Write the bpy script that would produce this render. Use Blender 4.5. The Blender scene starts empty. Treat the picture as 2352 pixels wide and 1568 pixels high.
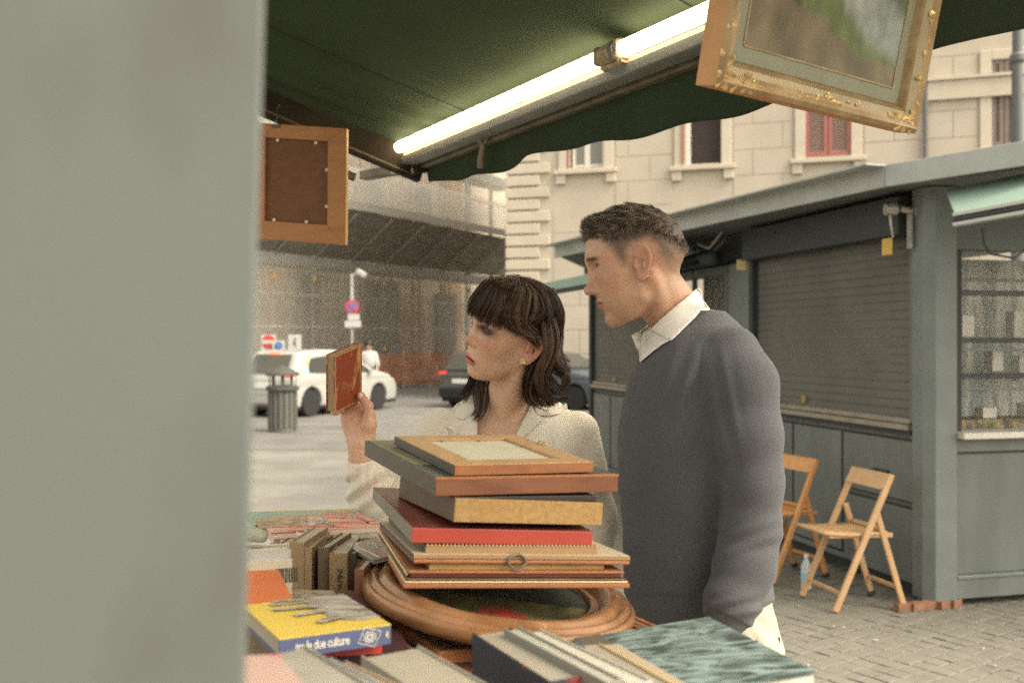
import bpy, bmesh, math, random
import numpy as np
from mathutils import Vector, Matrix, Euler
import mathutils.noise as mnoise
random.seed(7); rng = np.random.default_rng(11)
R_ = math.radians
SC = bpy.context.scene; COL = SC.collection

# ------------------------------------------------------------------ camera, sky, sun, exposure
cam_d = bpy.data.cameras.new('camera'); cam = bpy.data.objects.new('camera', cam_d); COL.objects.link(cam)
cam.location = (0, 0, 1.55); cam.rotation_euler = (R_(90), 0, 0)
cam_d.lens = 35; cam_d.sensor_width = 36; cam_d.clip_start = 0.02; cam_d.clip_end = 400
cam_d.dof.use_dof = True; cam_d.dof.focus_distance = 1.95; cam_d.dof.aperture_fstop = 5.0
SC.camera = cam
wd = bpy.data.worlds.new('World'); SC.world = wd; wd.use_nodes = True
wn = wd.node_tree.nodes; wl = wd.node_tree.links
bg = wn['Background']; sky = wn.new('ShaderNodeTexSky'); sky.sky_type = 'NISHITA'; sky.sun_disc = False
SUN_EL, SUN_AZ = 50, 118        # degrees above the horizon; degrees from +Y (view direction) towards +X
sky.sun_elevation = R_(SUN_EL); sky.sun_rotation = R_(SUN_AZ); sky.dust_density = 4; sky.air_density = 1.0; sky.ozone_density = 1
hs = wn.new('ShaderNodeHueSaturation'); hs.inputs['Saturation'].default_value = 0.25
tint = wn.new('ShaderNodeMix'); tint.data_type = 'RGBA'; tint.blend_type = 'MULTIPLY'; tint.inputs[0].default_value = 1
tint.inputs[7].default_value = (1.0, 0.93, 0.78, 1)
wl.new(sky.outputs[0], hs.inputs['Color']); wl.new(hs.outputs[0], tint.inputs[6]); wl.new(tint.outputs[2], bg.inputs[0])
bg.inputs[1].default_value = 0.15
sun_d = bpy.data.lights.new('sun', 'SUN'); sun = bpy.data.objects.new('sun', sun_d); COL.objects.link(sun)
sun_d.energy = 0.9; sun_d.angle = R_(30); sun_d.color = (1.0, 0.93, 0.82)
_e, _a = R_(SUN_EL), R_(SUN_AZ)
sun_dir = Vector((math.sin(_a)*math.cos(_e), math.cos(_a)*math.cos(_e), math.sin(_e)))
sun.rotation_euler = sun_dir.to_track_quat('Z', 'Y').to_euler(); sun.location = (0, 0, 30)
SC.view_settings.view_transform = 'Standard'; SC.view_settings.look = 'None'
SC.view_settings.exposure = 1.70; SC.view_settings.gamma = 1; SC.view_settings.use_curve_mapping = False
SC.render.engine = 'CYCLES'; SC.cycles.use_denoising = False; SC.cycles.seed = 3

# ------------------------------------------------------------------ helpers
F = 2287.0
def P(x, y, Y):            # a point at depth Y metres seen at (x, y) of a 2352x1568 frame
    return Vector(((x-1176)/F*Y, Y, 1.55-(y-784)/F*Y))
def ground(x, y, z=0.0):   # the point of the plane z = const seen at (x, y)
    return P(x, y, (1.55-z)*F/(y-784))

def srgb(r, g, b):
    f = lambda c: (c/12.92 if c <= .04045 else ((c+.055)/1.055)**2.4)
    return (f(r/255), f(g/255), f(b/255), 1)

MATS = {}
def mat(name, color, rough=.6, var=.0, scale=6.0, bump=0, bscale=40, metal=0, spec=.5, color2=None, stretch=None,
        emit=None, estr=0, alpha=1, trans=0, sss=0, coat=0, vcol=False, detail=4, dist=.01, thr=None, sheen=0, distort=0):
    if name in MATS: return MATS[name]
    m = bpy.data.materials.new(name); m.use_nodes = True; MATS[name] = m
    n = m.node_tree.nodes; l = m.node_tree.links; b = n['Principled BSDF']
    b.inputs['Roughness'].default_value = rough; b.inputs['Metallic'].default_value = metal
    b.inputs['Specular IOR Level'].default_value = spec
    b.inputs['Alpha'].default_value = alpha; b.inputs['Transmission Weight'].default_value = trans
    b.inputs['Coat Weight'].default_value = coat; b.inputs['Sheen Weight'].default_value = sheen
    if sss:
        b.inputs['Subsurface Weight'].default_value = sss; b.inputs['Subsurface Radius'].default_value = (1, .35, .2)
        b.inputs['Subsurface Scale'].default_value = .006
    c = tuple(color[:3])+(1,)
    tc = n.new('ShaderNodeTexCoord'); mp = n.new('ShaderNodeMapping'); l.new(tc.outputs['Object'], mp.inputs[0])
    if stretch: mp.inputs['Scale'].default_value = stretch
    if vcol:
        src = n.new('ShaderNodeVertexColor'); src.layer_name = 'Col'; base = src.outputs[0]
    else: base = None
    if var or color2:
        nz = n.new('ShaderNodeTexNoise'); nz.inputs['Scale'].default_value = scale; nz.inputs['Detail'].default_value = detail
        nz.inputs['Roughness'].default_value = .6; nz.inputs['Distortion'].default_value = distort
        l.new(mp.outputs[0], nz.inputs['Vector'])
        rp = n.new('ShaderNodeValToRGB'); l.new(nz.outputs[0], rp.inputs[0])
        lo, hi = thr or (.3, .7)
        rp.color_ramp.elements[0].position = lo; rp.color_ramp.elements[1].position = hi
        if color2: rp.color_ramp.elements[0].color = tuple(color2[:3])+(1,); rp.color_ramp.elements[1].color = c
        else:
            rp.color_ramp.elements[0].color = tuple(x*(1-var) for x in c[:3])+(1,)
            rp.color_ramp.elements[1].color = tuple(min(1, x*(1+var)) for x in c[:3])+(1,)
        if vcol:
            rp.color_ramp.elements[0].color = (1-var,)*3+(1,); rp.color_ramp.elements[1].color = (1, 1, 1, 1)
            mx = n.new('ShaderNodeMix'); mx.data_type = 'RGBA'; mx.blend_type = 'MULTIPLY'; mx.inputs[0].default_value = 1
            l.new(base, mx.inputs[6]); l.new(rp.outputs[0], mx.inputs[7]); l.new(mx.outputs[2], b.inputs['Base Color'])
        else: l.new(rp.outputs[0], b.inputs['Base Color'])
    elif vcol: l.new(base, b.inputs['Base Color'])
    else: b.inputs['Base Color'].default_value = c
    if bump:
        n2 = n.new('ShaderNodeTexNoise'); n2.inputs['Scale'].default_value = bscale; n2.inputs['Detail'].default_value = 5
        l.new(mp.outputs[0], n2.inputs['Vector'])
        bp = n.new('ShaderNodeBump'); bp.inputs['Strength'].default_value = bump; bp.inputs['Distance'].default_value = dist
        l.new(n2.outputs[0], bp.inputs['Height']); l.new(bp.outputs[0], b.inputs['Normal'])
    if emit:
        b.inputs['Emission Color'].default_value = tuple(emit[:3])+(1,); b.inputs['Emission Strength'].default_value = estr
    return m

def tag(o, label=None, cat=None, group=None, kind=None):
    if label: o['label'] = label
    if cat: o['category'] = cat
    if group: o['group'] = group
    if kind: o['kind'] = kind
    return o

def thing(name, label, cat, loc=(0, 0, 0), group=None):
    o = bpy.data.objects.new(name, None); COL.objects.link(o); o.location = Vector(loc); o.empty_display_size = .1
    return tag(o, label, cat, group)

def world_of(o):
    b = Matrix.LocRotScale(o.location, o.rotation_euler, o.scale)
    return (world_of(o.parent) @ o.matrix_parent_inverse @ b) if o.parent else b

def mesh_obj(name, verts, faces, m=None, parent=None, smooth=False, vcol=None, mats=None, fmat=None):
    me = bpy.data.meshes.new(name); me.from_pydata([tuple(v) for v in verts], [], [tuple(f) for f in faces]); me.update()
    return link_mesh(name, me, m, parent, smooth, vcol, mats, fmat)

def link_mesh(name, me, m=None, parent=None, smooth=False, vcol=None, mats=None, fmat=None):
    for mm in (mats or ([m] if m else [])): me.materials.append(mm)
    if fmat is not None: me.polygons.foreach_set('material_index', list(fmat))
    if smooth: me.polygons.foreach_set('use_smooth', [True]*len(me.polygons))
    if vcol is not None:
        at = me.color_attributes.new('Col', 'FLOAT_COLOR', 'POINT')
        a = np.ones((len(me.vertices), 4), np.float32); a[:, :3] = vcol; at.data.foreach_set('color', a.ravel())
    o = bpy.data.objects.new(name, me); COL.objects.link(o)
    if parent:
        o.parent = parent
        o.matrix_parent_inverse = world_of(parent).inverted()
    return o

class MB:
    """collects solids; build() links them as one mesh object"""
    def __init__(s): s.v = []; s.f = []; s.mi = []
    def add(s, vs, fs, mi=0):
        k = len(s.v); s.v += [Vector(v) for v in vs]; s.f += [tuple(i+k for i in f) for f in fs]; s.mi += [mi]*len(fs); return s
    def box(s, c, d, M=None, mi=0):   # centre, full size, optional 3x3 matrix
        c = Vector(c); vs = []
        for z in (-1, 1):
            for x, y in ((-1, -1), (1, -1), (1, 1), (-1, 1)):
                p = Vector((x*d[0]/2, y*d[1]/2, z*d[2]/2)); vs.append(c+(M @ p if M else p))
        return s.add(vs, [(3, 2, 1, 0), (4, 5, 6, 7), (0, 1, 5, 4), (1, 2, 6, 5), (2, 3, 7, 6), (3, 0, 4, 7)], mi)
    def bbox(s, a, b, mi=0):
        a = Vector(a); b = Vector(b); return s.box((a+b)/2, (abs(b.x-a.x), abs(b.y-a.y), abs(b.z-a.z)), None, mi)
    def hexa(s, top, down, mi=0):     # four top points (ccw from above) and the vector down to the base
        t = [Vector(p) for p in top]; d = Vector(down); vs = [p+d for p in t]+t
        return s.add(vs, [(3, 2, 1, 0), (4, 5, 6, 7), (0, 1, 5, 4), (1, 2, 6, 5), (2, 3, 7, 6), (3, 0, 4, 7)], mi)
    def tube(s, pts, r, n=8, caps=True, mi=0):
        pts = [Vector(p) for p in pts]; rr = r if isinstance(r, (list, tuple)) else [r]*len(pts)
        vs = []; up = None
        for i, p in enumerate(pts):
            d = (pts[min(i+1, len(pts)-1)]-pts[max(i-1, 0)]).normalized()
            if up is None: up = d.orthogonal().normalized()
            up = (up-d*up.dot(d)).normalized(); w = d.cross(up)
            for k in range(n):
                a = 2*math.pi*k/n; vs.append(p+(up*math.cos(a)+w*math.sin(a))*rr[i])
        fs = [(i*n+k, i*n+(k+1) % n, (i+1)*n+(k+1) % n, (i+1)*n+k) for i in range(len(pts)-1) for k in range(n)]
        if caps: fs += [tuple(range(n-1, -1, -1)), tuple((len(pts)-1)*n+k for k in range(n))]
        return s.add(vs, fs, mi)
    def bar(s, a, b, w, h, up=(0, 0, 1), mi=0):   # box section bar from a to b: w across, h along up
        a = Vector(a); b = Vector(b); d = (b-a); L = d.length; d.normalize(); u = Vector(up); u = (u-d*u.dot(d)).normalized(); x = d.cross(u)
        M = Matrix((x, d, u)).transposed(); return s.box((a+b)/2, (w, L, h), M, mi)
    def prism(s, poly, a, b, mi=0):   # polygon of 3D points swept from offset a to offset b
        n = len(poly); a = Vector(a); b = Vector(b); vs = [Vector(p)+a for p in poly]+[Vector(p)+b for p in poly]
        return s.add(vs, [tuple(range(n-1, -1, -1)), tuple(range(n, 2*n))]+[(i, (i+1) % n, n+(i+1) % n, n+i) for i in range(n)], mi)
    def lathe(s, prof, c, n=24, mi=0, axis=None):   # profile [(r, z)], axis matrix 3x3
        vs = []; c = Vector(c)
        for r, z in prof:
            for k in range(n):
                a = 2*math.pi*k/n; p = Vector((r*math.cos(a), r*math.sin(a), z)); vs.append(c+(axis @ p if axis else p))
        fs = [(i*n+k, i*n+(k+1) % n, (i+1)*n+(k+1) % n, (i+1)*n+k) for i in range(len(prof)-1) for k in range(n)]
        fs += [tuple(range(n-1, -1, -1)), tuple((len(prof)-1)*n+k for k in range(n))]
        return s.add(vs, fs, mi)
    def grid(s, fn, nu, nv, mi=0):
        vs = [fn(i/nu, j/nv) for j in range(nv+1) for i in range(nu+1)]
        return s.add(vs, [(j*(nu+1)+i, j*(nu+1)+i+1, (j+1)*(nu+1)+i+1, (j+1)*(nu+1)+i) for j in range(nv) for i in range(nu)], mi)
    def build(s, name, m=None, parent=None, bevel=0, smooth=False, mats=None, seg=2, fix=True):
        o = mesh_obj(name, s.v, s.f, m, parent, smooth, mats=mats, fmat=s.mi if mats else None)
        if fix:
            bm = bmesh.new(); bm.from_mesh(o.data); bmesh.ops.recalc_face_normals(bm, faces=bm.faces); bm.to_mesh(o.data); bm.free()
        if bevel:
            md = o.modifiers.new('bevel', 'BEVEL'); md.width = bevel; md.segments = seg; md.limit_method = 'ANGLE'; md.angle_limit = R_(40)
        return o

def copy_tree(o, parent=None):
    c = o.copy(); COL.objects.link(c); c.parent = parent
    if parent: c.matrix_parent_inverse = o.matrix_parent_inverse.copy()
    for ch in list(o.children): copy_tree(ch, c)
    return c

def text_obj(name, body, size, mtx, m, parent=None, extrude=.0004, align='LEFT', shear=0, bold=0, space=1):
    cu = bpy.data.curves.new(name, 'FONT'); cu.body = body; cu.size = size; cu.extrude = extrude; cu.align_x = align; cu.align_y = 'CENTER'
    cu.shear = shear; cu.offset = bold; cu.space_character = space; cu.resolution_u = 3
    t = bpy.data.objects.new(name, cu); COL.objects.link(t); t.matrix_world = mtx
    bpy.context.view_layer.update()
    me = bpy.data.meshes.new_from_object(t); me.transform(mtx); bpy.data.objects.remove(t)
    return link_mesh(name, me, m, parent)

# ------------------------------------------------------------------ implicit surfaces (bodies, clothes)
def nets(f, org, h):
    """surface nets: field array -> (verts, quads)"""
    nx, ny, nz = f.shape; s = f < 0
    cx, cy, cz = nx-1, ny-1, nz-1
    cid = lambda i, j, k: (i*cy+j)*cz+k
    N = cx*cy*cz; acc = np.zeros((N, 3)); cnt = np.zeros(N); quads = []
    for ax in range(3):
        sl0 = [slice(None)]*3; sl1 = [slice(None)]*3; sl0[ax] = slice(0, -1); sl1[ax] = slice(1, None)
        e = np.argwhere(s[tuple(sl0)] != s[tuple(sl1)])
        if len(e) == 0: continue
        i, j, k = e.T; d = [0, 0, 0]; d[ax] = 1
        f0 = f[i, j, k]; f1 = f[i+d[0], j+d[1], k+d[2]]; t = f0/(f0-f1)
        pos = e.astype(float); pos[:, ax] += t
        o1, o2 = [(1, 2), (2, 0), (0, 1)][ax]
        ids = []; ok = np.ones(len(e), bool)
        for a, b in ((0, 0), (1, 0), (1, 1), (0, 1)):
            c = e.copy(); c[:, o1] -= a; c[:, o2] -= b
            v = (c >= 0).all(1) & (c[:, 0] < cx) & (c[:, 1] < cy) & (c[:, 2] < cz); ok &= v
            q = cid(c[:, 0], c[:, 1], c[:, 2]); ids.append(q)
            qq = q[v]
            for w in range(3): acc[:, w] += np.bincount(qq, pos[v, w], N)
            cnt += np.bincount(qq, minlength=N)
        Q = np.stack(ids, 1)[ok]; sg = s[i, j, k][ok]
        Q[sg] = Q[sg][:, ::-1]; quads.append(Q)
    used = cnt > 0; idx = -np.ones(N, int); idx[used] = np.arange(used.sum())
    V = acc[used]/cnt[used, None]*h+np.array(org)
    return V, idx[np.concatenate(quads)][:, ::-1]

def field_mesh(fn, lo, hi, h):
    """sample fn on a grid in slabs (coarse cull first) and polygonise"""
    lo = np.array(lo, float); hi = np.array(hi, float); n = np.ceil((hi-lo)/h).astype(int)+1
    B = 4; nb = [int(math.ceil((q-1)/B))+1 for q in n]
    g = np.stack(np.meshgrid(*[lo[a]+np.arange(nb[a])*B*h for a in range(3)], indexing='ij'), -1).reshape(-1, 3).astype(np.float32)
    fc = fn(g).reshape(nb)
    out = np.empty(n, np.float32); near = np.abs(fc) < B*h*2.6
    # nearest upsample of coarse values, then refine samples in near blocks
    ii = [np.minimum((np.arange(n[a])+B//2)//B, nb[a]-1) for a in range(3)]
    out[:] = fc[np.ix_(*ii)]; msk = near[np.ix_(*ii)]
    e = np.argwhere(msk)
    for c in range(0, len(e), 400000):
        q = e[c:c+400000]; out[q[:, 0], q[:, 1], q[:, 2]] = fn((lo+q*h).astype(np.float32))
    out[out == 0] = 1e-6
    return nets(out, lo, h)

def relax(V, Fq, it=1, w=.5):
    for _ in range(it):
        acc = np.zeros_like(V); c = np.zeros(len(V))
        for a in range(4):
            b = (a+1) % 4
            for x, y in ((Fq[:, a], Fq[:, b]), (Fq[:, b], Fq[:, a])):
                for k in range(3): acc[:, k] += np.bincount(x, V[y, k], len(V))
                c += np.bincount(x, minlength=len(V))
        V = V*(1-w)+acc/np.maximum(c, 1)[:, None]*w
    return V

A = lambda *v: np.array(v, np.float32)
def ell(p, c, r, M=None):
    q = p-A(*c)
    if M is not None: q = q @ np.array(M, np.float32)     # columns of M are the ellipsoid's axes
    r = A(*r); k0 = np.sqrt(((q/r)**2).sum(1)); k1 = np.sqrt(((q/(r*r))**2).sum(1))
    return k0*(k0-1)/np.maximum(k1, 1e-6)
def capsule(p, a, b, ra, rb=None):
    rb = ra if rb is None else rb; a = A(*a); b = A(*b); d = b-a
    t = np.clip(((p-a) @ d)/max(float(d @ d), 1e-9), 0, 1)
    return np.sqrt(((p-a-t[:, None]*d)**2).sum(1))-(ra+(rb-ra)*t)
def chain(p, pts, rs, k=.01):
    f = None
    for i in range(len(pts)-1):
        g = capsule(p, pts[i], pts[i+1], rs[i], rs[i+1]); f = g if f is None else smin(f, g, k)
    return f
def sph(p, c, r): return np.sqrt(((p-A(*c))**2).sum(1))-r
def smin(a, b, k):
    if k <= 0: return np.minimum(a, b)
    h = np.clip(.5+.5*(b-a)/k, 0, 1); return b+(a-b)*h-k*h*(1-h)
def smax(a, b, k): return -smin(-a, -b, k)
def plane(p, o, n):
    n = np.array(n, float); n = n/np.linalg.norm(n); return ((p-A(*o)) @ n.astype(np.float32))
def gs(p, c, s):          # gaussian weight
    s = np.broadcast_to(np.array(s, float), (3,)); return np.exp(-(((p-A(*c))/s)**2).sum(1)/2)
def waves(p, fr, seed=0, amp=1.0):
    r = np.random.default_rng(seed); o = np.zeros(len(p), np.float32)
    for i in range(5):
        d = r.normal(size=3); d /= np.linalg.norm(d); o += np.sin(p @ (d*fr*(1+.5*i)).astype(np.float32)+r.uniform(0, 6.28))/(1+.6*i)
    return o*amp/2.5
# ------------------------------------------------------------------ heads
HM = dict(lidup=.0008, earx=.008, cr=(.098, .076, .086), cc=(-.006, 0, .042), face=(.060, .058, .084), fc=(.033, 0, -.018), jaw=.046, jz=-.060, chin=(.077, -.096), chr=.017,
          nose=(.1180, -.024), nr=.0098, brow=.0085, lip=.9, eyez=.019, neck=(.056, .060), gap=0.0, bridge=.0915)
HW = dict(lidup=.0024, cr=(.094, .073, .084), cc=(-.006, 0, .040), face=(.056, .054, .078), fc=(.034, 0, -.016), jaw=.038, jz=-.052, chin=(.074, -.090), chr=.0145,
          nose=(.1120, -.017), nr=.0085, brow=.0045, lip=1.42, eyez=.018, neck=(.045, .050), gap=.0014, bridge=.0830)

EX = .0725
def ear(p, s, ex_=-.012):
    """ear on side s (+1 = left) in head space"""
    c = A(ex_, s*.0660, .001)
    a = R_(24); tl = R_(12)
    out = A(math.sin(a)*.9, s*math.cos(a), 0)             # ear plate normal (turned slightly forward)
    out = out/np.linalg.norm(out)
    upv = A(-math.sin(tl), 0, math.cos(tl)); upv = upv-out*float(out @ upv); upv /= np.linalg.norm(upv)
    bk = np.cross(out, upv)*(1 if s < 0 else -1)            # towards the back of the head
    if bk[0] > 0: bk = -bk
    q = np.stack([(p-c) @ bk, (p-c) @ upv, (p-c) @ out], 1)*1.02   # u back, v up, w out
    u, v, w = q.T
    # outline narrows to the lobe
    k = np.clip((v+.034)/.05, 0, 1); uw = .0115+.0075*k
    uc = .010+.002*k
    e = np.sqrt(((u-uc)/uw)**2+((v-.001)/.0335)**2)
    plate = np.maximum((e-1)*.013, np.abs(w-.010-.10*(u-.01))-.0026)
    rim = np.sqrt(((e-.88)*.0155)**2+(w-.0135-.12*(u-.01))**2)-.0036
    rim = np.where((u < uc-.006) & (v < .012), rim+.004, rim)
    f = smin(plate, rim, .003)
    anti = np.sqrt(((np.sqrt(((u-.012)/.0085)**2+((v-.004)/.020)**2)-1)*.008)**2+(w-.0125)**2)-.0019
    f = smin(f, np.where(v > -.016, anti, .01), .002)
    lobe = ell(q, (.006, -.026, .0085), (.0085, .0090, .0040)); f = smin(f, lobe, .004)
    conc = ell(q, (.0068, -.003, .0145), (.0085, .0140, .0095)); f = smax(f, -conc, .003)
    base = ell(q, (.003, -.002, .001), (.010, .024, .010)); f = smin(f, smax(base, -conc, .003), .004)
    trag = ell(q, (-.0030, -.006, .0105), (.0045, .0060, .0040)); f = smin(f, trag, .003)
    return f

def head_field(p, H, lids=True):
    x, y, z = p.T; ay = np.abs(y); q = np.stack([x, ay, z], 1)
    f = ell(p, H['cc'], H['cr'])
    f = smin(f, ell(p, (-.035, 0, .030), (.068, .070, .066)), .02)
    f = smin(f, ell(p, H['fc'], H['face']), .022)
    f = smin(f, ell(q, (.038, .012, .035), (.054, .048, .050)), .03)                                   # forehead corners
    jw = H['jaw']; jz = H['jz']; cx, cz = H['chin']
    f = smin(f, capsule(q, (.004, jw+.006, jz+.028), (.012, jw, jz), .012, .013), .020)
    f = smin(f, capsule(q, (.014, jw-.001, jz-.001), (cx-.012, .012, cz+.003), .0135, .0125), .022)
    f = smin(f, ell(q, (.044, .020, -.052), (.036, .031, .044)), .02)                                   # cheeks low
    f = smin(f, sph(p, (cx-.004, 0, cz+.004), H['chr']), .014)                                          # chin
    f = smin(f, ell(q, (.050, .036, -.012), (.027, .023, .024)), .022)                                  # cheek bones
    f = smin(f, ell(p, (.071, 0, -.050), (.023, .027, .027)), .012)                                     # muzzle
    f = smin(f, capsule(q, (.0865, .006, .034), (.074, .043, .037), H['brow'], H['brow']*.9), .014)     # brow ridge
    ez = H['eyez']
    f = smax(f, -ell(q, (.0965, .0315, ez-.001), (.0165, .0180, .0115)), .010)                            # orbits
    f = smax(f, -ell(q, (.099, .020, ez-.004), (.012, .008, .010)), .008)
    # eyes
    eye = (EX, .0315, ez)
    ball = sph(q, eye, .0118)
    if lids:
        lid = sph(q, eye, .0133)
        # the opening: between an upper lid edge and a lower lid edge
        xx = (q-A(*eye)); up = xx[:, 2]-(.0042-28*xx[:, 1]**2-(H.get('lidup', 0))); lo = -.0046-xx[:, 2]+20*xx[:, 1]**2
        opening = np.maximum(up, lo); opening = np.maximum(opening, np.abs(xx[:, 1])-.0125)
        lid = smax(lid, -np.where(xx[:, 0] > 0, opening, .02), .0012)
        f = smin(f, lid, .0035)
        lidline = np.sqrt((np.sqrt((xx**2).sum(1))-.0134)**2+(up)**2)-.0009
        f = smin(f, np.where(xx[:, 0] > 0, lidline, .02), .001)
    f = smin(f, ball, .0004)
    # nose
    nx_, nz_ = H['nose']; nr = H['nr']; br = H['bridge']
    f = smin(f, capsule(p, (br-.006, 0, ez+.012), (nx_-nr-.004, 0, nz_+.006), .0055, .0078), .010)
    f = smin(f, capsule(p, (nx_-nr-.010, 0, nz_), (nx_-nr, 0, nz_), .010, nr), .007)
    f = smin(f, ell(q, (nx_-.0245, .0105, nz_-.0045), (.0100, .0062, .0072)), .006)
    f = smax(f, -ell(q, (nx_-.0165, .0055, nz_-.0115), (.0052, .0028, .0040)), .002)
    # philtrum, lips
    L = H['lip']; g = H['gap']
    lx = .0885
    upl = ell(q, (lx, .0055, -.0500+g*.2), (.0095, .0135, .0055*L)); upl = smin(upl, ell(q, (lx-.004, .0150, -.0525), (.0080, .0095, .0036*L)), .004)
    lol = ell(q, (lx-.002, .0040, -.0600-g), (.0100, .0150, .0062*L))
    f = smin(f, upl, .0035); f = smin(f, lol, .0040)
    arc = q.copy(); arc[:, 2] = arc[:, 2]+.0548+g*.4+.003*np.clip((np.abs(q[:, 1])/.022), 0, 1.5)**2
    cut = ell(arc, (lx+.002, 0, 0), (.0135, .0225, .0008+g*.60)); f = smax(f, -cut, .0018)
    f = smax(f, -ell(p, (lx+.011, 0, -.0735), (.0105, .0190, .0060)), .008)                              # under the lower lip
    f = smax(f, -ell(p, (nx_-.014+.010, 0, nz_-.0215), (.0060, .0030, .0070)), .003)
    ex_ = H.get('earx', -.012); f = smin(f, ear(p, 1, ex_), .0030); f = smin(f, ear(p, -1, ex_), .0030)
    return f

def head_color(p, H, base, lip, blush, kind):
    """skin colour by place: lips, cheeks, ears, brows, stubble"""
    x, y, z = p.T; q = np.stack([x, np.abs(y), z], 1); n = len(p)
    c = np.tile(np.array(base), (n, 1)); g = H['gap']
    def mixc(w, col):
        nonlocal c; w = np.clip(w, 0, 1)[:, None]; c = c*(1-w)+np.array(col)*w
    mixc(gs(q, (.075, .043, -.012), (.02, .016, .016))*blush, lip)
    mixc(gs(q, (H['nose'][0], 0, H['nose'][1]), (.012, .012, .012))*blush*.8, lip)
    mixc(gs(q, (-.02, .085, .0), (.02, .014, .030))*blush*1.6, lip)
    lz = z+.0550+g*.4+.003*np.clip(np.abs(y)/.022, 0, 1.5)**2; wide = np.clip(1-(np.abs(y)/.0245)**2, 0, 1); hgt = np.where(lz > 0, .0080, .0100+g)*wide**.6*H['lip']
    lw = np.clip((hgt-np.abs(lz))/.0015, 0, 1)*(x > .070)*(wide > 0)
    mixc(lw*.9, lip)
    mixc((np.abs(lz) < (.0010+g*.6))*(x > .070)*(x < .092)*(np.abs(y) < .021)*.9, (.035, .010, .008))
    # nostril darkness is geometry; brows are hair printed on skin
    bz = .0365-.16*(q[:, 1]-.020)-1.0*(q[:, 1]-.036)**2 if kind == 'm' else .0400+.05*(q[:, 1]-.03)-2.2*(q[:, 1]-.036)**2
    bw = np.clip(1.25-np.abs(z-bz)/.0052, 0, 1)*np.clip((q[:, 1]-.010)/.006, 0, 1)*np.clip((.057-q[:, 1])/.012, 0, 1)*(x > .045)
    mixc(bw*(.92 if kind == 'm' else .8), (.030, .019, .013))
    ez = H['eyez']
    if kind == 'w':
        sh = gs(q, (.082, .033, ez+.0035), (.02, .0150, .0078)); mixc(np.clip(sh*1.7, 0, .95), (.045, .017, .012))
        lash = np.clip(1-np.abs(np.sqrt(((q[:, 1]-.0315)/.0135)**2+((z-ez)/.0058)**2)-1)*4.0, 0, 1)*(x > .06); mixc(lash*.9, (.012, .008, .008))
    else:
        lash = np.clip(1.4-np.abs(z-(ez+.0030-18*(q[:, 1]-.0315)**2))/.0020, 0, 1)*np.clip(1.5-np.abs(q[:, 1]-.0315)/.014, 0, 1)*(x > .07); mixc(lash*.95, (.015, .010, .008))
        mixc(gs(q, (.085, .032, ez-.010), (.012, .012, .006))*.25, (.25, .11, .08))
    # eyeball
    d = np.sqrt(((q-A(EX, .0315, ez))**2).sum(1)); ey = (np.abs(d-.0118) < .0005)*(x > EX+.0035)
    mixc(ey*1.0, (.50, .46, .42) if kind == 'm' else (.22, .19, .17))
    look = A(EX+.0115, .0315, ez-.0015) if kind == 'w' else A(EX+.0115, .0315, ez-.0012)
    di = np.sqrt(((q-look)**2).sum(1)); mixc((ey*(di < .0058))*1.0, (.05, .030, .020) if kind == 'w' else (.10, .13, .15)); mixc((ey*(di < .0026))*1.0, (.004, .004, .004))
    if kind == 'm':
        beard = gs(q, (.060, .025, -.085), (.040, .045, .030)) + gs(q, (.095, 0, -.045), (.012, .022, .008))
        mixc(np.clip(beard, 0, 1)*.22*(1-lw), (.13, .085, .065))
    return c
# ------------------------------------------------------------------ people
def head_rot(yaw, pitch, roll):
    yaw, pitch, roll = map(math.radians, (yaw, pitch, roll))
    f = np.array([-math.cos(yaw)*math.cos(pitch), math.sin(yaw)*math.cos(pitch), -math.sin(pitch)])
    l = np.array([-math.sin(yaw), -math.cos(yaw), 0.]); u = np.cross(f, l)
    return np.stack([f, l*math.cos(roll)+u*math.sin(roll), u*math.cos(roll)-l*math.sin(roll)], 1)
def T(p): return tuple(p)
def join_parts(parts):
    V = []; Q = []; k = 0
    for v, q in parts: V.append(v); Q.append(q+k); k += len(v)
    return np.concatenate(V), np.concatenate(Q)
def projD(p): return 1176+p[:, 0]/p[:, 1]*F, 784-(p[:, 2]-1.55)/p[:, 1]*F
def poly_sd(px, py, poly):
    """signed distance to a 2D polygon (inside negative)"""
    d = np.full(len(px), 1e9); ins = np.zeros(len(px), bool); n = len(poly)
    for i in range(n):
        ax, ay = poly[i]; bx, by = poly[(i+1) % n]; ex, ey = bx-ax, by-ay
        t = np.clip(((px-ax)*ex+(py-ay)*ey)/(ex*ex+ey*ey+1e-9), 0, 1); d = np.minimum(d, (px-ax-t*ex)**2+(py-ay-t*ey)**2)
        c = ((ay > py) != (by > py)) & (px < (bx-ax)*(py-ay)/((by-ay) if by != ay else 1e-9)+ax); ins ^= c
    d = np.sqrt(d); return np.where(ins, -d, d)
def pline_d(px, py, pts):
    d = np.full(len(px), 1e9)
    for (ax, ay), (bx, by) in zip(pts[:-1], pts[1:]):
        ex, ey = bx-ax, by-ay; t = np.clip(((px-ax)*ex+(py-ay)*ey)/(ex*ex+ey*ey+1e-9), 0, 1)
        d = np.minimum(d, (px-ax-t*ex)**2+(py-ay-t*ey)**2)
    return np.sqrt(d)
def stack_field(p, zs, cx, cy, a, b, e=2.2):
    """elliptic stack: centre, half depth (x) and half width (y) tabulated over z (ascending)"""
    z = p[:, 2]; X = np.interp(z, zs, cx); Yc = np.interp(z, zs, cy); aa = np.interp(z, zs, a); bb = np.interp(z, zs, b)
    g = (np.abs((p[:, 0]-X)/aa)**e+np.abs((p[:, 1]-Yc)/bb)**e)**(1/e)
    f = (g-1)*np.minimum(aa, bb)
    return np.maximum(f, np.maximum(zs[0]-z, z-zs[-1]))

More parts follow.
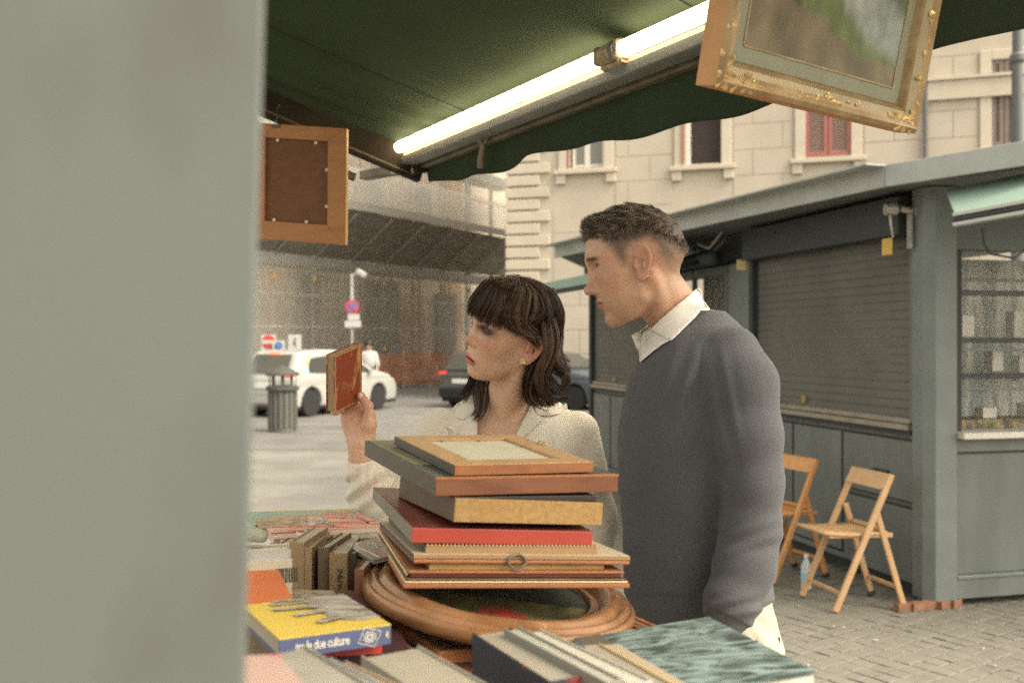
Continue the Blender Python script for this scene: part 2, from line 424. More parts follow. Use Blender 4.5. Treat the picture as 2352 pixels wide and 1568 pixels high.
def smooth_tab(zs, *tabs, n=60, k=3.0):
    Z = np.linspace(zs[0], zs[-1], n); g = np.exp(-.5*(np.arange(-8, 9)/k)**2); g /= g.sum(); out = [Z]
    for t in tabs:
        v = np.interp(Z, zs, t); e = np.pad(v, 8, mode='reflect', reflect_type='odd'); out.append(np.convolve(e, g, 'valid'))
    return out

def drape(poly_pts, fn, off, y0=1.4, y1=3.0):
    """where the rays through the given points of the frame meet the surface fn = off"""
    pts = np.array([T(P(x, y, 1.0)-Vector((0, 0, 1.55))) for x, y in poly_pts])    # ray directions (Y = 1)
    o = np.array([0, 0, 1.55]); lo = np.full(len(pts), y0); hit = np.full(len(pts), np.nan)
    prev = fn((o+pts*y0).astype(np.float32))-off
    for s in np.arange(y0, y1, .01):
        cur = fn((o+pts*(s+.01)).astype(np.float32))-off
        m = np.isnan(hit) & (prev > 0) & (cur <= 0); hit[m] = s+.01*prev[m]/(prev[m]-cur[m]); prev = cur
    return o+pts*hit[:, None], hit

def patch(name, outline, fn, off, m, parent, thick=.0022, res=7, y0=1.4, y1=3.0, lift=None):
    """a flat cut piece of cloth laid over surface fn: outline in the frame, real thickness"""
    xs = [p[0] for p in outline]; ys = [p[1] for p in outline]
    g = [(x, y) for x in np.arange(min(xs), max(xs)+.1, res) for y in np.arange(min(ys), max(ys)+.1, res)]
    G = np.array(g, float); sd = poly_sd(G[:, 0], G[:, 1], outline); ins = [tuple(q) for q, d in zip(G, sd) if d < -res*.45]
    bd = []
    for i in range(len(outline)):
        a = np.array(outline[i], float); b = np.array(outline[(i+1) % len(outline)], float); k = max(1, int(np.linalg.norm(b-a)/res))
        bd += [tuple(a+(b-a)*j/k) for j in range(k)]
    pts = bd+ins
    from mathutils.geometry import delaunay_2d_cdt
    vs, _, fs, *_r = delaunay_2d_cdt([Vector(q) for q in pts], [], [list(range(len(bd)))], 1, 1e-4)
    P3, hit = drape([tuple(v) for v in vs], fn, off, y0, y1)
    ok = ~np.isnan(hit); med = np.nanmedian(hit)
    for i in np.where(~ok)[0]:
        # beyond the silhouette: keep the depth of the nearest point that landed
        dd = [((vs[i]-vs[j]).length if ok[j] else 1e9) for j in range(len(vs))]; j = int(np.argmin(dd)); hh = hit[j] if ok[j] else med
        P3[i] = np.array(T(P(vs[i][0], vs[i][1], hh)))
    if lift:
        for i, v in enumerate(vs): P3[i, 1] -= lift(v[0], v[1])
    o = mesh_obj(name, P3, fs, m, parent, smooth=True)
    so = o.modifiers.new('solid', 'SOLIDIFY'); so.thickness = thick; so.offset = 0
    return o

def strands(name, guides, m, parent, n=10, r=.0009, spread=1.0, wav=.0, seed=0, taper=.12, steps=14, ns=3):
    """tubes of hair combed along guide polylines; guide = (points, radius start, mid, end, count)"""
    g = np.random.default_rng(seed); V = []; Q = []; CC = []; k0 = 0
    for gi, (pts, r0, r1, r2, cnt) in enumerate(guides):
        pts = np.array([T(q) for q in pts], float); L = len(pts)
        t = np.linspace(0, L-1, steps); i = np.clip(t.astype(int), 0, L-2); u = (t-i)[:, None]
        pm = np.concatenate([[2*pts[0]-pts[1]], pts, [2*pts[-1]-pts[-2]]])
        a, b, c, d = pm[i], pm[i+1], pm[i+2], pm[i+3]
        C = .5*((2*b)+(c-a)*u+(2*a-5*b+4*c-d)*u*u+(3*b-3*c+d-a)*u**3)
        tn = np.gradient(C, axis=0); tn /= np.linalg.norm(tn, axis=1)[:, None]+1e-9
        up = np.cross(tn, [0.3, 1, .1]); up /= np.linalg.norm(up, axis=1)[:, None]+1e-9; sd = np.cross(tn, up)
        s = np.linspace(0, 1, steps); rad = np.where(s < .5, r0+(r1-r0)*s*2, r1+(r2-r1)*(s*2-1))*spread
        for _ in range(int(cnt)):
            if _ % 20 == 0:      # a new lock: strands of a lock share path, tone and wave
                an = g.uniform(0, 6.283); rr = math.sqrt(g.uniform(0.02, 1)); tw = g.normal()*.28; ph = g.uniform(0, 6.28); fr = g.uniform(5, 9); tone = g.beta(1.1, 1.9)
            ang = an+tw*s; off = rad*rr+wav*np.sin(fr*s+ph)*s; jt = .0024*(1-.55*s)
            X = C+up*(np.cos(ang)*off+g.normal()*jt)[:, None]+sd*(np.sin(ang)*off+g.normal()*jt)[:, None]
            X = X[:max(5, int(round(steps*(1-.32*g.random()**2))))]
            nn = len(X); tt = np.linspace(0, 1, nn); rs = r*(1-(1-taper)*tt**2)*g.uniform(.7, 1.2)
            tX = np.gradient(X, axis=0); tX /= np.linalg.norm(tX, axis=1)[:, None]+1e-9
            u1 = np.cross(tX, [.2, .9, .4]); u1 /= np.linalg.norm(u1, axis=1)[:, None]+1e-9; u2 = np.cross(tX, u1)
            CC.append(np.full(nn*ns, np.clip(tone+g.normal()*.10, 0, 1))); 
            ring = np.stack([X+(u1*math.cos(2*math.pi*k/ns)+u2*math.sin(2*math.pi*k/ns))*rs[:, None] for k in range(ns)], 1).reshape(-1, 3)
            V.append(ring); ii = np.arange(nn-1)[:, None]*ns; kk = np.arange(ns)[None, :]
            q = np.stack([ii+kk, ii+(kk+1) % ns, ii+ns+(kk+1) % ns, ii+ns+kk], -1).reshape(-1, 4)+k0
            Q.append(q); k0 += nn*ns
    V = np.concatenate(V); Q = np.concatenate(Q)
    cv = np.concatenate(CC)[:, None]; col = np.array(HC0)*(1-cv)+np.array(HC1)*cv
    return mesh_obj(name, V, Q, m, parent, smooth=True, vcol=col)
HC0 = (.016, .009, .006); HC1 = (.22, .128, .078)

SKIN_M = mat('skin', (1, 1, 1), rough=.5, vcol=True, sss=.12, var=.13, scale=75, bump=.2, bscale=700, dist=.0008)
SWEATER = mat('grey_knit', (.088, .089, .094), rough=.95, var=.16, scale=420, bump=.8, bscale=620, dist=.0016, sheen=.12, spec=.2)
LINEN = mat('cream_linen', (.70, .64, .52), rough=.9, var=.05, scale=160, bump=.3, bscale=420, dist=.0008, spec=.2)
WHITE_CLOTH = mat('white_cotton', (.78, .74, .68), rough=.85, var=.03, scale=200, bump=.2, bscale=600, dist=.0005, spec=.2)
CHINO = mat('beige_chino', (.40, .35, .285), rough=.9, var=.06, scale=80, bump=.2, bscale=500, dist=.0006)

# ---- the man
def build_man():
    H = dict(HM); R = head_rot(-3, 13, 4).astype(np.float32); YM = 2.05
    O = np.array(T(P(1463, 615, YM)), np.float32)
    root = thing('person', 'man in a grey V-neck sweater over a white collar, looking down to the left', 'person', P(1600, 784, 2.08)*1)
    root.location.z = 0
    loc = lambda p: (p-O) @ R
    YT = 2.08
    dz = lambda y: 1.55-(y-784)/F*YT
    dx = lambda x: (x-1176)/F*YT
    n0 = O+R @ A(-.018, 0, -.03); n1 = A(*P(1574, 752, YT)); n2 = A(*P(1600, 830, YT))
    ys = np.array([1460, 1445, 1400, 1300, 1210, 1130, 1050, 970, 900, 850, 810, 770, 740, 715])
    fr = np.array([1446, 1442, 1436, 1431, 1434, 1421, 1418, 1424, 1438, 1454, 1474, 1503, 1540, 1575])
    bk = np.array([1786, 1786, 1780, 1766, 1752, 1750, 1758, 1766, 1766, 1758, 1744, 1722, 1698, 1662])
    hw = np.array([.178, .178, .176, .170, .168, .172, .182, .195, .198, .192, .178, .150, .110, .070])
    zs = np.array([dz(y) for y in ys]); cx = np.array([dx(v) for v in (fr+bk)/2]); a = (bk-fr)/2/F*YT
    cy = np.full(len(zs), YT)
    zs, cx, a, hw = smooth_tab(zs, cx, a, hw); cy = np.full(len(zs), YT)
    torso = lambda p, o=0: stack_field(p, zs, cx, cy, a+o, hw+o)
    YA = 1.885
    arm_pts = [P(1680, 812, 1.950), P(1703, 884, 1.900), P(1716, 1000, YA), P(1729, 1105, YA-.005), P(1724, 1215, YA-.01), P(1710, 1300, YA-.025), P(1679, 1385, YA-.05), P(1653, 1446, YA-.06)]
    arm_r = [.056, .067, .0635, .0555, .0545, .055, .048, .037]
    far_pts = [T(Vector((p[0]-.02, 2*YT-p[1], p[2]))) for p in arm_pts]
    SH = np.array([0, 0, 0])
    def sweater(p):
        px, py = projD(p); near = p[:, 1] < YT
        f = torso(p); f = smax(f, ((py-np.interp(px, [1400, 1600, 1690, 1790], [1436, 1440, 1432, 1378]))*.0009).astype(np.float32), .006)
        # folds: soft drapes running down from the armpit, small creases over the belly
        f = f+.0042*np.exp(-((px-1560)/90)**2-((py-1120)/150)**2)*np.sin((px*.55+py*.40)*.055)*near+.0035*np.exp(-((px-1575)/45)**2-((py-880)/110)**2)*np.sin((px*.80+py*.30)*.16+2*waves(p, 9, 77))*near
        f = f+.0022*np.exp(-((px-1480)/70)**2-((py-1230)/150)**2)*np.sin((px*.2-py*.5)*.06)*near
        f = f+.0016*waves(p, 38, 3)
        hem = np.clip((py-np.interp(px, [1400, 1600, 1700, 1790], [1366, 1368, 1360, 1318]))/4, 0, 1); f = f+hem*.0035+.0028*np.exp(-((py-np.interp(px, [1400, 1600, 1700, 1790], [1366, 1368, 1360, 1318]))/3.2)**2)
        g = chain(p, [T(q) for q in arm_pts], arm_r, .02)
        # sleeve creases bunch at the elbow and above the cuff
        s = (py-1000)/450
        cr = np.sin((py*1.0+(px-1700)*.25)*.135+2.6*waves(p, 11, 33)+1.2*np.sin(py*.031)+(px-1700)*.012)
        amp = (.0019*np.exp(-((py-1232)/55)**2)+.0026*np.exp(-((py-1400)/36)**2))*(1+.9*waves(p, 22, 14))
        g = g-amp*cr*(near)-.0008*waves(p, 55, 9)
        g = g-.0042*np.exp(-((px-1655)/34)**2-((py-950)/115)**2)*np.sin((px-.22*py)*.15+1.5*waves(p, 9, 78))*near
        cuffz = A(*P(1653, 1446, YA-.06)); cd = A(*P(1679, 1385, YA-.05))-cuffz; cd /= np.linalg.norm(cd)
        along = (p-cuffz) @ cd
        g = g+.004*np.clip((.030-along)/.004, 0, 1)*1.0
        ang = np.arctan2((p-cuffz)[:, 1]+.00, (p-cuffz)[:, 0]); g = g+.0006*np.sin(ang*46)*(along < .03)
        g = smax(g, -along, .003)
        f = smin(f, g, .022)
        fa = chain(p, far_pts, arm_r, .02); f = smin(f, fa, .03)
        f = smin(f, capsule(p, n1-A(-.02, 0, .02), n2, .055, .06), .03)
        # raglan seam and neckline groove
        f = f+.0022*np.exp(-(pline_d(px, py, [(1676, 733), (1637, 758), (1611, 792), (1605, 870), (1604, 905)])/3.0)**2)*near
        # neck opening and the V
        vp = plane(p, T(P(1610, 690, YT)), (R_V[0], 0, R_V[1]))
        wy = np.abs(p[:, 1]-YT)
        cut = np.maximum(-vp, wy-(.012+.72*np.clip(p[:, 2]-dz(838), 0, 1)))
        f = smax(f, -cut, .004)
        return f
    d = P(1618, 702, YT)-P(1466, 838, YT); R_V = (-(d.z), (d.x)) if True else None
    nv = np.array([-d.z, d.x]); nv = nv/np.linalg.norm(nv); R_V = (nv[0], nv[1])      # normal up and forward
    if R_V[1] < 0: R_V = (-R_V[0], -R_V[1])
    neck = lambda p: chain(p, [T(n0), T(n1), T(n2)], [.0555, .0525, .060], .02)
    def body_hi(p):
        f = head_field(loc(p), H); f = smin(f, neck(p), .022)
        f = smin(f, capsule(p, O+R @ A(-.012, .062, -.030), n1+A(-.035, -.030, -.015), .010, .012), .018)     # neck muscle
        f = smin(f, smax(torso(p, -.020), plane(p, T(P(1640, 775, YT)), (nv[0], 0, nv[1])), .01), .03)
        return f
    V, Q = field_mesh(body_hi, (O[0]-.16, O[1]-.13, 1.40), (O[0]+.24, O[1]+.13, O[2]+.17), .0020)
    V = relax(V, Q, 1, .4)
    c1 = head_color(loc(V.astype(np.float32)), H, (.57, .335, .212), (.47, .155, .10), .34, 'm')
    # the scalp shows greyish brown where hair is clipped short
    q = loc(V.astype(np.float32)); x, y, z = q.T
    HLP = [(.083, .080), (.066, .070), (.056, .047), (.048, .030), (.041, .006), (.030, .004), (.027, .030), (.010, .042), (-.018, .045), (-.034, .028), (-.040, -.008), (-.048, -.042), (-.14, -.052), (-.14, .16), (.09, .16)]
    hairline = np.clip(.5-poly_sd(x, z, HLP)/.018, 0, 1)
    low = np.clip((.060-z)/.10, 0, 1); w = hairline*np.clip(.95-.62*low+.10*waves(q, 260, 61), 0, 1)
    c1 = c1*(1-w[:, None])+np.array((.070, .051, .038))*w[:, None]
    def body_lo(p):
        f = torso(p, -.02); g = chain(p, [T(q) for q in arm_pts], [r*.72 for r in arm_r], .02); f = smin(f, g, .03)
        f = smin(f, chain(p, far_pts, [r*.72 for r in arm_r], .02), .03)
        f = smax(f, p[:, 2]*0+(dz(1330)-p[:, 2]), .01); f = smin(f, ell(p, T(P(1600, 1440, YT)), (.105, .135, .17)), .03)
        for s in (-1, 1):
            f = smin(f, chain(p, [T(P(1610, 1500, YT)+Vector((0, s*.09, 0))), (dx(1605), YT+s*.10, .50), (dx(1625), YT+s*.10, .09), (dx(1625)-.14, YT+s*.11, .05)], [.085, .056, .040, .035], .03), .03)
        return f
    V2, Q2 = field_mesh(body_lo, (dx(1420)-.2, YT-.33, 0), (dx(1800)+.12, YT+.33, 1.44), .009)
    hands = []
    for s in (-1, 1):
        wr = arm_pts[-1] if s < 0 else Vector(far_pts[-1]); h0 = Vector(wr)+Vector((-.004, .004*s, -.012))
        def hand(p, s=s, wr=wr, h0=h0):
            f = chain(p, [T(Vector(wr)+Vector((.02, 0, .05))), T(h0), T(h0+Vector((-.010, 0, -.035)))], [.030, .026, .027], .01)
            f = smin(f, ell(p, T(h0+Vector((-.012, 0, -.055))), (.038, .016, .045)), .012)
            for k, ln in enumerate((.070, .078, .073, .058)):
                b0 = h0+Vector((-.040+.0185*k, 0, -.088)); f = smin(f, chain(p, [T(b0), T(b0+Vector((-.002, .004*s, -ln*.55))), T(b0+Vector((.004, .012*s, -ln)))], [.0092, .0084, .0072], .003), .004)
            return smin(f, chain(p, [T(h0+Vector((-.030, 0, -.03))), T(h0+Vector((-.055, .004, -.065))), T(h0+Vector((-.054, .006, -.10)))], [.013, .010, .009], .006), .006)
        hands.append(field_mesh(hand, np.array(T(h0))-(.09, .06, .19), np.array(T(h0))+(.09, .06, .09), .003))
    V3, Q3 = join_parts([(V, Q), (V2, Q2)]+hands)
    col = np.concatenate([c1, np.tile(np.array((.57, .335, .212)), (len(V3)-len(V), 1))])
    mesh_obj('body', V3, Q3, SKIN_M, root, smooth=True, vcol=col)
    V, Q = field_mesh(sweater, (dx(1400), YT-.32, dz(1450)-.01), (dx(1815), YT+.30, dz(700)+.03), .0034)
    V = relax(V, Q, 1, .3)
    mesh_obj('sweater', V, Q, SWEATER, root, smooth=True)
    # shirt: under layer showing in the V, and the collar
    def shirt(p):
        f = torso(p, -.008); f = smin(f, capsule(p, n1, n2, .058, .066), .02)
        vp = plane(p, T(P(1476, 760, YT)), T(Vector((nv[0], 0, nv[1]))))
        return np.maximum(smax(f, plane(p, T(P(1545, 735, YT)), (nv[0], 0, nv[1]))-.010, .004), -capsule(p, n0, n1, .054, .055)-.0)
    V, Q = field_mesh(shirt, (dx(1430), YT-.12, dz(900)), (dx(1660), YT+.12, dz(655)), .0030)
    mesh_obj('shirt', relax(V, Q, 1, .3), Q, WHITE_CLOTH, root, smooth=True)
    # collar: a folded band round the neck with a point each side
    back_u = P(1604, 664, YT); frt_u = P(1474, 762, YT)
    c0 = (back_u+frt_u)/2; ax = (back_u-frt_u)/2
    dn = Vector((ax.z, 0, -ax.x)).normalized()
    if dn.z > 0: dn = -dn
    dn0 = Vector((-.10, 0, -1)).normalized()
    for s in (1,):
        def fn(u, v, s=s):
            ph = R_(14)+u*R_(162); up = c0+ax*math.cos(ph)+Vector((0, s*.062*math.sin(ph), 0))
            out = (up-c0).normalized()
            dg = math.degrees(ph); drop = np.interp(dg, [0, 50, 100, 128, 137, 160, 176], [.036, .036, .034, .032, .032, .030, .008])
            fwd = np.interp(dg, [0, 60, 132, 165, 176], [0, .004, .018, .006, 0])
            w = v
            q = up+out*(.003+.012*math.sin(math.pi*.5*min(1, w*2.0))+.002*w)+(dn0.lerp(dn, min(1, dg/110)))*(drop*w-.004*math.sin(math.pi*min(1, w*3)))+(-ax.normalized())*fwd*w
            q += Vector((0, 0, .0012*math.sin(ph*5)*w))
            return q
        mb = MB(); mb.grid(fn, 40, 8); o = mb.build('collar', WHITE_CLOTH, root, smooth=True)
        so = o.modifiers.new('solid', 'SOLIDIFY'); so.thickness = .0022; so.offset = 0
        mb = MB()
        def fs(u, v, s=s):
            ph = u*R_(178); up = c0+ax*math.cos(ph)*.93+dn*.006+Vector((0, s*.060*math.sin(ph), 0)); return up+dn*(.05*v)
        mb.grid(fs, 30, 3); o = mb.build('collar_stand', WHITE_CLOTH, root, smooth=True); so = o.modifiers.new('solid', 'SOLIDIFY'); so.thickness = .002
    cf = lambda p: smin(torso(p), chain(p, [T(n0), T(n1+A(-.004, 0, 0)), T(n2)], [.062, .0615, .066], .02), .03)
    patch('collar', [(1598, 665), (1606, 674), (1613, 688), (1618, 702), (1597, 728), (1570, 754), (1541, 782), (1519, 771), (1492, 757), (1520, 731), (1552, 703), (1576, 684)], cf, .0065, WHITE_CLOTH, root, res=6, thick=.0025, y0=1.8, y1=2.3)
    patch('shirt_front', [(1478, 762), (1494, 757), (1520, 771), (1543, 779), (1522, 790), (1500, 806), (1470, 832), (1468, 815), (1472, 785)], cf, .0040, WHITE_CLOTH, root, res=6, thick=.002, y0=1.8, y1=2.3)
    patch('collar', [(1450, 770), (1464, 762), (1479, 768), (1474, 795), (1471, 814), (1461, 797)], lambda p: (YT+.012-p[:, 1]).astype(np.float32), 0, WHITE_CLOTH, root, res=6, thick=.002, y0=1.8, y1=2.3)
    def trousers(p):
        f = stack_field(p, np.array([dz(1640), dz(1560), dz(1480), dz(1420), dz(1345)]), np.array([dx(v) for v in (1610, 1610, 1615, 1612, 1612)]), np.full(5, YT), np.array([172, 180, 178, 163, 148])/F*YT, np.array([.17, .18, .18, .165, .155]))
        for s in (-1, 1):
            f = smin(f, chain(p, [T(P(1610, 1530, YT)+Vector((0, s*.085, 0))), (dx(1605), YT+s*.10, .50), (dx(1625), YT+s*.10, .08)], [.105, .078, .066], .03), .02)
        px, py = projD(p); f = f+.0022*waves(p, 45, 5)-.002*np.sin((py-.6*px)*.11)*np.exp(-((px-1750)/45)**2-((py-1430)/50)**2)
        f = f+.004*np.exp(-(pline_d(px, py, [(1715, 1432), (1752, 1500)])/2.5)**2)
        return smax(f, .04-p[:, 2], .004)
    V, Q = field_mesh(trousers, (dx(1420)-.03, YT-.24, .02), (dx(1800)+.05, YT+.24, dz(1340)), .006)
    mesh_obj('trousers', relax(V, Q, 1, .3), Q, CHINO, root, smooth=True)
    mb = MB(); mb.box(P(1787, 1468, YT-.075), (.006, .012, .010)); mb.build('pocket_button', mat('black_rivet', (.02, .02, .02)), root, bevel=.001)
    for s in (-1, 1):
        def shoe(p, s=s):
            f = smin(ell(p, (dx(1625)-.05, YT+s*.105, .05), (.15, .050, .055)), ell(p, (dx(1625)+.03, YT+s*.10, .07), (.06, .045, .07)), .03)
            return smax(f, -p[:, 2]+.002, .004)
        V, Q = field_mesh(shoe, (dx(1625)-.24, YT+s*.105-.07, -.01), (dx(1625)+.12, YT+s*.105+.07, .16), .007)
        mesh_obj('shoe', V, Q, mat('brown_leather', (.10, .06, .035), rough=.4), root, smooth=True)
    # hair: short strands growing from the scalp; longer on top, swept up at the front
    g = np.random.default_rng(4); q = loc(V_HEAD(V3, c1, len(c1)).astype(np.float32)); 
    VV = V3[:len(c1)]; q = loc(VV.astype(np.float32)); x, y, z = q.T
    top = hairline*np.clip((z-(.050-.65*np.clip(-x-.02, 0, .1)))/.050, 0, 1)
    ctr = q-A(-.006, 0, .035); nrm = ctr/np.linalg.norm(ctr, axis=1)[:, None]
    idx = np.where((hairline > .5) & (z > .004))[0]; wgt = .55+1.2*top[idx]; wgt /= wgt.sum()
    pick = g.choice(idx, 24000, replace=True, p=wgt); Ls = []; st = 6
    base = q[pick]+g.normal(0, .0009, (len(pick), 3)); nn = nrm[pick]; tp = top[pick]
    front = np.clip((base[:, 0]-.030)/.05, 0, 1)*tp
    ln = .0030+.018*tp+.012*front; ln *= g.uniform(.7, 1.15, len(pick))
    comb = np.stack([.55+.35*tp, -.10+g.normal(0, .12, len(pick)), -.15*np.ones(len(pick))+.85*front], 1)*tp[:, None]+np.stack([-.2*(1-tp), 0*tp, -.9*(1-tp)], 1)
    cl = np.array([[mnoise.noise(Vector((q_[0]*140+w_*9, q_[1]*170, q_[2]*140))) for w_ in range(3)] for q_ in base]); dirv = nn*(.50+.30*front)[:, None]+comb+g.normal(0, .07, (len(pick), 3))+cl*.42; dirv /= np.linalg.norm(dirv, axis=1)[:, None]
    lift = np.array([0, 0, 1.])
    pts = [base-nn*.001]
    dcur = dirv.copy()
    for k in range(st-1):
        pts.append(pts[-1]+dcur*(ln/(st-1))[:, None]); dcur = dcur+lift*(.22*front)[:, None]-nn*(.05*(1-front))[:, None]; dcur /= np.linalg.norm(dcur, axis=1)[:, None]
    S = np.stack(pts, 1); W = S.reshape(-1, 3) @ R.T.astype(float)+O; W = W.reshape(len(pick), st, 3)
    rr = .00040*(1-.6*np.linspace(0, 1, st)); tX = np.gradient(W, axis=1); tX /= np.linalg.norm(tX, axis=2)[..., None]+1e-9
    u1 = np.cross(tX, [.2, .9, .4]); u1 /= np.linalg.norm(u1, axis=2)[..., None]+1e-9; u2 = np.cross(tX, u1)
    ring = np.stack([W+(u1*math.cos(2.0944*k)+u2*math.sin(2.0944*k))*(rr[None, :]*(.45+.55*tp)[:, None])[..., None] for k in range(3)], 2).reshape(-1, 3)
    bb = (np.arange(len(pick))*st*3)[:, None, None]; ii = (np.arange(st-1)*3)[None, :, None]; kk = np.arange(3)[None, None, :]
    Qh = np.stack([bb+ii+kk, bb+ii+(kk+1) % 3, bb+ii+3+(kk+1) % 3, bb+ii+3+kk], -1).reshape(-1, 4)
    tone = np.clip(.42+1.3*cl[:, 0]+.8*cl[:, 1]+g.normal(0, .08, len(pick)), 0, 1)[:, None]; hcol = np.array((.050, .036, .026))*(1-tone)+np.array((.38, .30, .23))*tone
    mesh_obj('hair', ring, Qh, mat('brown_hair', (.26, .20, .15), rough=.45, spec=.45, vcol=True), root, smooth=True, vcol=np.repeat(hcol, st*3, axis=0))
    return root
def V_HEAD(V, c, n): return V[:n]
# ---- the woman
def build_woman():
    H = dict(HW); R = head_rot(-30, -4, -20).astype(np.float32); YM = 2.25
    O = np.array((-.004, YM, 1.5600), np.float32)
    root = thing('person', 'dark-haired woman with a fringe in a cream shirt, holding up an old red book', 'person', (0, 2.3, 0))
    loc = lambda p: (p-O) @ R
    YT = 2.34
    dz = lambda y: 1.55-(y-784)/F*YT
    dx = lambda x: (x-1176)/F*YT
    n0 = O+R @ A(-.020, 0, -.035); n1 = A(*P(1163, 918, 2.31)); n2 = A(*P(1168, 985, 2.36))
    ys = np.array([1640, 1500, 1350, 1230, 1130, 1050, 1000, 970, 950, 935, 922])
    cxs = np.array([1190, 1190, 1190, 1188, 1186, 1184, 1180, 1178, 1174, 1170, 1168])
    hw = np.array([.185, .172, .165, .165, .166, .168, .170, .166, .150, .120, .07])
    hd = np.array([.140, .135, .125, .125, .130, .125, .112, .098, .085, .070, .05])
    zs = np.array([dz(y) for y in ys]); cx = np.array([dx(v) for v in cxs])
    zs, cx, hw, hd = smooth_tab(zs, cx, hw, hd, k=2.0); cy = np.full(len(zs), YT)
    yw = R_(-14); cyw, syw = math.cos(yw), math.sin(yw)
    def unyaw(p):
        q = p.copy(); x = p[:, 0]-dx(1180); y = p[:, 1]-YT
        q[:, 0] = dx(1180)+x*cyw+y*syw; q[:, 1] = YT-x*syw+y*cyw; return q
    torso = lambda p, o=0: stack_field(unyaw(p), zs, cx, cy, hw+o, hd+o, 2.4)
    # raised right arm, hanging left arm
    B0 = P(769, 950, 2.0)
    W_ = P(833, 1050, 2.075); E_ = P(862, 1215, 2.13); S_ = P(1010, 992, 2.345)
    LS = P(1326, 994, 2.30); LE = P(1362, 1200, 2.30); LW = P(1330, 1400, 2.16)
    def shirt(p):
        px, py = projD(p)
        f = torso(p); f = f+.0045*np.sin(px*.085+1.5*np.sin(py*.008))*np.exp(-((py-1040)/80)**2)*np.clip(np.abs(px-1150)/60-.6, 0, 1)
        f = f-.004*waves(p, 20, 21)+.0016*np.sin(px*.24+.8*np.sin(py*.02))*np.exp(-((px-1030)/45)**2-((py-1010)/60)**2)+.0013*np.sin(px*.19-py*.03)*np.exp(-((px-1300)/60)**2-((py-1060)/90)**2)
        g = chain(p, [T(S_), T(S_.lerp(E_, .5)+Vector((0, .01, -.006))), T(E_)], [.056, .052, .050], .03)
        h = chain(p, [T(E_), T(E_.lerp(W_, .45)+Vector((.006, .008, 0))), T(E_.lerp(W_, .80)+Vector((.004, .004, 0))), T(W_+Vector((.001, 0, -.004)))], [.050, .050, .042, .0315], .02)
        g = smin(g, h, .012)
        g = g-.0045*np.sin(py*.13+px*.10)*np.exp(-((py-1130)/50)**2)-.0018*waves(p, 60, 8)-.0022*np.sin(px*.35)*np.exp(-((py-1090)/30)**2)
        wd_ = A(*(W_-E_).normalized()); al = (p-A(*W_)) @ wd_
        g = smax(g, al-.002, .002); g = smax(g, -capsule(p, T(W_-(W_-E_)*.25), T(W_+(W_-E_)*.3), .0285, .0290), .002)
        l = chain(p, [T(LS), T(LS.lerp(LE, .5)), T(LE), T(LW)], [.050, .054, .055, .045], .02)
        l = l-.004*np.sin(px*.10+py*.02)*np.exp(-((py-1090)/90)**2)-.0025*waves(p, 45, 31)
        f = smin(f, g, .03); f = smin(f, l, .035)
        f = smin(f, capsule(p, T(P(1085, 950, 2.35)), T(P(1265, 945, 2.33)), .028, .030), .03)
        V_ = poly_sd(px, py, [(1093, 880), (1093, 985), (1140, 1150), (1187, 998), (1222, 926), (1222, 880)])*.001
        f = smax(f, -np.where(p[:, 1] < YT+.02, V_, .05), .002)
        f = smax(f, -capsule(p, T(n0), T(n1), .050, .056), .004)
        return f
    body_neck = lambda p: chain(p, [T(n0), T(n1), T(n2)], [.0405, .0425, .060], .02)
    def body_hi(p):
        f = head_field(loc(p), H); f = smin(f, body_neck(p), .020)
        f = smin(f, torso(p, -.024), .04)
        f = smin(f, capsule(p, T(P(1110, 958, 2.315)), T(P(1240, 955, 2.30)), .012, .012), .02)      # collar bones
        f = smin(f, capsule(p, O+R @ A(-.012, .050, -.028), T(P(1156, 950, 2.272)), .008, .005), .030)
        return f
    V, Q = field_mesh(body_hi, (O[0]-.17, O[1]-.17, dz(1035)), (O[0]+.16, O[1]+.24, O[2]+.15), .0018)
    V = relax(V, Q, 1, .4); vq = loc(V.astype(np.float32))
    base = (.63, .388, .25); c1 = head_color(vq, H, base, (.45, .115, .085), .42, 'w')
    hc = np.clip((vq[:, 2]-.060+.4*np.clip(-vq[:, 0], 0, .1)*4)/.01, 0, 1)*(vq[:, 2] > -.02)
    c1 = c1*(1-hc[:, None])+np.array((.03, .018, .012))*hc[:, None]
    # the hand that holds the book
    u = (P(831, 917, 2.094)-B0); h = (P(766, 819, 1.964)-B0); uL = u.length; hL = h.length; u.normalize(); h = (h-u*h.dot(u)).normalized(); nrm = u.cross(h).normalized()
    if nrm.y > 0: nrm = -nrm
    BK = lambda a, b, c=0: T(B0+u*a+h*b+nrm*c)
    th = .021
    def hand(p):
        f = chain(p, [T(E_.lerp(W_, .55)), T(E_.lerp(W_, .85)), T(W_), T(W_+Vector((-.004, 0, .025)))], [.030, .0255, .0235, .0250], .02)
        K = P(824, 958, 2.098)
        Mx = np.array([[1, 0, 0], [0, 1, 0], [0, 0, 1]])
        f = smin(f, chain(p, [T(P(832, 1020, 2.078)), T(P(822, 965, 2.095))], [.026, .026], .01), .012)
        f = smin(f, ell(p, T(P(815, 965, 2.100)), (.0285, .020, .040)), .012)
        f = smin(f, chain(p, [T(P(812, 1005, 2.082)), T(P(800, 958, 2.085))], [.014, .014], .01), .012)         # heel of the hand
        f = smin(f, chain(p, [T(P(846, 1008, 2.070)), T(P(847, 975, 2.066)), T(P(848, 950, 2.066))], [.0135, .0150, .0115], .01), .010)   # ball of the thumb
        f = smin(f, chain(p, [T(P(848, 952, 2.066)), T(P(845, 932, 2.062)), T(P(831, 912, 2.066))], [.0118, .0108, .0088], .004), .005)
        f = smin(f, ell(p, T(P(829, 909, 2.066)), (.0080, .0075, .0095)), .004)
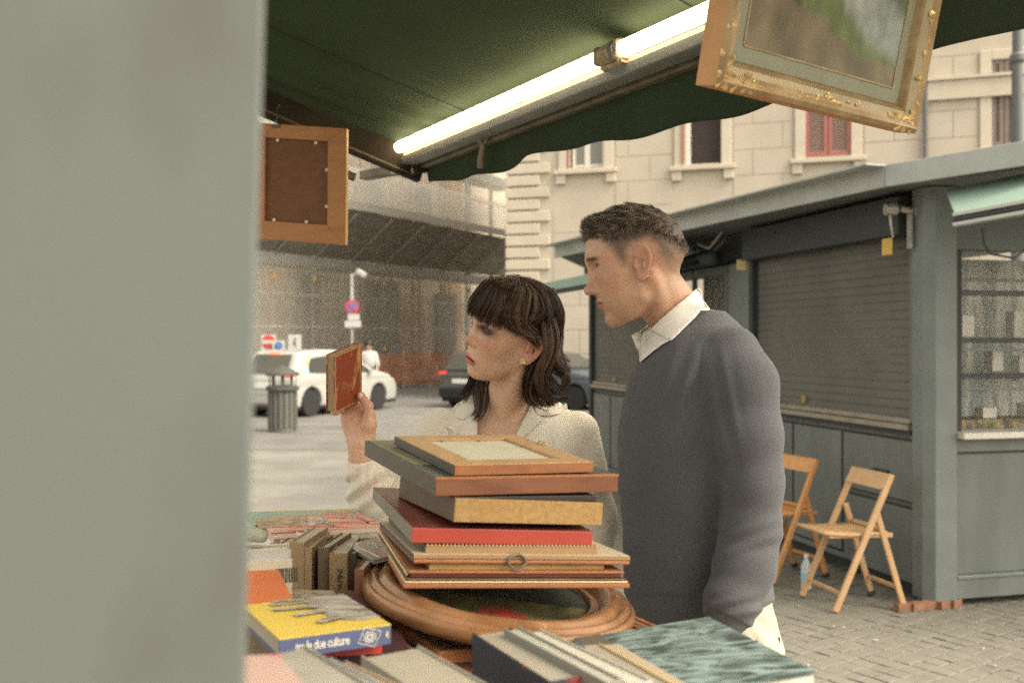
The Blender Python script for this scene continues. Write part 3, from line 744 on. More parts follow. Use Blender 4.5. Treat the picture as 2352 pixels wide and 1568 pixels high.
        f = smax(f, -capsule(p, T(P(846, 915, 2.040)), T(P(833, 990, 2.046)), .006, .008), .006) if False else f
        for k, (uu, ln) in enumerate(((.108, .088), (.088, .096), (.068, .089), (.050, .072))):
            k0 = Vector(BK(uu+.004, -.016, -th-.012)); a1 = Vector(BK(uu, ln*.30, -th-.011)); a2 = Vector(BK(uu-.006, ln*.62, -th-.0095)); a3 = Vector(BK(uu-.010, ln*.85, -th-.0075))
            f = smin(f, chain(p, [T(k0), T(a1), T(a2), T(a3)], [.0100, .0090, .0080, .0068], .003), .004)
        # creases of the palm
        px, py = projD(p); near = p[:, 1] < 2.10
        f = f+.0014*np.exp(-(pline_d(px, py, [(845, 940), (838, 965), (832, 1000), (836, 1020)])/2.4)**2)*near
        f = f+.0011*np.exp(-(pline_d(px, py, [(792, 958), (812, 955), (832, 940)])/2.0)**2)*near
        f = f+.0008*np.exp(-(pline_d(px, py, [(812, 1030), (835, 1034), (856, 1028)])/2.0)**2)*near
        return f
    Vh, Qh = field_mesh(hand, np.array(T(W_))-(.10, .07, .06), np.array(T(W_))+(.075, .10, .26), .0014)
    Vh = relax(Vh, Qh, 1, .4)
    ch = np.tile(np.array((.63, .37, .235)), (len(Vh), 1)); px, py = projD(Vh)
    pk = np.clip(gs(Vh, T(P(831, 912, 2.066)), .014)+gs(Vh, T(P(805, 955, 2.08)), (.03, .03, .02))*.6, 0, 1)[:, None]*.35
    ch = ch*(1-pk)+np.array((.58, .20, .13))*pk
    def body_lo(p):
        f = torso(p, -.026); f = smin(f, chain(p, [T(S_), T(E_), T(W_)], [.042, .036, .026], .02), .03)
        f = smin(f, chain(p, [T(LS), T(LE), T(LW), T(LW+Vector((-.04, -.05, -.02)))], [.042, .036, .024, .02], .02), .03)
        for k in range(4): f = smin(f, chain(p, [T(LW+Vector((-.03+.008*k, -.06+.012*k, -.01))), T(LW+Vector((-.08+.012*k, -.10+.012*k, -.04)))], [.009, .007], .003), .006)
        f = smin(f, ell(p, (dx(1185), YT, .93), (.17, .12, .15)), .04)
        for s in (-1, 1): f = smin(f, chain(p, [(dx(1185)+s*.08, YT, .88), (dx(1185)+s*.09, YT-.01, .47), (dx(1185)+s*.09, YT+.01, .07), (dx(1185)+s*.10, YT-.13, .04)], [.085, .052, .036, .028], .03), .02)
        return f
    V2, Q2 = field_mesh(body_lo, (-.42, YT-.42, 0), (.32, YT+.25, dz(1040)), .009)
    V3, Q3 = join_parts([(V, Q), (Vh, Qh), (V2, Q2)])
    mesh_obj('body', V3, Q3, SKIN_M, root, smooth=True, vcol=np.concatenate([c1, ch, np.tile(np.array(base), (len(V2), 1))]))
    nl = MB(); c = P(827, 909, 2.0565)
    def nail(a, b):
        x = (a-.5)*2; y = (b-.5)*2; r = 1
        return c+Vector((-.25, 0, .97))*(y*.0062)+Vector((.97, 0, .25))*(x*.0052*math.sqrt(max(.05, 1-.45*y*y)))+Vector((0, .0032*x*x+.0016*y*y, 0))
    nl.grid(nail, 8, 8); o = nl.build('thumb_nail', mat('nail', (.75, .50, .45), rough=.2), root, smooth=True)
    so = o.modifiers.new('solid', 'SOLIDIFY'); so.thickness = .0006
    Vs, Qs = field_mesh(shirt, (-.44, YT-.42, .78), (.34, YT+.26, dz(895)), .0038)
    mesh_obj('shirt', relax(Vs, Qs, 1, .3), Qs, LINEN, root, smooth=True)
    # camp collar pieces cut from cloth and laid on the shirt
    sf = lambda p: smin(torso(p), chain(p, [T(P(1085, 950, 2.35)), T(P(1265, 945, 2.33))], [.028, .030], .01), .03)
    patch('collar', [(1110, 900), (1082, 908), (1049, 927), (1023, 955), (1044, 960), (1066, 963), (1078, 955), (1093, 948), (1104, 925)], sf, .0055, LINEN, root, lift=lambda x, y: .010*max(0, (930-y)/30))
    patch('lapel', [(1070, 962), (1083, 953), (1096, 950), (1097, 1075), (1066, 1060), (1052, 1000), (1058, 980)], sf, .0042, LINEN, root)
    patch('collar', [(1222, 924), (1232, 933), (1252, 941), (1276, 940), (1300, 926), (1304, 936), (1291, 950), (1262, 954), (1237, 953), (1228, 945)], sf, .0055, LINEN, root, lift=lambda x, y: .006*max(0, (940-y)/20))
    patch('lapel', [(1220, 928), (1230, 940), (1246, 965), (1208, 1000), (1182, 1030), (1160, 1080), (1150, 1070), (1187, 996)], sf, .0042, LINEN, root)
    def legs(p):
        f = stack_field(p, np.array([.66, .80, .95, 1.04]), np.full(4, dx(1185)), np.full(4, YT), np.array([.16, .185, .175, .14]), np.array([.12, .13, .12, .11]))
        for s in (-1, 1): f = smin(f, chain(p, [(dx(1185)+s*.08, YT, .82), (dx(1185)+s*.09, YT-.01, .47), (dx(1185)+s*.09, YT+.01, .07)], [.10, .085, .085], .03), .02)
        return smax(f, .03-p[:, 2], .004)
    Vl, Ql = field_mesh(legs, (-.2, YT-.2, .01), (.25, YT+.2, 1.06), .009)
    mesh_obj('trousers', Vl, Ql, mat('blue_denim', (.10, .13, .20), rough=.9, var=.1, scale=200), root, smooth=True)
    for s in (-1, 1):
        def shoe(p, s=s): return smax(smin(ell(p, (dx(1185)+s*.10, YT-.07, .04), (.045, .13, .045)), ell(p, (dx(1185)+s*.09, YT+.02, .06), (.04, .05, .06)), .03), -p[:, 2]+.002, .004)
        Vx, Qx = field_mesh(shoe, (dx(1185)+s*.09-.07, YT-.22, -.01), (dx(1185)+s*.09+.07, YT+.1, .14), .007)
        mesh_obj('shoe', Vx, Qx, mat('white_leather', (.7, .68, .64), rough=.5), root, smooth=True)
    # earring: a small square of gold links on the lobe
    er = MB(); ec = P(1199, 829, 2.172)
    for i in range(2):
        for j in range(3): er.tube([ec+Vector((-.0030+.0055*i+.0025*math.cos(a)+.0008*j, .0, .004-.0042*j+.0022*math.sin(a))) for a in [k*.785 for k in range(9)]], .0010, 5, caps=False)
    er.build('earring', mat('gold', (.80, .62, .32), metal=1, rough=.22), root, smooth=True)
    # ---- hair
    HD = lambda x, y, z: Vector(T(O+R @ A(x if x > .03 else -.006+(x+.006)*.965, y*.97, .041+(z-.041)*.965 if z > .06 else z)))
    HAIR = mat('dark_brown_hair', (.05, .03, .02), rough=.40, spec=.5, vcol=True)
    cap = lambda p: ell(loc(p), (-.006, 0, .041), (.0985, .0785, .0885))
    def mass(p):
        q = loc(p); f = cap(p)
        x, y, z = q.T
        # keep the face and the near ear free
        face = np.maximum(.054-x, z-(.060+.0*x)); f = smax(f, -np.maximum(np.maximum(.050-x, z-.056), -.2), .006)
        f = smax(f, -np.maximum(z-.026, np.maximum(-.012-x, -1)), .004)
        f = smax(f, -(z+.055), .004)
        return f
    Vm, Qm = field_mesh(mass, (O[0]-.15, O[1]-.14, O[2]-.12), (O[0]+.15, O[1]+.15, O[2]+.16), .004)
    hm = mesh_obj('hair', Vm, Qm, mat('hair_roots', (.020, .011, .008), rough=.8, spec=.1), root, smooth=True)
    G = []; part = (.012, .004, .1335)
    # fringe: from the crown over the brow
    for i in range(23):
        a = -1.12+2.24*i/22; yy = .071*math.sin(a); fx = .010+.094*math.cos(a)**.8
        tipz = .0375+.004*math.sin(i*2.1)-.008*abs(math.sin(a))**2
        mid = HD(.040+.048*math.cos(a)-.01, yy*.62, .124-.010*abs(math.sin(a))); m2 = HD(fx-.006, yy*1.02, .086); tip = HD(fx+.001, yy*1.03, tipz)
        G.append(([HD(part[0]+.004*math.cos(a), yy*.12, part[2]), mid, m2, HD(fx+.003, yy*1.04, .062), tip], .006, .007, .0055, 150))
    # crown and sides swept back and down, tucked behind the near ear
    for s in (1, -1):
        for i in range(17):
            t = i/16; a = 1.05+1.95*t     # from the temple to the back
            cx_, sy_ = math.cos(a), math.sin(a)
            top = HD(part[0]-.02*t, s*.006, part[2]+.001-.002*t)
            p1 = HD(-.006+.060*cx_, s*.050*sy_+s*.004, .121); p2 = HD(-.006+.094*cx_, s*.074*sy_+s*.003, .085); p3 = HD(-.010+.100*cx_, s*(.081*sy_+.002), .050)
            p4 = HD(-.022+.078*cx_-.010, s*(.078*sy_+.006), .010)
            if s > 0 and a < 1.9: p3 = HD(.020-.02*t, .080, .055); p4 = HD(-.022-.012*t, .084, .030)
            G.append(([top, p1, p2, p3, p4], .007, .009, .010, 95))
    for i in range(9):
        t = i/8; G.append(([HD(part[0], .006, part[2]-.001), HD(.040-.02*t, .048, .119), HD(.066-.040*t, .070, .082), HD(.056-.045*t, .0805, .050-.012*t), HD(.020-.035*t, .0860, .036-.006*t), HD(-.022-.01*t, .0870, .016-.012*t)], .006, .009, .007, 110))
    D = lambda x, y, Y: P(x, y, Y)
    # near side: waves falling behind the ear to the shoulder
    Y0 = 2.235
    near = [
        [(1238, 745, 2.18), (1243, 790, 2.17), (1236, 840, 2.175), (1232, 880, 2.19), (1250, 915, 2.20), (1240, 930, 2.20)],
        [(1245, 750, 2.18), (1250, 800, 2.17), (1238, 850, 2.17), (1240, 890, 2.18), (1268, 918, 2.20), (1300, 912, 2.21)],
        [(1256, 740, 2.19), (1262, 785, 2.18), (1248, 830, 2.18), (1246, 870, 2.18), (1266, 900, 2.19), (1292, 906, 2.20)],
        [(1262, 735, 2.21), (1268, 780, 2.20), (1256, 820, 2.19), (1258, 855, 2.19), (1278, 882, 2.20), (1288, 898, 2.21), (1310, 918, 2.22)],
        [(1268, 730, 2.24), (1270, 775, 2.23), (1264, 815, 2.21), (1272, 845, 2.20), (1294, 862, 2.21), (1296, 885, 2.21), (1276, 905, 2.21)],
        [(1270, 725, 2.27), (1274, 770, 2.26), (1270, 805, 2.24), (1280, 835, 2.22), (1300, 856, 2.22), (1298, 880, 2.22), (1282, 903, 2.22)],
        [(1272, 730, 2.28), (1275, 775, 2.27), (1272, 805, 2.26), (1284, 822, 2.25), (1299, 832, 2.25)],
        [(1230, 780, 2.19), (1232, 820, 2.20), (1222, 860, 2.21), (1214, 900, 2.22), (1226, 925, 2.22), (1246, 934, 2.21)],
        [(1240, 790, 2.20), (1240, 830, 2.21), (1228, 870, 2.22), (1224, 905, 2.23), (1240, 928, 2.22), (1262, 936, 2.21)],
        [(1216, 840, 2.22), (1210, 870, 2.24), (1208, 895, 2.26), (1216, 920, 2.25), (1232, 932, 2.23)],
        [(1250, 800, 2.25), (1250, 840, 2.26), (1240, 880, 2.27), (1244, 905, 2.27), (1262, 925, 2.26), (1284, 924, 2.24)],
        [(1258, 810, 2.28), (1258, 850, 2.30), (1250, 890, 2.31), (1256, 915, 2.30), (1280, 920, 2.28)],
    ]
    for g_ in near: G.append(([D(g_[0][0]-4, g_[0][1]-60, g_[0][2]+.050)]+[D(q[0]+(11 if q[1] < 845 else 1), q[1], q[2]+.012) for q in g_], .005, .0105, .0045, 230))
    # a lock that stands out at the back, loop and flick
    for fl in ([(1266, 770, 2.23), (1272, 815, 2.215), (1288, 842, 2.205), (1303, 850, 2.20), (1314, 846, 2.20)], [(1262, 820, 2.22), (1262, 865, 2.205), (1280, 898, 2.20), (1304, 912, 2.205), (1322, 914, 2.21)], [(1270, 800, 2.25), (1280, 832, 2.23), (1302, 862, 2.225), (1306, 884, 2.225), (1290, 900, 2.225)]):
        G.append(([D(*q) for q in fl], .006, .0065, .003, 80))
    G.append(([D(1268, 800, 2.24), D(1286, 838, 2.22), D(1301, 858, 2.21), D(1292, 884, 2.21), D(1278, 902, 2.21)], .007, .006, .004, 90))
    # far side: behind the jaw, curling in over the collar
    far = [
        [(1092, 850, 2.33), (1078, 880, 2.33), (1064, 903, 2.32), (1066, 918, 2.31)],
        [(1100, 850, 2.34), (1090, 880, 2.33), (1076, 905, 2.31), (1072, 922, 2.30)],
        [(1112, 850, 2.34), (1106, 885, 2.31), (1104, 915, 2.28), (1100, 945, 2.265), (1084, 963, 2.26)],
        [(1118, 850, 2.33), (1114, 885, 2.30), (1112, 920, 2.275), (1106, 950, 2.262), (1090, 966, 2.262)],
        [(1106, 850, 2.34), (1100, 885, 2.32), (1098, 915, 2.30), (1096, 940, 2.275), (1082, 955, 2.27)],
    ]
    for g_ in far: G.append(([D(*q) for q in g_], .012, .009, .004, 120))
    # back curtain that fills behind the neck
    for i in range(7):
        G.append(([HD(-.085, -.05+.018*i, .04), HD(-.082, -.055+.02*i, -.03), HD(-.060, -.060+.022*i, -.10), HD(-.045, -.065+.024*i, -.145)], .013, .015, .009, 60))
    strands('hair_strands', G, HAIR, hm, r=.00050, seed=3, wav=.0018, steps=14)
    fly = []
    for i in range(26):
        a = i*.9; r0 = .01+.012*(i % 5)
        fly.append(([HD(.012+.01*math.cos(a), .02*math.sin(a), .130), HD(.014+.02*math.cos(a), .03*math.sin(a), .140+.004*(i % 3)), HD(.016+.05*math.cos(a+.4), .05*math.sin(a+.4), .143+.003*(i % 4))], .002, .003, .004, 1))
    strands('flyaway_hair', fly, HAIR, hm, r=.00022, seed=5, steps=10)
    # ---- the book she holds
    bk = thing('book', 'small worn red leather book held up in the woman\'s hand', 'book', B0)
    COVER = mat('worn_red_leather', (.245, .045, .018), rough=.55, color2=(.50, .27, .10), scale=26, thr=(.34, .42), stretch=(1, 1, .35), bump=.3, bscale=120, dist=.001)
    EDGE = mat('worn_tan_leather', (.42, .22, .085), rough=.7, var=.3, scale=120)
    PG = mat('aged_page_edges', (.33, .25, .13), rough=.9, var=.35, scale=300, stretch=(6, .4, .4), bump=.5, bscale=500, dist=.001)
    ct = .0026; e = .0025
    def slab(name, a0, a1, b0, b1, c0, c1, m, bev=.0008):
        mb = MB(); mb.hexa([BK(a0, b1, c1), BK(a1, b1, c1), BK(a1, b1, c0), BK(a0, b1, c0)], Vector(BK(0, b0))-Vector(BK(0, b1))); return mb.build(name, m, bk, bevel=bev)
    slab('front_cover', 0, uL, 0, hL, -ct, 0, COVER); slab('back_cover', 0, uL, 0, hL, -th, -th+ct, COVER)
    slab('page_block', e, uL-.004, e, hL-e, -th+ct, -ct, PG, .0003)
    mb = MB(); sp = []
    for k in range(9): an = math.pi*k/8; sp.append((uL-.003+.0065*math.sin(an), -th/2+(th/2)*math.cos(an)))
    inn = [(a-.0022*max(0, math.sin(math.pi*i/8)), c*.999) for i, (a, c) in enumerate(sp)]
    mb.prism([BK(a, 0, c) for a, c in sp]+[BK(a-.002, 0, -th/2+(c+th/2)*.75) for a, c in reversed(sp)], (0, 0, 0), h*hL); mb.build('spine', COVER, bk)
    mb = MB(); w_ = .0032
    for (a0, a1, b0, b1) in ((0, w_, 0, hL), (uL-.009, uL-.006, 0, hL), (w_, uL, hL-w_, hL), (w_, uL, 0, w_)):
        mb.hexa([BK(a0, b1, .0004), BK(a1, b1, .0004), BK(a1, b1, -.0001), BK(a0, b1, -.0001)], Vector(BK(0, b0))-Vector(BK(0, b1)))
    mb.build('worn_edging', EDGE, bk)
    return root
# ------------------------------------------------------------------ ground
ASPH = mat('worn_asphalt', (.178, .168, .147), rough=.9, var=.24, scale=1.3, bump=.35, bscale=90, dist=.004, detail=8)
nu_, nv_ = 60, 60
gm = mesh_obj('ground', [(-150, -60, 0), (150, -60, 0), (150, 200, 0), (-150, 200, 0)], [(0, 1, 2, 3)], ASPH); tag(gm, kind='structure')
# dark road where the cars stand, faded paint lines
road = mesh_obj('road', [(-30, 15.8, .004), (13, 13.2, .004), (30, 22, .004), (30, 60, .004), (-30, 60, .004)], [(0, 1, 2, 3, 4)], mat('road_asphalt', (.135, .13, .118), rough=.92, var=.25, scale=1.2, bump=.3, bscale=80, dist=.004, detail=8)); tag(road, kind='structure')
ml = MB()
for k in range(7):
    y = 16.9+k*1.15+.2*(k % 2); ml.bbox((-4.5+.35*k, y, .008), (3.2+.6*k, y+.13, .0085))
tag(ml.build('road_marking', mat('faded_road_paint', (.30, .29, .27), rough=.9, color2=(.16, .155, .145), scale=9, thr=(.42, .6))), kind='structure')
# small stone setts in front of the kiosk: built one joined sheet of cobbles
def cobbles():
    r = np.random.default_rng(2); V = []; Q = []; s = .100; ca, sa = math.cos(.62), math.sin(.62); k = 0
    for i in range(-12, 138):
        for j in range(-12, 150):
            u = i*s-3.0; v = j*s-2.5; x = 1.0+u*ca-v*sa+3.2; y = 1.8+u*sa+v*ca
            px = 1176+x/max(y, .1)*F
            if not (1.9 < y < 14 and px > 1330+max(0, (8.0-y))*10 and x < 7.5): continue
            h = r.uniform(.003, .007); t = .0465+r.uniform(-.003, .003); tx, ty = r.normal(0, .03, 2); a = r.normal(0, .04)
            cx, sx = math.cos(a+.62), math.sin(a+.62)
            for rr, z in ((t, .001), (t*.94, h*.75), (t*.72, h)):
                for p, q in ((-1, -1), (1, -1), (1, 1), (-1, 1)):
                    dx_, dy_ = p*rr, q*rr; V.append((x+dx_*cx-dy_*sx, y+dx_*sx+dy_*cx, z+(dx_*tx+dy_*ty)))
            for l in (0, 4):
                for m_ in range(4): n = (m_+1) % 4; Q.append((k+l+m_, k+l+n, k+l+4+n, k+l+4+m_))
            Q.append((k+8, k+9, k+10, k+11)); k += 12
    o = mesh_obj('cobbles', V, Q, mat('sett_stone', (.185, .170, .135), rough=.85, color2=(.155, .143, .114), scale=3.5, thr=(.3, .7), bump=.3, bscale=120, dist=.003), smooth=False)
    tag(o, kind='stuff')
cobbles()
# litter scattered on the setts
lt = MB(); r = random.Random(5)
for i in range(46):
    x = r.uniform(1.3, 4.2); y = r.uniform(3.0, 5.8); a = r.uniform(0, 3); s = r.uniform(.006, .018)
    lt.box((x, y, .02), (s, s*r.uniform(.4, 1), .002), Matrix.Rotation(a, 3, 'Z'))
tag(lt.build('litter', mat('pale_litter', (.6, .55, .45))), kind='stuff')

# ------------------------------------------------------------------ cream building behind (rusticated, windows)
STUC = mat('cream_stucco', (.47, .412, .33), rough=.92, var=.07, scale=1.1, bump=.15, bscale=30, dist=.01, detail=7)
STUC2 = mat('pale_stone_trim', (.52, .455, .36), rough=.9, var=.06, scale=2.0)
JOINT = mat('stucco_joint', (.40, .33, .24), rough=.95)
def facade_frame(x0, Y0, x1, Y1):
    a = P(x0, 784, Y0); b = P(x1, 784, Y1); a.z = b.z = 0; u = (b-a); L = u.length; u.normalize(); n = Vector((u.y, -u.x, 0)); return a, u, n, L   # n points at the viewer
def cream_building():
    a, u, n, L = facade_frame(1166, 26.0, 2600, 21.6)
    root = thing('building', 'cream stuccoed palazzo with rusticated walls and shuttered windows behind the kiosks', 'building', a)
    def W(s, z, d=0): return a+u*s+n*d+Vector((0, 0, z))
    def at(x):          # distance along the facade of frame column x
        k = (x-1176)/F; return (k*a.y-a.x)/(u.x-k*u.y)
    def zat(x, y): s = at(x); q = a+u*s; return 1.55-(y-784)/F*q.y
    # wall with openings: build as panels round the windows
    wins = []   # s0, s1, z0, z1, kind
    for (xl, xr, yb, kd) in ((1305, 1388, 385, 'white'), (1572, 1657, 376, 'open'), (1850, 1955, 358, 'red'), (2277, 2336, 336, 'brown')):
        z0 = zat((xl+xr)/2, yb); wins.append((at(xl), at(xr), z0, z0+1.95, kd))
    for (xl, xr, yb, kd) in ((1305, 1388, 385, 'white'), (1572, 1657, 376, 'open'), (1850, 1955, 358, 'red'), (2277, 2336, 336, 'brown')):
        z0 = zat((xl+xr)/2, yb)+4.1; wins.append((at(xl), at(xr), z0, z0+1.95, 'brown'))
    H_ = 16.0; zl = sorted(set([0, H_]+[w[2] for w in wins]+[w[3] for w in wins]))
    bd = MB()
    for z0, z1 in zip(zl[:-1], zl[1:]):
        cut = sorted([(w[0], w[1]) for w in wins if w[2] <= z0+1e-4 and w[3] >= z1-1e-4]); s = 0
        for c0, c1 in cut+[(L+8, L+8)]:
            if c0 > s: bd.hexa([W(s, z1, 0), W(c0, z1, 0), W(c0, z1, -.5), W(s, z1, -.5)], (0, 0, z0-z1))
            s = c1
    bd.hexa([W(0, H_, -.5), W(.5, H_, -.5), W(.5, H_, -14), W(0, H_, -14)], (0, 0, -H_))
    bd.build('wall', STUC, root)
    # ashlar blocks: each course a row of slightly proud blocks with sunk joints
    r = random.Random(3); blk = MB(); ch = .62; crs = int(H_/ch)
    for c in range(crs):
        z0 = c*ch; z1 = z0+ch-.020; s = 1.25 if c % 2 else 1.25-.55
        while s < L+7.5:
            w_ = 1.25; s0, s1 = max(s, 1.25), s+w_-.018
            segs = [(s0, s1)]
            for w in wins:
                if w[2]-.45 < z1 and w[3]+.25 > z0:
                    ns = []
                    for p, q in segs:
                        lo, hi = w[0]-.30, w[1]+.30
                        if q <= lo or p >= hi: ns.append((p, q))
                        else:
                            if p < lo: ns.append((p, lo))
                            if q > hi: ns.append((hi, q))
                    segs = ns
            for p, q in segs:
                if q-p > .1: d = .012+r.uniform(0, .004); blk.hexa([W(p, z1, d), W(q, z1, d), W(q, z1, 0), W(p, z1, 0)], (0, 0, z0-z1))
            s += w_
    o = blk.build('ashlar_blocks', STUC, root); o['kind'] = 'stuff'
    # corner quoins: long and short
    for c in range(int(H_/.31)):
        z0 = c*.31; w_ = 1.15 if c % 2 else .88
        q = MB(); q.hexa([W(-.04, z0+.255, .075), W(w_, z0+.255, .075), W(w_, z0+.255, 0), W(-.04, z0+.255, 0)], (0, 0, -.255)); q.build('quoin', STUC2, root, bevel=.012, seg=1)
    # string course at the right
    zc = zat(2250, 225); s0 = at(2128)
    sc = MB(); sc.hexa([W(s0, zc+.42, .12), W(L+8, zc+.42, .12), W(L+8, zc+.42, 0), W(s0, zc+.42, 0)], (0, 0, -.42)); sc.hexa([W(s0, zc+.50, .18), W(L+8, zc+.50, .18), W(L+8, zc+.50, 0), W(s0, zc+.50, 0)], (0, 0, -.07)); sc.build('string_course', STUC2, root)
    pn = MB(); z0 = zat(2180, 88); pn.hexa([W(at(2131), z0+1.9, .05), W(at(2234), z0+1.9, .05), W(at(2234), z0+1.9, 0), W(at(2131), z0+1.9, 0)], (0, 0, -1.9)); pn.build('painted_panel', mat('faded_pink_plaster', (.58, .30, .22), rough=.9, var=.15, scale=3), root)
    GL = mat('dim_window_glass', (.16, .15, .13), rough=.12, spec=.8); DK = mat('dark_interior', (.055, .042, .038), rough=.9)
    WF = mat('white_window_paint', (.70, .66, .58), rough=.5); RED = mat('faded_red_paint', (.33, .115, .095), rough=.6, var=.1, scale=8); BR = mat('brown_shutter_paint', (.20, .155, .13), rough=.7, var=.1, scale=5)
    for (s0, s1, z0, z1, kd) in wins:
        w = MB()
        for p, q, zz0, zz1 in ((s0-.24, s0, z0-.05, z1+.22), (s1, s1+.24, z0-.05, z1+.22), (s0, s1, z1, z1+.22)): w.hexa([W(p, zz1, .07), W(q, zz1, .07), W(q, zz1, 0), W(p, zz1, 0)], (0, 0, zz0-zz1))
        w.hexa([W(s0-.34, z0-.05, .16), W(s1+.34, z0-.05, .16), W(s1+.34, z0-.05, 0), W(s0-.34, z0-.05, 0)], (0, 0, -.11))
        for p in (s0-.30, s1+.06): w.hexa([W(p, z0-.16, .10), W(p+.24, z0-.16, .10), W(p+.24, z0-.16, 0), W(p, z0-.16, 0)], (0, 0, -.24))
        wo = w.build('window', STUC2, root, bevel=.01, seg=1)
        bk = MB(); bk.hexa([W(s0, z1, -.30), W(s1, z1, -.30), W(s1, z1, -.34), W(s0, z1, -.34)], (0, 0, z0-z1)); bk.build('window_back', DK, wo)
        rv = MB(); rv.hexa([W(s0, z1, -.002), W(s0+.02, z1, -.002), W(s0+.02, z1, -.30), W(s0, z1, -.30)], (0, 0, z0-z1)); rv.build('reveal', STUC2, wo)
        if kd == 'white':
            f = MB(); m_ = (s0+s1)/2
            for p, q in ((s0+.08, s0+.16), (m_-.07, m_+.07), (s1-.08, s1-.01)): f.hexa([W(p, z1, -.14), W(q, z1, -.14), W(q, z1, -.19), W(p, z1, -.19)], (0, 0, z0-z1))
            for zz in (z0+.04, z0+.95, z1-.10): f.hexa([W(s0+.08, zz+.06, -.145), W(s1-.01, zz+.06, -.145), W(s1-.01, zz+.06, -.185), W(s0+.08, zz+.06, -.185)], (0, 0, -.06))
            f.build('frame', WF, wo)
            g = MB(); g.hexa([W(s0+.1, z1, -.16), W(s1, z1, -.16), W(s1, z1, -.17), W(s0+.1, z1, -.17)], (0, 0, z0-z1)); g.build('pane', GL, wo)
            rs = MB(); rs.hexa([W(s0-.02, z1, .075), W(s0+.035, z1, .075), W(s0+.035, z1, .02), W(s0-.02, z1, .02)], (0, 0, z0-z1)); rs.build('shutter_edge', RED, wo)
        elif kd == 'open':
            f = MB()
            for p, q in ((s0+.03, s0+.13),): f.hexa([W(p, z1, -.02), W(q, z1, -.02), W(q, z1, -.28), W(p, z1, -.28)], (0, 0, z0-z1))
            f.build('frame', WF, wo)
            rs = MB(); rs.hexa([W(s0-.05, z1, .11), W(s0+.01, z1, .11), W(s0+.01, z1, .071), W(s0-.05, z1, .071)], (0, 0, z0-z1)); rs.build('shutter_edge', RED, wo)
        else:
            M_ = RED if kd == 'red' else BR; SL = mat('shutter_slats_brown', (.30, .20, .16), rough=.7) if kd == 'red' else BR
            mid = (s0+s1)/2
            for p, q in ((s0, mid-.008), (mid+.008, s1)):
                f = MB(); b_ = .09
                for pp, qq, za, zb in ((p, p+b_, z0, z1), (q-b_, q, z0, z1), (p+b_, q-b_, z0, z0+.1), (p+b_, q-b_, z1-.1, z1)): f.hexa([W(pp, zb, .02), W(qq, zb, .02), W(qq, zb, -.03), W(pp, zb, -.03)], (0, 0, za-zb))
                sh = f.build('shutter', M_, wo)
                sl = MB(); zz = z0+.1
                while zz < z1-.1: sl.hexa([W(p+b_, zz+.05, -.025), W(q-b_, zz+.05, -.025), W(q-b_, zz+.035, -.03), W(p+b_, zz+.035, -.03)], n*.035+Vector((0, 0, -.035))); zz += .058
                o = sl.build('slats', SL, sh)if False else sl.build('slats', SL, wo)
    dp = MB(); s_ = at(2125); dp.tube([W(s_, 0, .10), W(s_, H_, .10)], .055, 8)
    tag(dp.build('drainpipe', mat('dark_drainpipe', (.13, .125, .12), rough=.6)), 'dark vertical drainpipe running down the cream facade at the right', 'pipe')
cream_building()

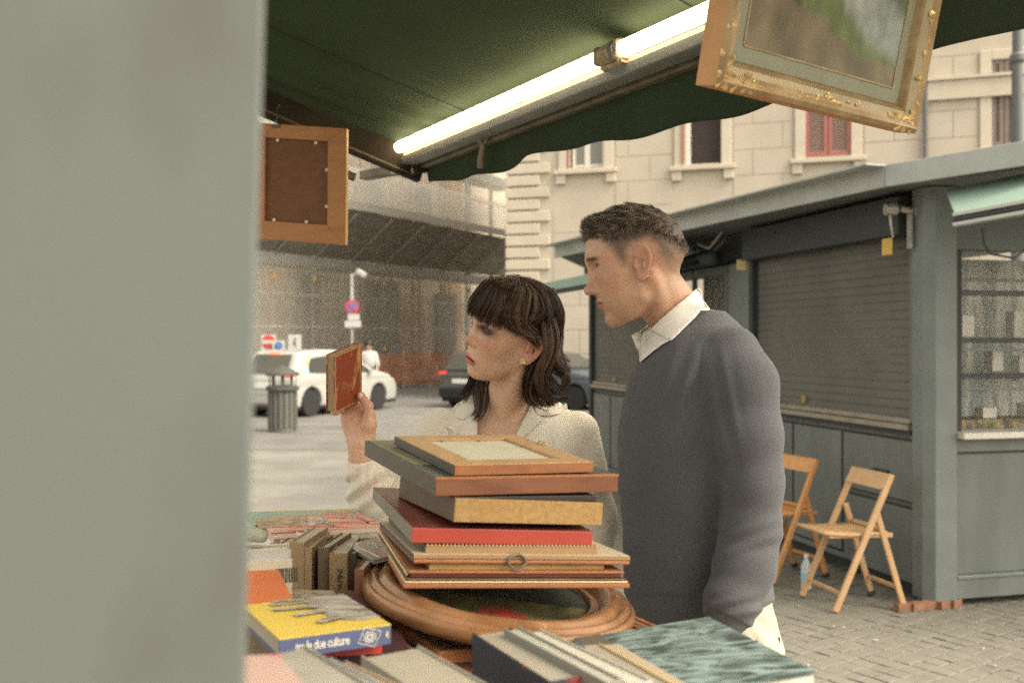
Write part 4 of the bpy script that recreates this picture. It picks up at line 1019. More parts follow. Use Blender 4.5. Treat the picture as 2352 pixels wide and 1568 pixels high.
# ------------------------------------------------------------------ scaffolded building on the left
def scaffold_building():
    d = Vector((1324/F, 1, 0)).normalized(); nrm = Vector((d.y, -d.x, 0))    # towards the viewer
    p0 = P(626, 784, 30.0); p0.z = 0; bay = 1.8
    def W(s, z, o=0): return p0+d*s+nrm*o+Vector((0, 0, z))
    root = thing('building', 'brown and orange plastered palazzo wrapped in grey scaffold netting', 'building', W(0, 0, -1.8))
    BRW = mat('brown_plaster', (.50, .42, .32), rough=.9, color2=(.60, .51, .39), scale=.55, thr=(.42, .55), detail=5); ORG = mat('orange_plaster', (.50, .31, .19), rough=.9, var=.15, scale=2)
    w = MB(); w.hexa([W(-14, 20, -1.9), W(30, 20, -1.9), W(30, 20, -12), W(-14, 20, -12)], (0, 0, -20)); w.build('wall', BRW, root)
    b = MB()
    for (s, w_, z0, z1) in ((1.5, .95, .6, 4.0), (8.9, 1.6, .5, 3.4), (7.2, .7, 5.0, 9.5), (3.0, .9, 5.4, 9.5), (12.4, .9, .6, 9), (5.6, .5, 6.3, 9.4)): b.hexa([W(s, z1, -1.84), W(s+w_, z1, -1.84), W(s+w_, z1, -1.9), W(s, z1, -1.9)], (0, 0, z0-z1)); 
    b.build('orange_band', ORG, root)
    cr = MB()
    for k in range(26): cr.hexa([W(-14, .30+.34*k+.24, -1.845), W(1.4, .30+.34*k+.24, -1.845), W(1.4, .30+.34*k+.24, -1.9), W(-14, .30+.34*k+.24, -1.9)], (0, 0, -.24)); cr.hexa([W(2.5, .30+.34*k+.24, -1.86), W(5.4, .30+.34*k+.24, -1.86), W(5.4, .30+.34*k+.24, -1.9), W(2.5, .30+.34*k+.24, -1.9)], (0, 0, -.24))
    o = cr.build('stone_courses', mat('tan_stone', (.44, .36, .25), rough=.9, var=.12, scale=1.5), root); o['kind'] = 'stuff'
    for (s, z0, wd, ht) in ((3.2, .5, .9, 3.3), (-1.6, .8, 1.2, 2.6), (6.9, .2, 1.7, 3.5), (6.4, 5.6, 1.0, 1.9), (9.7, 5.7, 1.0, 1.9), (2.6, 5.4, 1.1, 1.9), (11.5, 1.0, 1.1, 2.4)):
        f = MB(); f.hexa([W(s-.14, z0+ht+.14, -1.74), W(s+wd+.14, z0+ht+.14, -1.74), W(s+wd+.14, z0+ht+.14, -1.84), W(s-.14, z0+ht+.14, -1.84)], (0, 0, -ht-.28)); wo = f.build('window', mat('dark_window_surround', (.20, .17, .14), rough=.9), root)
        g = MB(); g.hexa([W(s, z0+ht, -1.72), W(s+wd, z0+ht, -1.72), W(s+wd, z0+ht, -1.738), W(s, z0+ht, -1.738)], (0, 0, -ht)); g.build('pane', mat('dark_pane', (.05, .045, .045), rough=.3), wo)
    # scaffolding: standards, ledgers, toe boards, braces
    sc = thing('scaffolding', 'tall grey tube scaffolding with translucent netting and a dark sloping fan', 'scaffolding', W(0, 0, 0))
    TB = mat('galvanised_tube', (.50, .485, .45), rough=.5, metal=.2)
    for k in range(-6, 9):
        m_ = MB(); m_.tube([W(bay*k, 0, 0), W(bay*k, 15, 0)], .052, 8); m_.build('standard', TB, sc, smooth=True)
        m_ = MB(); m_.tube([W(bay*k, 0, -1.0), W(bay*k, 15, -1.0)], .035, 6); m_.build('inner_standard', TB, sc, smooth=True)
        for z in (1.3, 3.55, 6.5): m_ = MB(); m_.box(W(bay*k+.02, z, .06), (.09, .05, .16)); m_.build('coupler', mat('orange_coupler', (.62, .33, .08), rough=.6), sc)
    DECK = mat('grey_deck', (.34, .335, .31), rough=.8, var=.1, scale=3)
    for z in (2.0, 3.0, 5.0, 7.2, 9.2, 11.2):
        m_ = MB(); m_.tube([W(-11, z, .05), W(15, z, .05)], .03, 6); m_.build('ledger', TB, sc)
    for z in (3.95, 8.1, 12.0):
        m_ = MB(); m_.hexa([W(-11, z+.05, -.05), W(15, z+.05, -.05), W(15, z+.05, -1.1), W(-11, z+.05, -1.1)], (0, 0, -.06)); m_.hexa([W(-11, z+.28, .02), W(15, z+.28, .02), W(15, z+.28, -.03), W(-11, z+.28, -.03)], (0, 0, -.34)); m_.build('deck', DECK, sc)
    for k, z in ((-1, 1.9), (3, 1.2), (5, 1.5)):
        m_ = MB(); m_.tube([W(bay*k, z, -.5), W(bay*(k+1), z+2, -.5)], .028, 6); m_.build('brace', TB, sc)
    # netting sheets: each between two standards, softly sagging
    NET = mat('grey_netting', (.42, .395, .34), rough=.95, alpha=.50, var=.08, scale=2.5)
    for k in range(-6, 8):
        for (za, zb) in ((0.15, 4.05), (6.2, 14.8)):
            def fn(u, v, k=k, za=za, zb=zb): return W(bay*(k+u), za+(zb-za)*v, .06+.05*math.sin(math.pi*u)+.012*math.sin(9*v+k*2+4*u))
            m_ = MB(); m_.grid(fn, 8, 12); m_.build('netting', NET, sc, smooth=True)
    # the fan: boards sloping outwards and up, seen from below
    z0, z1, o1 = 4.25, 5.55, 1.7; FAN = mat('dark_fan_boards', (.26, .24, .205), rough=.85, var=.25, scale=1.2, stretch=(1, 1, 6)); nb = 9
    s0, s1 = -11, 14
    for i in range(nb):
        a0, a1 = i/nb, (i+.94)/nb; m_ = MB()
        m_.hexa([W(s0, z0+(z1-z0)*a0+.03, o1*a0), W(s1, z0+(z1-z0)*a0+.03, o1*a0), W(s1, z0+(z1-z0)*a1+.03, o1*a1), W(s0, z0+(z1-z0)*a1+.03, o1*a1)], (0, 0, -.028)); m_.build('board', FAN, sc)
    for k in range(-6, 9):
        m_ = MB(); m_.tube([W(bay*k, z0-.10, 0), W(bay*k, z1-.08, o1+.06)], .035, 6); m_.build('outrigger', mat('dull_tube', (.30, .29, .24), rough=.6), sc)
    m_ = MB(); m_.hexa([W(s0, z1+.30, o1+.12), W(s1, z1+.30, o1+.12), W(s1, z1+.30, o1+.08), W(s0, z1+.30, o1+.08)], (0, 0, -.26)); m_.build('edge_board', mat('pale_edge_board', (.34, .325, .285), rough=.7), sc)
    for k in range(-6, 8):
        m_ = MB()
        def fn(u, v, k=k): return W(bay*(k+u), z1+.30+(1.3)*v, o1+.10-(.95*v))
        m_.grid(fn, 4, 4); m_.build('netting', NET, sc, smooth=True)
    # orange barrier mesh along the foot
    br = thing('barrier', 'orange plastic mesh barrier along the foot of the scaffolding', 'barrier', W(5, 0, 1.5))
    ON = mat('orange_mesh', (.50, .20, .105), rough=.7, alpha=.62, var=.2, scale=2)
    for k in range(7):
        def fn(u, v, k=k): return W(1.2+1.5*(k+u), .12+1.08*v-.06*math.sin(math.pi*u)*v, 1.8+.06*math.sin(5*u+k+3*v))
        m_ = MB(); m_.grid(fn, 8, 6); m_.build('mesh_panel', ON, br, smooth=True)
        m_ = MB(); m_.tube([W(1.2+1.5*k, 0, 1.8), W(1.2+1.5*k, 1.25, 1.8)], .025, 6); m_.build('post', TB, br)
scaffold_building()
# ------------------------------------------------------------------ kiosk on the right
KP = mat('kiosk_grey_green_paint', (.118, .131, .122), rough=.55, var=.24, scale=3.0, stretch=(1, 1, .35), bump=.12, bscale=25, dist=.004, detail=7)
KL = mat('kiosk_light_paint', (.142, .160, .150), rough=.5, var=.10, scale=5)
KD = mat('kiosk_dark_paint', (.030, .034, .034), rough=.7)
SLT = mat('shutter_slat_olive', (.120, .113, .094), rough=.8, color2=(.094, .090, .077), scale=2.2, thr=(.35, .65), bump=.1, bscale=60)
def kiosk():
    C = Vector((2.457, 5.80, 0)); dl = Vector((-.244, .970, 0)).normalized(); nl = Vector((-dl.y, dl.x, 0)); dr = -nl; nr = -dl
    Lf = lambda t, z, o=0: C+dl*t+nl*o+Vector((0, 0, z))
    Rf = lambda s, z, o=0: C+dr*s+nr*o+Vector((0, 0, z))
    k = thing('kiosk', 'long grey-green metal market kiosk with its roller shutters down', 'kiosk', C)
    def LB(name, t0, t1, z0, z1, o0, o1, m=KP, par=None, bev=.004):
        b = MB(); b.hexa([Lf(t0, z1, o1), Lf(t1, z1, o1), Lf(t1, z1, o0), Lf(t0, z1, o0)], (0, 0, z0-z1)); return b.build(name, m, par or k, bevel=bev)
    def RB(name, s0, s1, z0, z1, o0, o1, m=KP, par=None, bev=.004):
        b = MB(); b.hexa([Rf(s0, z1, o1), Rf(s1, z1, o1), Rf(s1, z1, o0), Rf(s0, z1, o0)], (0, 0, z0-z1)); return b.build(name, m, par or k, bevel=bev)
    # body shells (set back), cabinets under the shutters
    LB('wall', .06, 6.30, .10, .985, -.60, -.02, KP); LB('wall', .06, 6.30, 2.19, 2.45, -.60, -.05, KD)
    LB('plinth', .15, 6.2, .0, .11, -.55, -.09, KD); RB('plinth', .2, 3.0, .0, .055, -1.6, -.12, KD)
    # corner post and the other posts
    b = MB(); pts = [Rf(-.02, 0, .045), Rf(.125, 0, .045), Rf(.125, 0, -.10), Lf(.14, 0, -.10), Lf(.14, 0, .045), Lf(.02, 0, .06)]
    b.prism(pts, (0, 0, .045), (0, 0, 2.45)); b.build('corner_post', KL, k, bevel=.006)
    LB('post', .155, .20, 1.06, 2.2, -.05, .02, KP)
    LB('post', 2.16, 2.22, 1.06, 2.2, -.05, .028, KD); LB('post', 2.22, 2.60, .985, 2.19, -.06, .02, KL); LB('post', 2.60, 2.64, 1.0, 2.19, -.06, .03, KP)
    LB('post', 3.98, 4.16, .985, 2.19, -.06, .02, KL); LB('post', 6.14, 6.22, 0, 2.35, -.08, .03, KD); LB('post', 4.165, 4.20, 1.06, 2.2, -.05, .028, KD)
    # shutters, one slat at a time
    ms = None
    for t0, t1 in ((.205, 2.155), (4.205, 6.135)):
        n = 20; p = (2.185-1.085)/n
        for i in range(n):
            z = 1.085+p*i; prof = [(0, 0), (.008, .0005), (.0078, .25*p), (.005, .7*p), (.001, p-.0006), (-.006, p-.0006), (-.006, 0)]
            b = MB(); b.prism([Lf(0, z+zz, -.028+oo) for oo, zz in prof], dl*t0, dl*t1); b.build('shutter_slat', SLT, k)
        LB('shutter_box', t0-.02, t1+.02, 2.19, 2.42, -.045, .11, KD)
        LB('shutter_foot_rail', t0, t1, 1.052, 1.083, -.04, .012, mat('worn_rail', (.24, .21, .16), rough=.5, var=.2, scale=8)); LB('ledge', t0-.02, t1+.02, 1.015, 1.048, -.06, .045, mat('worn_rail', (.2, .2, .2)))
        LB('ledge', t0-.02, t1+.02, .987, 1.012, -.03, .025, KD)
        b = MB(); b.box(Lf((t0+t1)/2+.25, 1.135, .004), (.022, .022, .05)); b.build('lock', mat('brass_lock', (.45, .33, .12), metal=.6, rough=.4), k)
    # cabinet doors: panels over dark sheets that paint the shadow in the gaps
    r = random.Random(8)
    for t0, t1, z0, z1 in ((.17, .92, .575, .955), (.935, 1.56, .14, .955), (.17, .915, .12, .545), (1.575, 2.15, .14, .955), (2.18, 2.60, .14, .955), (2.66, 3.9, .14, .955), (4.2, 4.9, .14, .955), (4.92, 5.5, .14, .955), (5.53, 6.1, .14, .955)):
        LB('cabinet_door', t0+.008, t1-.008, z0+.008, z1-.008, -.018, .012, KP, bev=.006)
        LB('door_gap_shade', t0-.004, t1+.004, z0-.004, z1+.004, -.019, -.013, KD, bev=0)
    LB('skirting', .13, 6.1, .10, .135, -.018, .02, KP)
    LB('handle', .40, .56, .73, .748, .012, .035, KD, bev=.003)
    # window between the shutters with souvenirs behind the glass
    LB('window_sill', 2.62, 4.0, .99, 1.03, -.3, .04, KL)
    LB('window_frame', 3.30, 3.34, 1.03, 2.19, -.03, .01, KP); LB('window_frame', 2.64, 3.98, 2.12, 2.19, -.03, .01, KP)
    gp = LB('glass_pane', 2.64, 3.98, 1.03, 2.12, -.018, -.012, mat('kiosk_glass', (.10, .11, .10), rough=.06, alpha=.05, spec=.9), bev=0)
    LB('curtain', 2.64, 3.98, 1.03, 2.19, -.42, -.40, mat('grey_curtain', (.26, .255, .22), rough=.9, var=.35, scale=9, stretch=(6, 6, .3)))
    LB('post', 2.9, 2.97, 1.03, 2.15, -.25, -.20, mat('grey_inner_post', (.12, .12, .11)))
    # roof: one slab with a bent outline
    rp = [(2.14, 5.67), (.47, 10.5), (.9, 12.3), (4.5, 12.8), (6.0, 5.8), (5.6, 4.25), (2.60, 4.96)]
    b = MB(); b.prism([(x, y, 0) for x, y in rp], (0, 0, 2.455), (0, 0, 2.52)); b.build('roof', mat('roof_underside_grey', (.13, .135, .13), rough=.8), k)
    FA = mat('roof_fascia_zinc', (.33, .345, .32), rough=.5, var=.13, scale=4, bump=.1)
    for (a, c) in ((rp[0], rp[1]), (rp[6], rp[0]), (rp[5], rp[6])):
        b = MB(); a3 = Vector((*a, 2.49)); c3 = Vector((*c, 2.49)); d = (c3-a3).normalized(); n_ = Vector((d.y, -d.x, 0)); 
        if n_.dot(Vector((0, -1, 0))+Vector((-.5, 0, 0))) < 0: n_ = -n_
        b.bar(a3+n_*.012-d*.0, c3+n_*.012, .028, .125); b.build('fascia', FA, k, bevel=.004)
    b = MB(); b.bar(Vector((2.14, 5.67, 2.552))+dl*0, Vector((.47, 10.5, 2.552)), .30, .012); b.build('roof_edge', FA, k)
    # black awning cassette and folded arms over the window
    b = MB(); b.tube([Lf(2.52, 2.235, .17), Lf(4.9, 2.235, .17)], .058, 12); b.build('awning_cassette', KD, k, smooth=True)
    b = MB()
    for t in (2.6, 3.3): b.bar(Lf(t, 2.40, .05), Lf(t, 2.24, .2), .02, .02)
    b.tube([Lf(2.2, 2.42, .26), Lf(2.35, 2.34, .27), Lf(2.5, 2.31, .24), Lf(2.8, 2.38, .2)], .010, 6); b.build('bracket', mat('worn_rail', (.3, .3, .3)), k)
    b = MB(); b.hexa([Lf(2.95, 2.36, .18), Lf(4.6, 2.36, .18), Lf(4.6, 2.34, .30), Lf(2.95, 2.34, .30)], (0, 0, -.04)); b.build('folded_canopy', mat('mint_canvas', (.24, .33, .275), rough=.8, var=.08), k)
    # camera bracket, wires and yellow label by the corner
    b = MB(); c = Lf(.13, 2.30, .13)
    b.tube([c+Vector((-.09, 0, .03)), c+Vector((-.02, 0, .03))], .034, 12); b.tube([c+Vector((-.0, 0, .035)), c+Vector((.07, 0, .02))], .020, 10); b.box(c+Vector((.10, 0, .015)), (.05, .05, .05)); b.box(c+Vector((.055, .0, -.10)), (.022, .03, .20)); b.tube([c+Vector((-.06, 0, .0)), c+Vector((-.055, 0, -.06)), c+Vector((-.035, .02, -.13))], .008, 6)
    b.build('awning_motor', mat('worn_steel', (.38, .36, .32), metal=.5, rough=.45, var=.3, scale=30), k, smooth=False)
    LB('label', .23, .33, 2.075, 2.175, .112, .116, mat('yellow_label', (.55, .36, .07), rough=.6, var=.2, scale=30), bev=0)
    b = MB(); b.box(Lf(2.30, 2.165, .05), (.07, .02, .085)); b.build('label', mat('pale_yellow_label', (.72, .58, .28)), k)
    # right-hand face: counter window over a panelled front
    RB('wall', .135, .35, 2.09, 2.45, -.08, .0, KP); RB('wall', .35, 3.2, 2.09, 2.45, -.08, .0, KP)
    RB('window_post', .135, .20, 1.02, 2.088, -.10, -.01, KD); RB('window_post', 1.02, 1.09, 1.02, 2.088, -.10, -.01, mat('brown_post', (.14, .12, .09)))
    WD = mat('black_shelf', (.020, .022, .024), rough=.4)
    for z in (1.845, 1.560, 1.345): RB('shelf', .20, 1.01, z-.018, z+.012, -.16, -.08, WD)
    for z in (1.915, 1.500, 1.270): RB('rail', .13, 1.7, z-.008, z+.008, -.04, -.02, KL)
    RB('glass_pane', .20, 3.1, 1.03, 2.088, -.070, -.064, mat('kiosk_glass', (.5, .5, .5)), bev=0)
    RB('backdrop', .14, 3.2, 1.0, 2.09, -.62, -.60, mat('pale_backdrop', (.80, .79, .70), rough=.8, color2=(.38, .42, .39), scale=3.5, thr=(.40, .60), stretch=(4, 4, .35)))  # pale colour stands in for daylight entering from the glazed far side
    WS = mat('white_goods', (.72, .68, .60), rough=.6)
    g = random.Random(2)
    for s_, z_, w_, h_ in ((.24, 1.87, .10, .16), (.40, 1.58, .09, .13), (.62, 1.365, .08, .14), (.78, 1.58, .06, .16), (.82, 1.30, .14, .16), (.55, 1.05, .10, .09), (.86, 1.04, .12, .12)): RB('merchandise', s_, s_+w_, z_, z_+h_, -.34, -.26, WS)
    MR = mat('maroon_box', (.20, .045, .05), rough=.6)
    for s_, z_, w_, h_ in ((.93, 1.62, .4, .08), (.99, 1.36, .4, .20), (.92, 1.16, .4, .07)): RB('merchandise', s_, s_+w_, z_, z_+h_, -.2, -.12, MR)
    RB('counter', .128, 3.2, .985, 1.022, -.40, .10, mat('pale_counter', (.56, .53, .46), rough=.5, var=.1)); RB('counter_clutter', .16, 1.6, 1.022, 1.075, -.40, -.15, mat('mustard_goods', (.34, .27, .11), color2=(.10, .09, .07), scale=18, thr=(.4, .6)))
    RB('rail', .128, 3.2, .905, .982, -.06, .035, KP); RB('rail', .128, 3.2, .05, .165, -.06, .035, KP); RB('moulding', .128, 3.2, .166, .186, -.05, .045, KL)
    RB('panel', .128, 3.2, .187, .904, -.08, .010, KP); RB('painted_shadow_strip', .128, 3.2, .893, .9045, .011, .020, KD, bev=0)  # dark strip paints the shadow below the upper rail
    b = MB(); 
    for i in range(5): b.box(Rf(-.22+.085*i, .028, .02+.012*(i % 2)), (.09, .055, .045), Matrix.Rotation(.25+.1*i, 3, 'Z'))
    b.build('brick_wedge', mat('old_brick', (.24, .12, .07), rough=.9, var=.3, scale=20), k)
    for s_, cl in ((2.75, (.7, .66, .6)), (2.95, (.50, .06, .06)), (3.12, (.7, .68, .62)), (3.22, (.70, .66, .58)), (3.45, (.62, .6, .5))):
        b = MB(); b.lathe([(.028, 0), (.032, .01), (.032, .14), (.013, .19), (.013, .24)], Lf(s_, 1.06, -.14), 12); b.build('souvenir_bottle', mat('souvenir_%d' % int(s_*100), cl, rough=.4), k, smooth=True)
    LB('shelf', 2.66, 3.95, 1.03, 1.055, -.25, -.05, mat('terracotta_shelf', (.36, .13, .06)))
    # open mint awning further along
    aw = thing('awning', 'mint green canvas awning held out on black arms, behind the man\'s face', 'awning', Lf(3.7, 2.2, .5))
    def fn(u, v): return Lf(2.75+1.95*u, 2.36-.30*v-.03*math.sin(math.pi*v), .1+1.02*v)
    m_ = MB(); m_.grid(fn, 6, 6); o = m_.build('canopy', mat('mint_canvas', (.24, .33, .275)), aw, smooth=True); so = o.modifiers.new('s', 'SOLIDIFY'); so.thickness = .004
    m_ = MB(); m_.bar(Lf(2.72, 2.075, 1.13), Lf(4.73, 2.075, 1.13), .03, .085); m_.build('valance', mat('mint_canvas', (.3, .3, .3)), aw, bevel=.006); m_ = MB(); m_.bar(Lf(2.72, 2.015, 1.11), Lf(4.60, 2.015, 1.11), .04, .035); m_.build('front_bar', KD, aw, bevel=.006); mat('grey_aluminium', (.42, .42, .39), rough=.4, metal=.4)
    for t in (4.6, 3.0):
        m_ = MB(); m_.bar(Lf(t, 2.02, 1.10), Lf(t-.55, 2.14, .55), .035, .04); m_.bar(Lf(t-.55, 2.15, .55), Lf(t-.1, 2.25, .08), .035, .04); m_.build('arm', KD, aw, bevel=.004)
    # the neighbour's awning, cut by the right edge
    aw = thing('awning', 'half-open pale green awning with a ribbed grey front bar at the right edge', 'awning', (2.6, 5.2, 2.2))
    a = P(2193, 503, 5.0); b_ = P(2540, 440, 4.45); up = Vector((.35, 1.0, .42)).normalized()
    m_ = MB(); m_.hexa([a+Vector((0, 0, .03)), b_+Vector((0, 0, .03)), b_+up*.62, a+up*.62], (0, 0, -.006)); m_.build('canopy', mat('mint_canvas_lit', (.19, .27, .215), rough=.8, trans=0), aw)  # light coming through the canvas is put into the base colour
    for i, (dz_, w_) in enumerate(((.020, .05), (-.006, .042), (-.030, .05))):
        m_ = MB(); m_.bar(a+Vector((0, 0, dz_)), b_+Vector((0, 0, dz_)), w_, .020); m_.build('front_bar', mat('grey_aluminium', (.4, .4, .4)) if i != 1 else KD, aw, bevel=.004)
    m_ = MB(); m_.bar(a+(b_-a)*.3, a+(b_-a)*.3+up*.6+Vector((0, 0, -.1)), .03, .035); m_.bar(a+(b_-a)*.95, a+(b_-a)*.95+up*.75+Vector((0, 0, -.08)), .03, .035); m_.build('arm', KD, aw)
    m_ = MB(); m_.tube([a+Vector((.16, .05, -.04)), a+Vector((.17, .05, -.12)), a+Vector((.21, .06, -.17)), a+Vector((.34, .08, -.19)), a+Vector((.44, .1, -.12))], .006, 6); m_.build('cord', KD, aw)
    m_ = MB(); m_.box(Rf(.80, 2.21, -.02), (.34, .04, .20), Matrix.Rotation(math.atan2(dr.y, dr.x), 3, 'Z')); tag(m_.build('blank_sign', mat('blank_white_panel', (.70, .68, .62), rough=.5), None, bevel=.004), 'blank white panel fixed above the kiosk window under the pale awning', 'sign')
kiosk()

# ------------------------------------------------------------------ folding chairs
def chair(name, label, foot_f, foot_r, side, col, group):
    """near front foot, near rear foot on the ground; side = vector to the far pair"""
    f = Vector(foot_f); r_ = Vector(foot_r); s = Vector(side); d = (r_-f); d.z = 0; D_ = d.length; d.normalize(); Z = Vector((0, 0, 1))
    t = thing(name, label, 'chair', (f+r_+s)/2, group)
    Q = lambda a, w, z: f+d*a+s*w+Z*z
    for w in (.04, .96):
        m = MB(); m.bar(Q(0, w, .0), Q(D_*.80, w, .775), .024, .036, up=d); m.build('leg', col, t, bevel=.006)
    for w in (.10, .90):
        m = MB(); m.bar(Q(D_*1.02, w, .0), Q(D_*.62, w, .56), .022, .034, up=d); m.build('leg', col, t, bevel=.006)
        m = MB(); m.bar(Q(D_*1.02, w, 0), Q(D_*1.0, w, .03), .026, .038, up=d); m.build('foot_cap', mat('dark_rubber', (.03, .03, .03)), t)
    m = MB()
    m.hexa([Q(D_*.745, .04, .775), Q(D_*.745, .96, .775), Q(D_*.79, .96, .78), Q(D_*.79, .04, .78)], -d*.045+Z*(-.085)); m.build('backrest', col, t, bevel=.006)
    for i in range(1):
        def fn(u, v): return Q(-.055+(D_*.90)*u, .085+.83*v, .448-.012*math.sin(math.pi*u)+.012*u*0)
        m = MB(); m.grid(fn, 8, 4); o = m.build('seat', col, t, smooth=True); so = o.modifiers.new('s', 'SOLIDIFY'); so.thickness = .016; so.offset = -1
    for w in (.12, .88): m = MB(); m.bar(Q(-.02, w, .425), Q(D_*.86, w, .425), .018, .026); m.build('seat_rail', col, t, bevel=.003)
    m = MB(); m.bar(Q(D_*.09, .04, .10), Q(D_*.09, .96, .10), .016, .022); m.build('stretcher', col, t, bevel=.003)
    m = MB(); m.bar(Q(D_*.95, .1, .12), Q(D_*.95, .9, .12), .016, .022); m.build('stretcher', col, t, bevel=.003)
    m = MB(); m.bar(Q(D_*.70, .1, .46), Q(D_*.70, .9, .46), .018, .022); m.build('stretcher', col, t, bevel=.003)
    return t
W1 = mat('pale_beech', (.52, .33, .17), rough=.55, color2=(.42, .25, .12), scale=18, thr=(.3, .7), stretch=(1, 1, .2)); W2 = mat('orange_beech', (.55, .27, .095), rough=.5, color2=(.45, .21, .07), scale=18, thr=(.3, .7), stretch=(1, 1, .2))
gf = ground(1922, 1406, .015); gr_ = ground(2084, 1402, .015)
chair('folding_chair', 'pale wooden folding chair standing open in front of the kiosk, nearer one', gf, gr_, (ground(1839, 1366, .015)-gf), W1, 'folding chairs by the kiosk')
gf = ground(1779, 1341, .015); gr_ = ground(1905, 1328, .015)
chair('folding_chair', 'orange-toned wooden folding chair half hidden behind the man', gf, gr_, Vector((-.15, .37, 0)), W2, 'folding chairs by the kiosk')
bt = thing('water_bottle', 'small clear plastic water bottle with a blue label under the folding chairs', 'bottle', ground(1852, 1352, .015))
m = MB(); m.lathe([(.030, 0), (.033, .01), (.033, .13), (.028, .155), (.012, .185), (.012, .20)], bt.location, 14); m.build('body', mat('clear_plastic', (.75, .78, .76), rough=.15, alpha=.45, spec=.8), bt, smooth=True)
m = MB(); m.lathe([(.0335, .055), (.0335, .105)], bt.location, 14); m.build('label', mat('blue_label', (.25, .50, .58)), bt); m = MB(); m.lathe([(.014, .198), (.014, .215)], bt.location, 10); m.build('cap', mat('white_cap', (.7, .7, .68)), bt)

# ------------------------------------------------------------------ litter bin
def litter_bin():
    c = ground(652, 990); c.y -= .1; t = thing('litter_bin', 'round grey cast-iron litter bin with a ribbed body and pointed lid', 'bin', c); s = 1.0
    G = mat('bin_dark_iron', (.060, .059, .050), rough=.6, var=.2, scale=8); G2 = mat('bin_lighter_rib', (.125, .118, .095), rough=.6)
    m = MB(); m.lathe([(.245, 0), (.25, .02), (.235, .06), (.235, .70), (.25, .72)], c, 32); m.build('body', G, t, smooth=False)
    for k in range(16):
        a = k*math.pi/8+.1; m = MB(); p = c+Vector((.242*math.cos(a), .242*math.sin(a), 0)); m.bar(p+Vector((0, 0, .06)), p+Vector((0, 0, .69)), .034, .014, up=(math.cos(a), math.sin(a), 0)); m.build('rib', G2, t, bevel=.004)
    m = MB(); m.lathe([(.245, .70), (.285, .72), (.285, .775), (.25, .79)], c, 32); m.build('rim', G, t, smooth=False)
    for k in range(8):
        a = k*math.pi/4+.2; m = MB(); p = c+Vector((.22*math.cos(a), .22*math.sin(a), 0)); m.bar(p+Vector((0, 0, .78)), p+Vector((0, 0, .98)), .05, .02, up=(math.cos(a), math.sin(a), 0)); m.build('post', G, t)
    m = MB(); m.lathe([(.285, .965), (.285, 1.0), (.20, 1.06), (.09, 1.10), (.03, 1.13)], c, 32); m.build('lid', G, t, smooth=False)
    m = MB(); m.lathe([(.20, .55), (.20, .79)], c, 20); m.build('inner_bucket', mat('bucket', (.03, .03, .03)), t)
litter_bin()

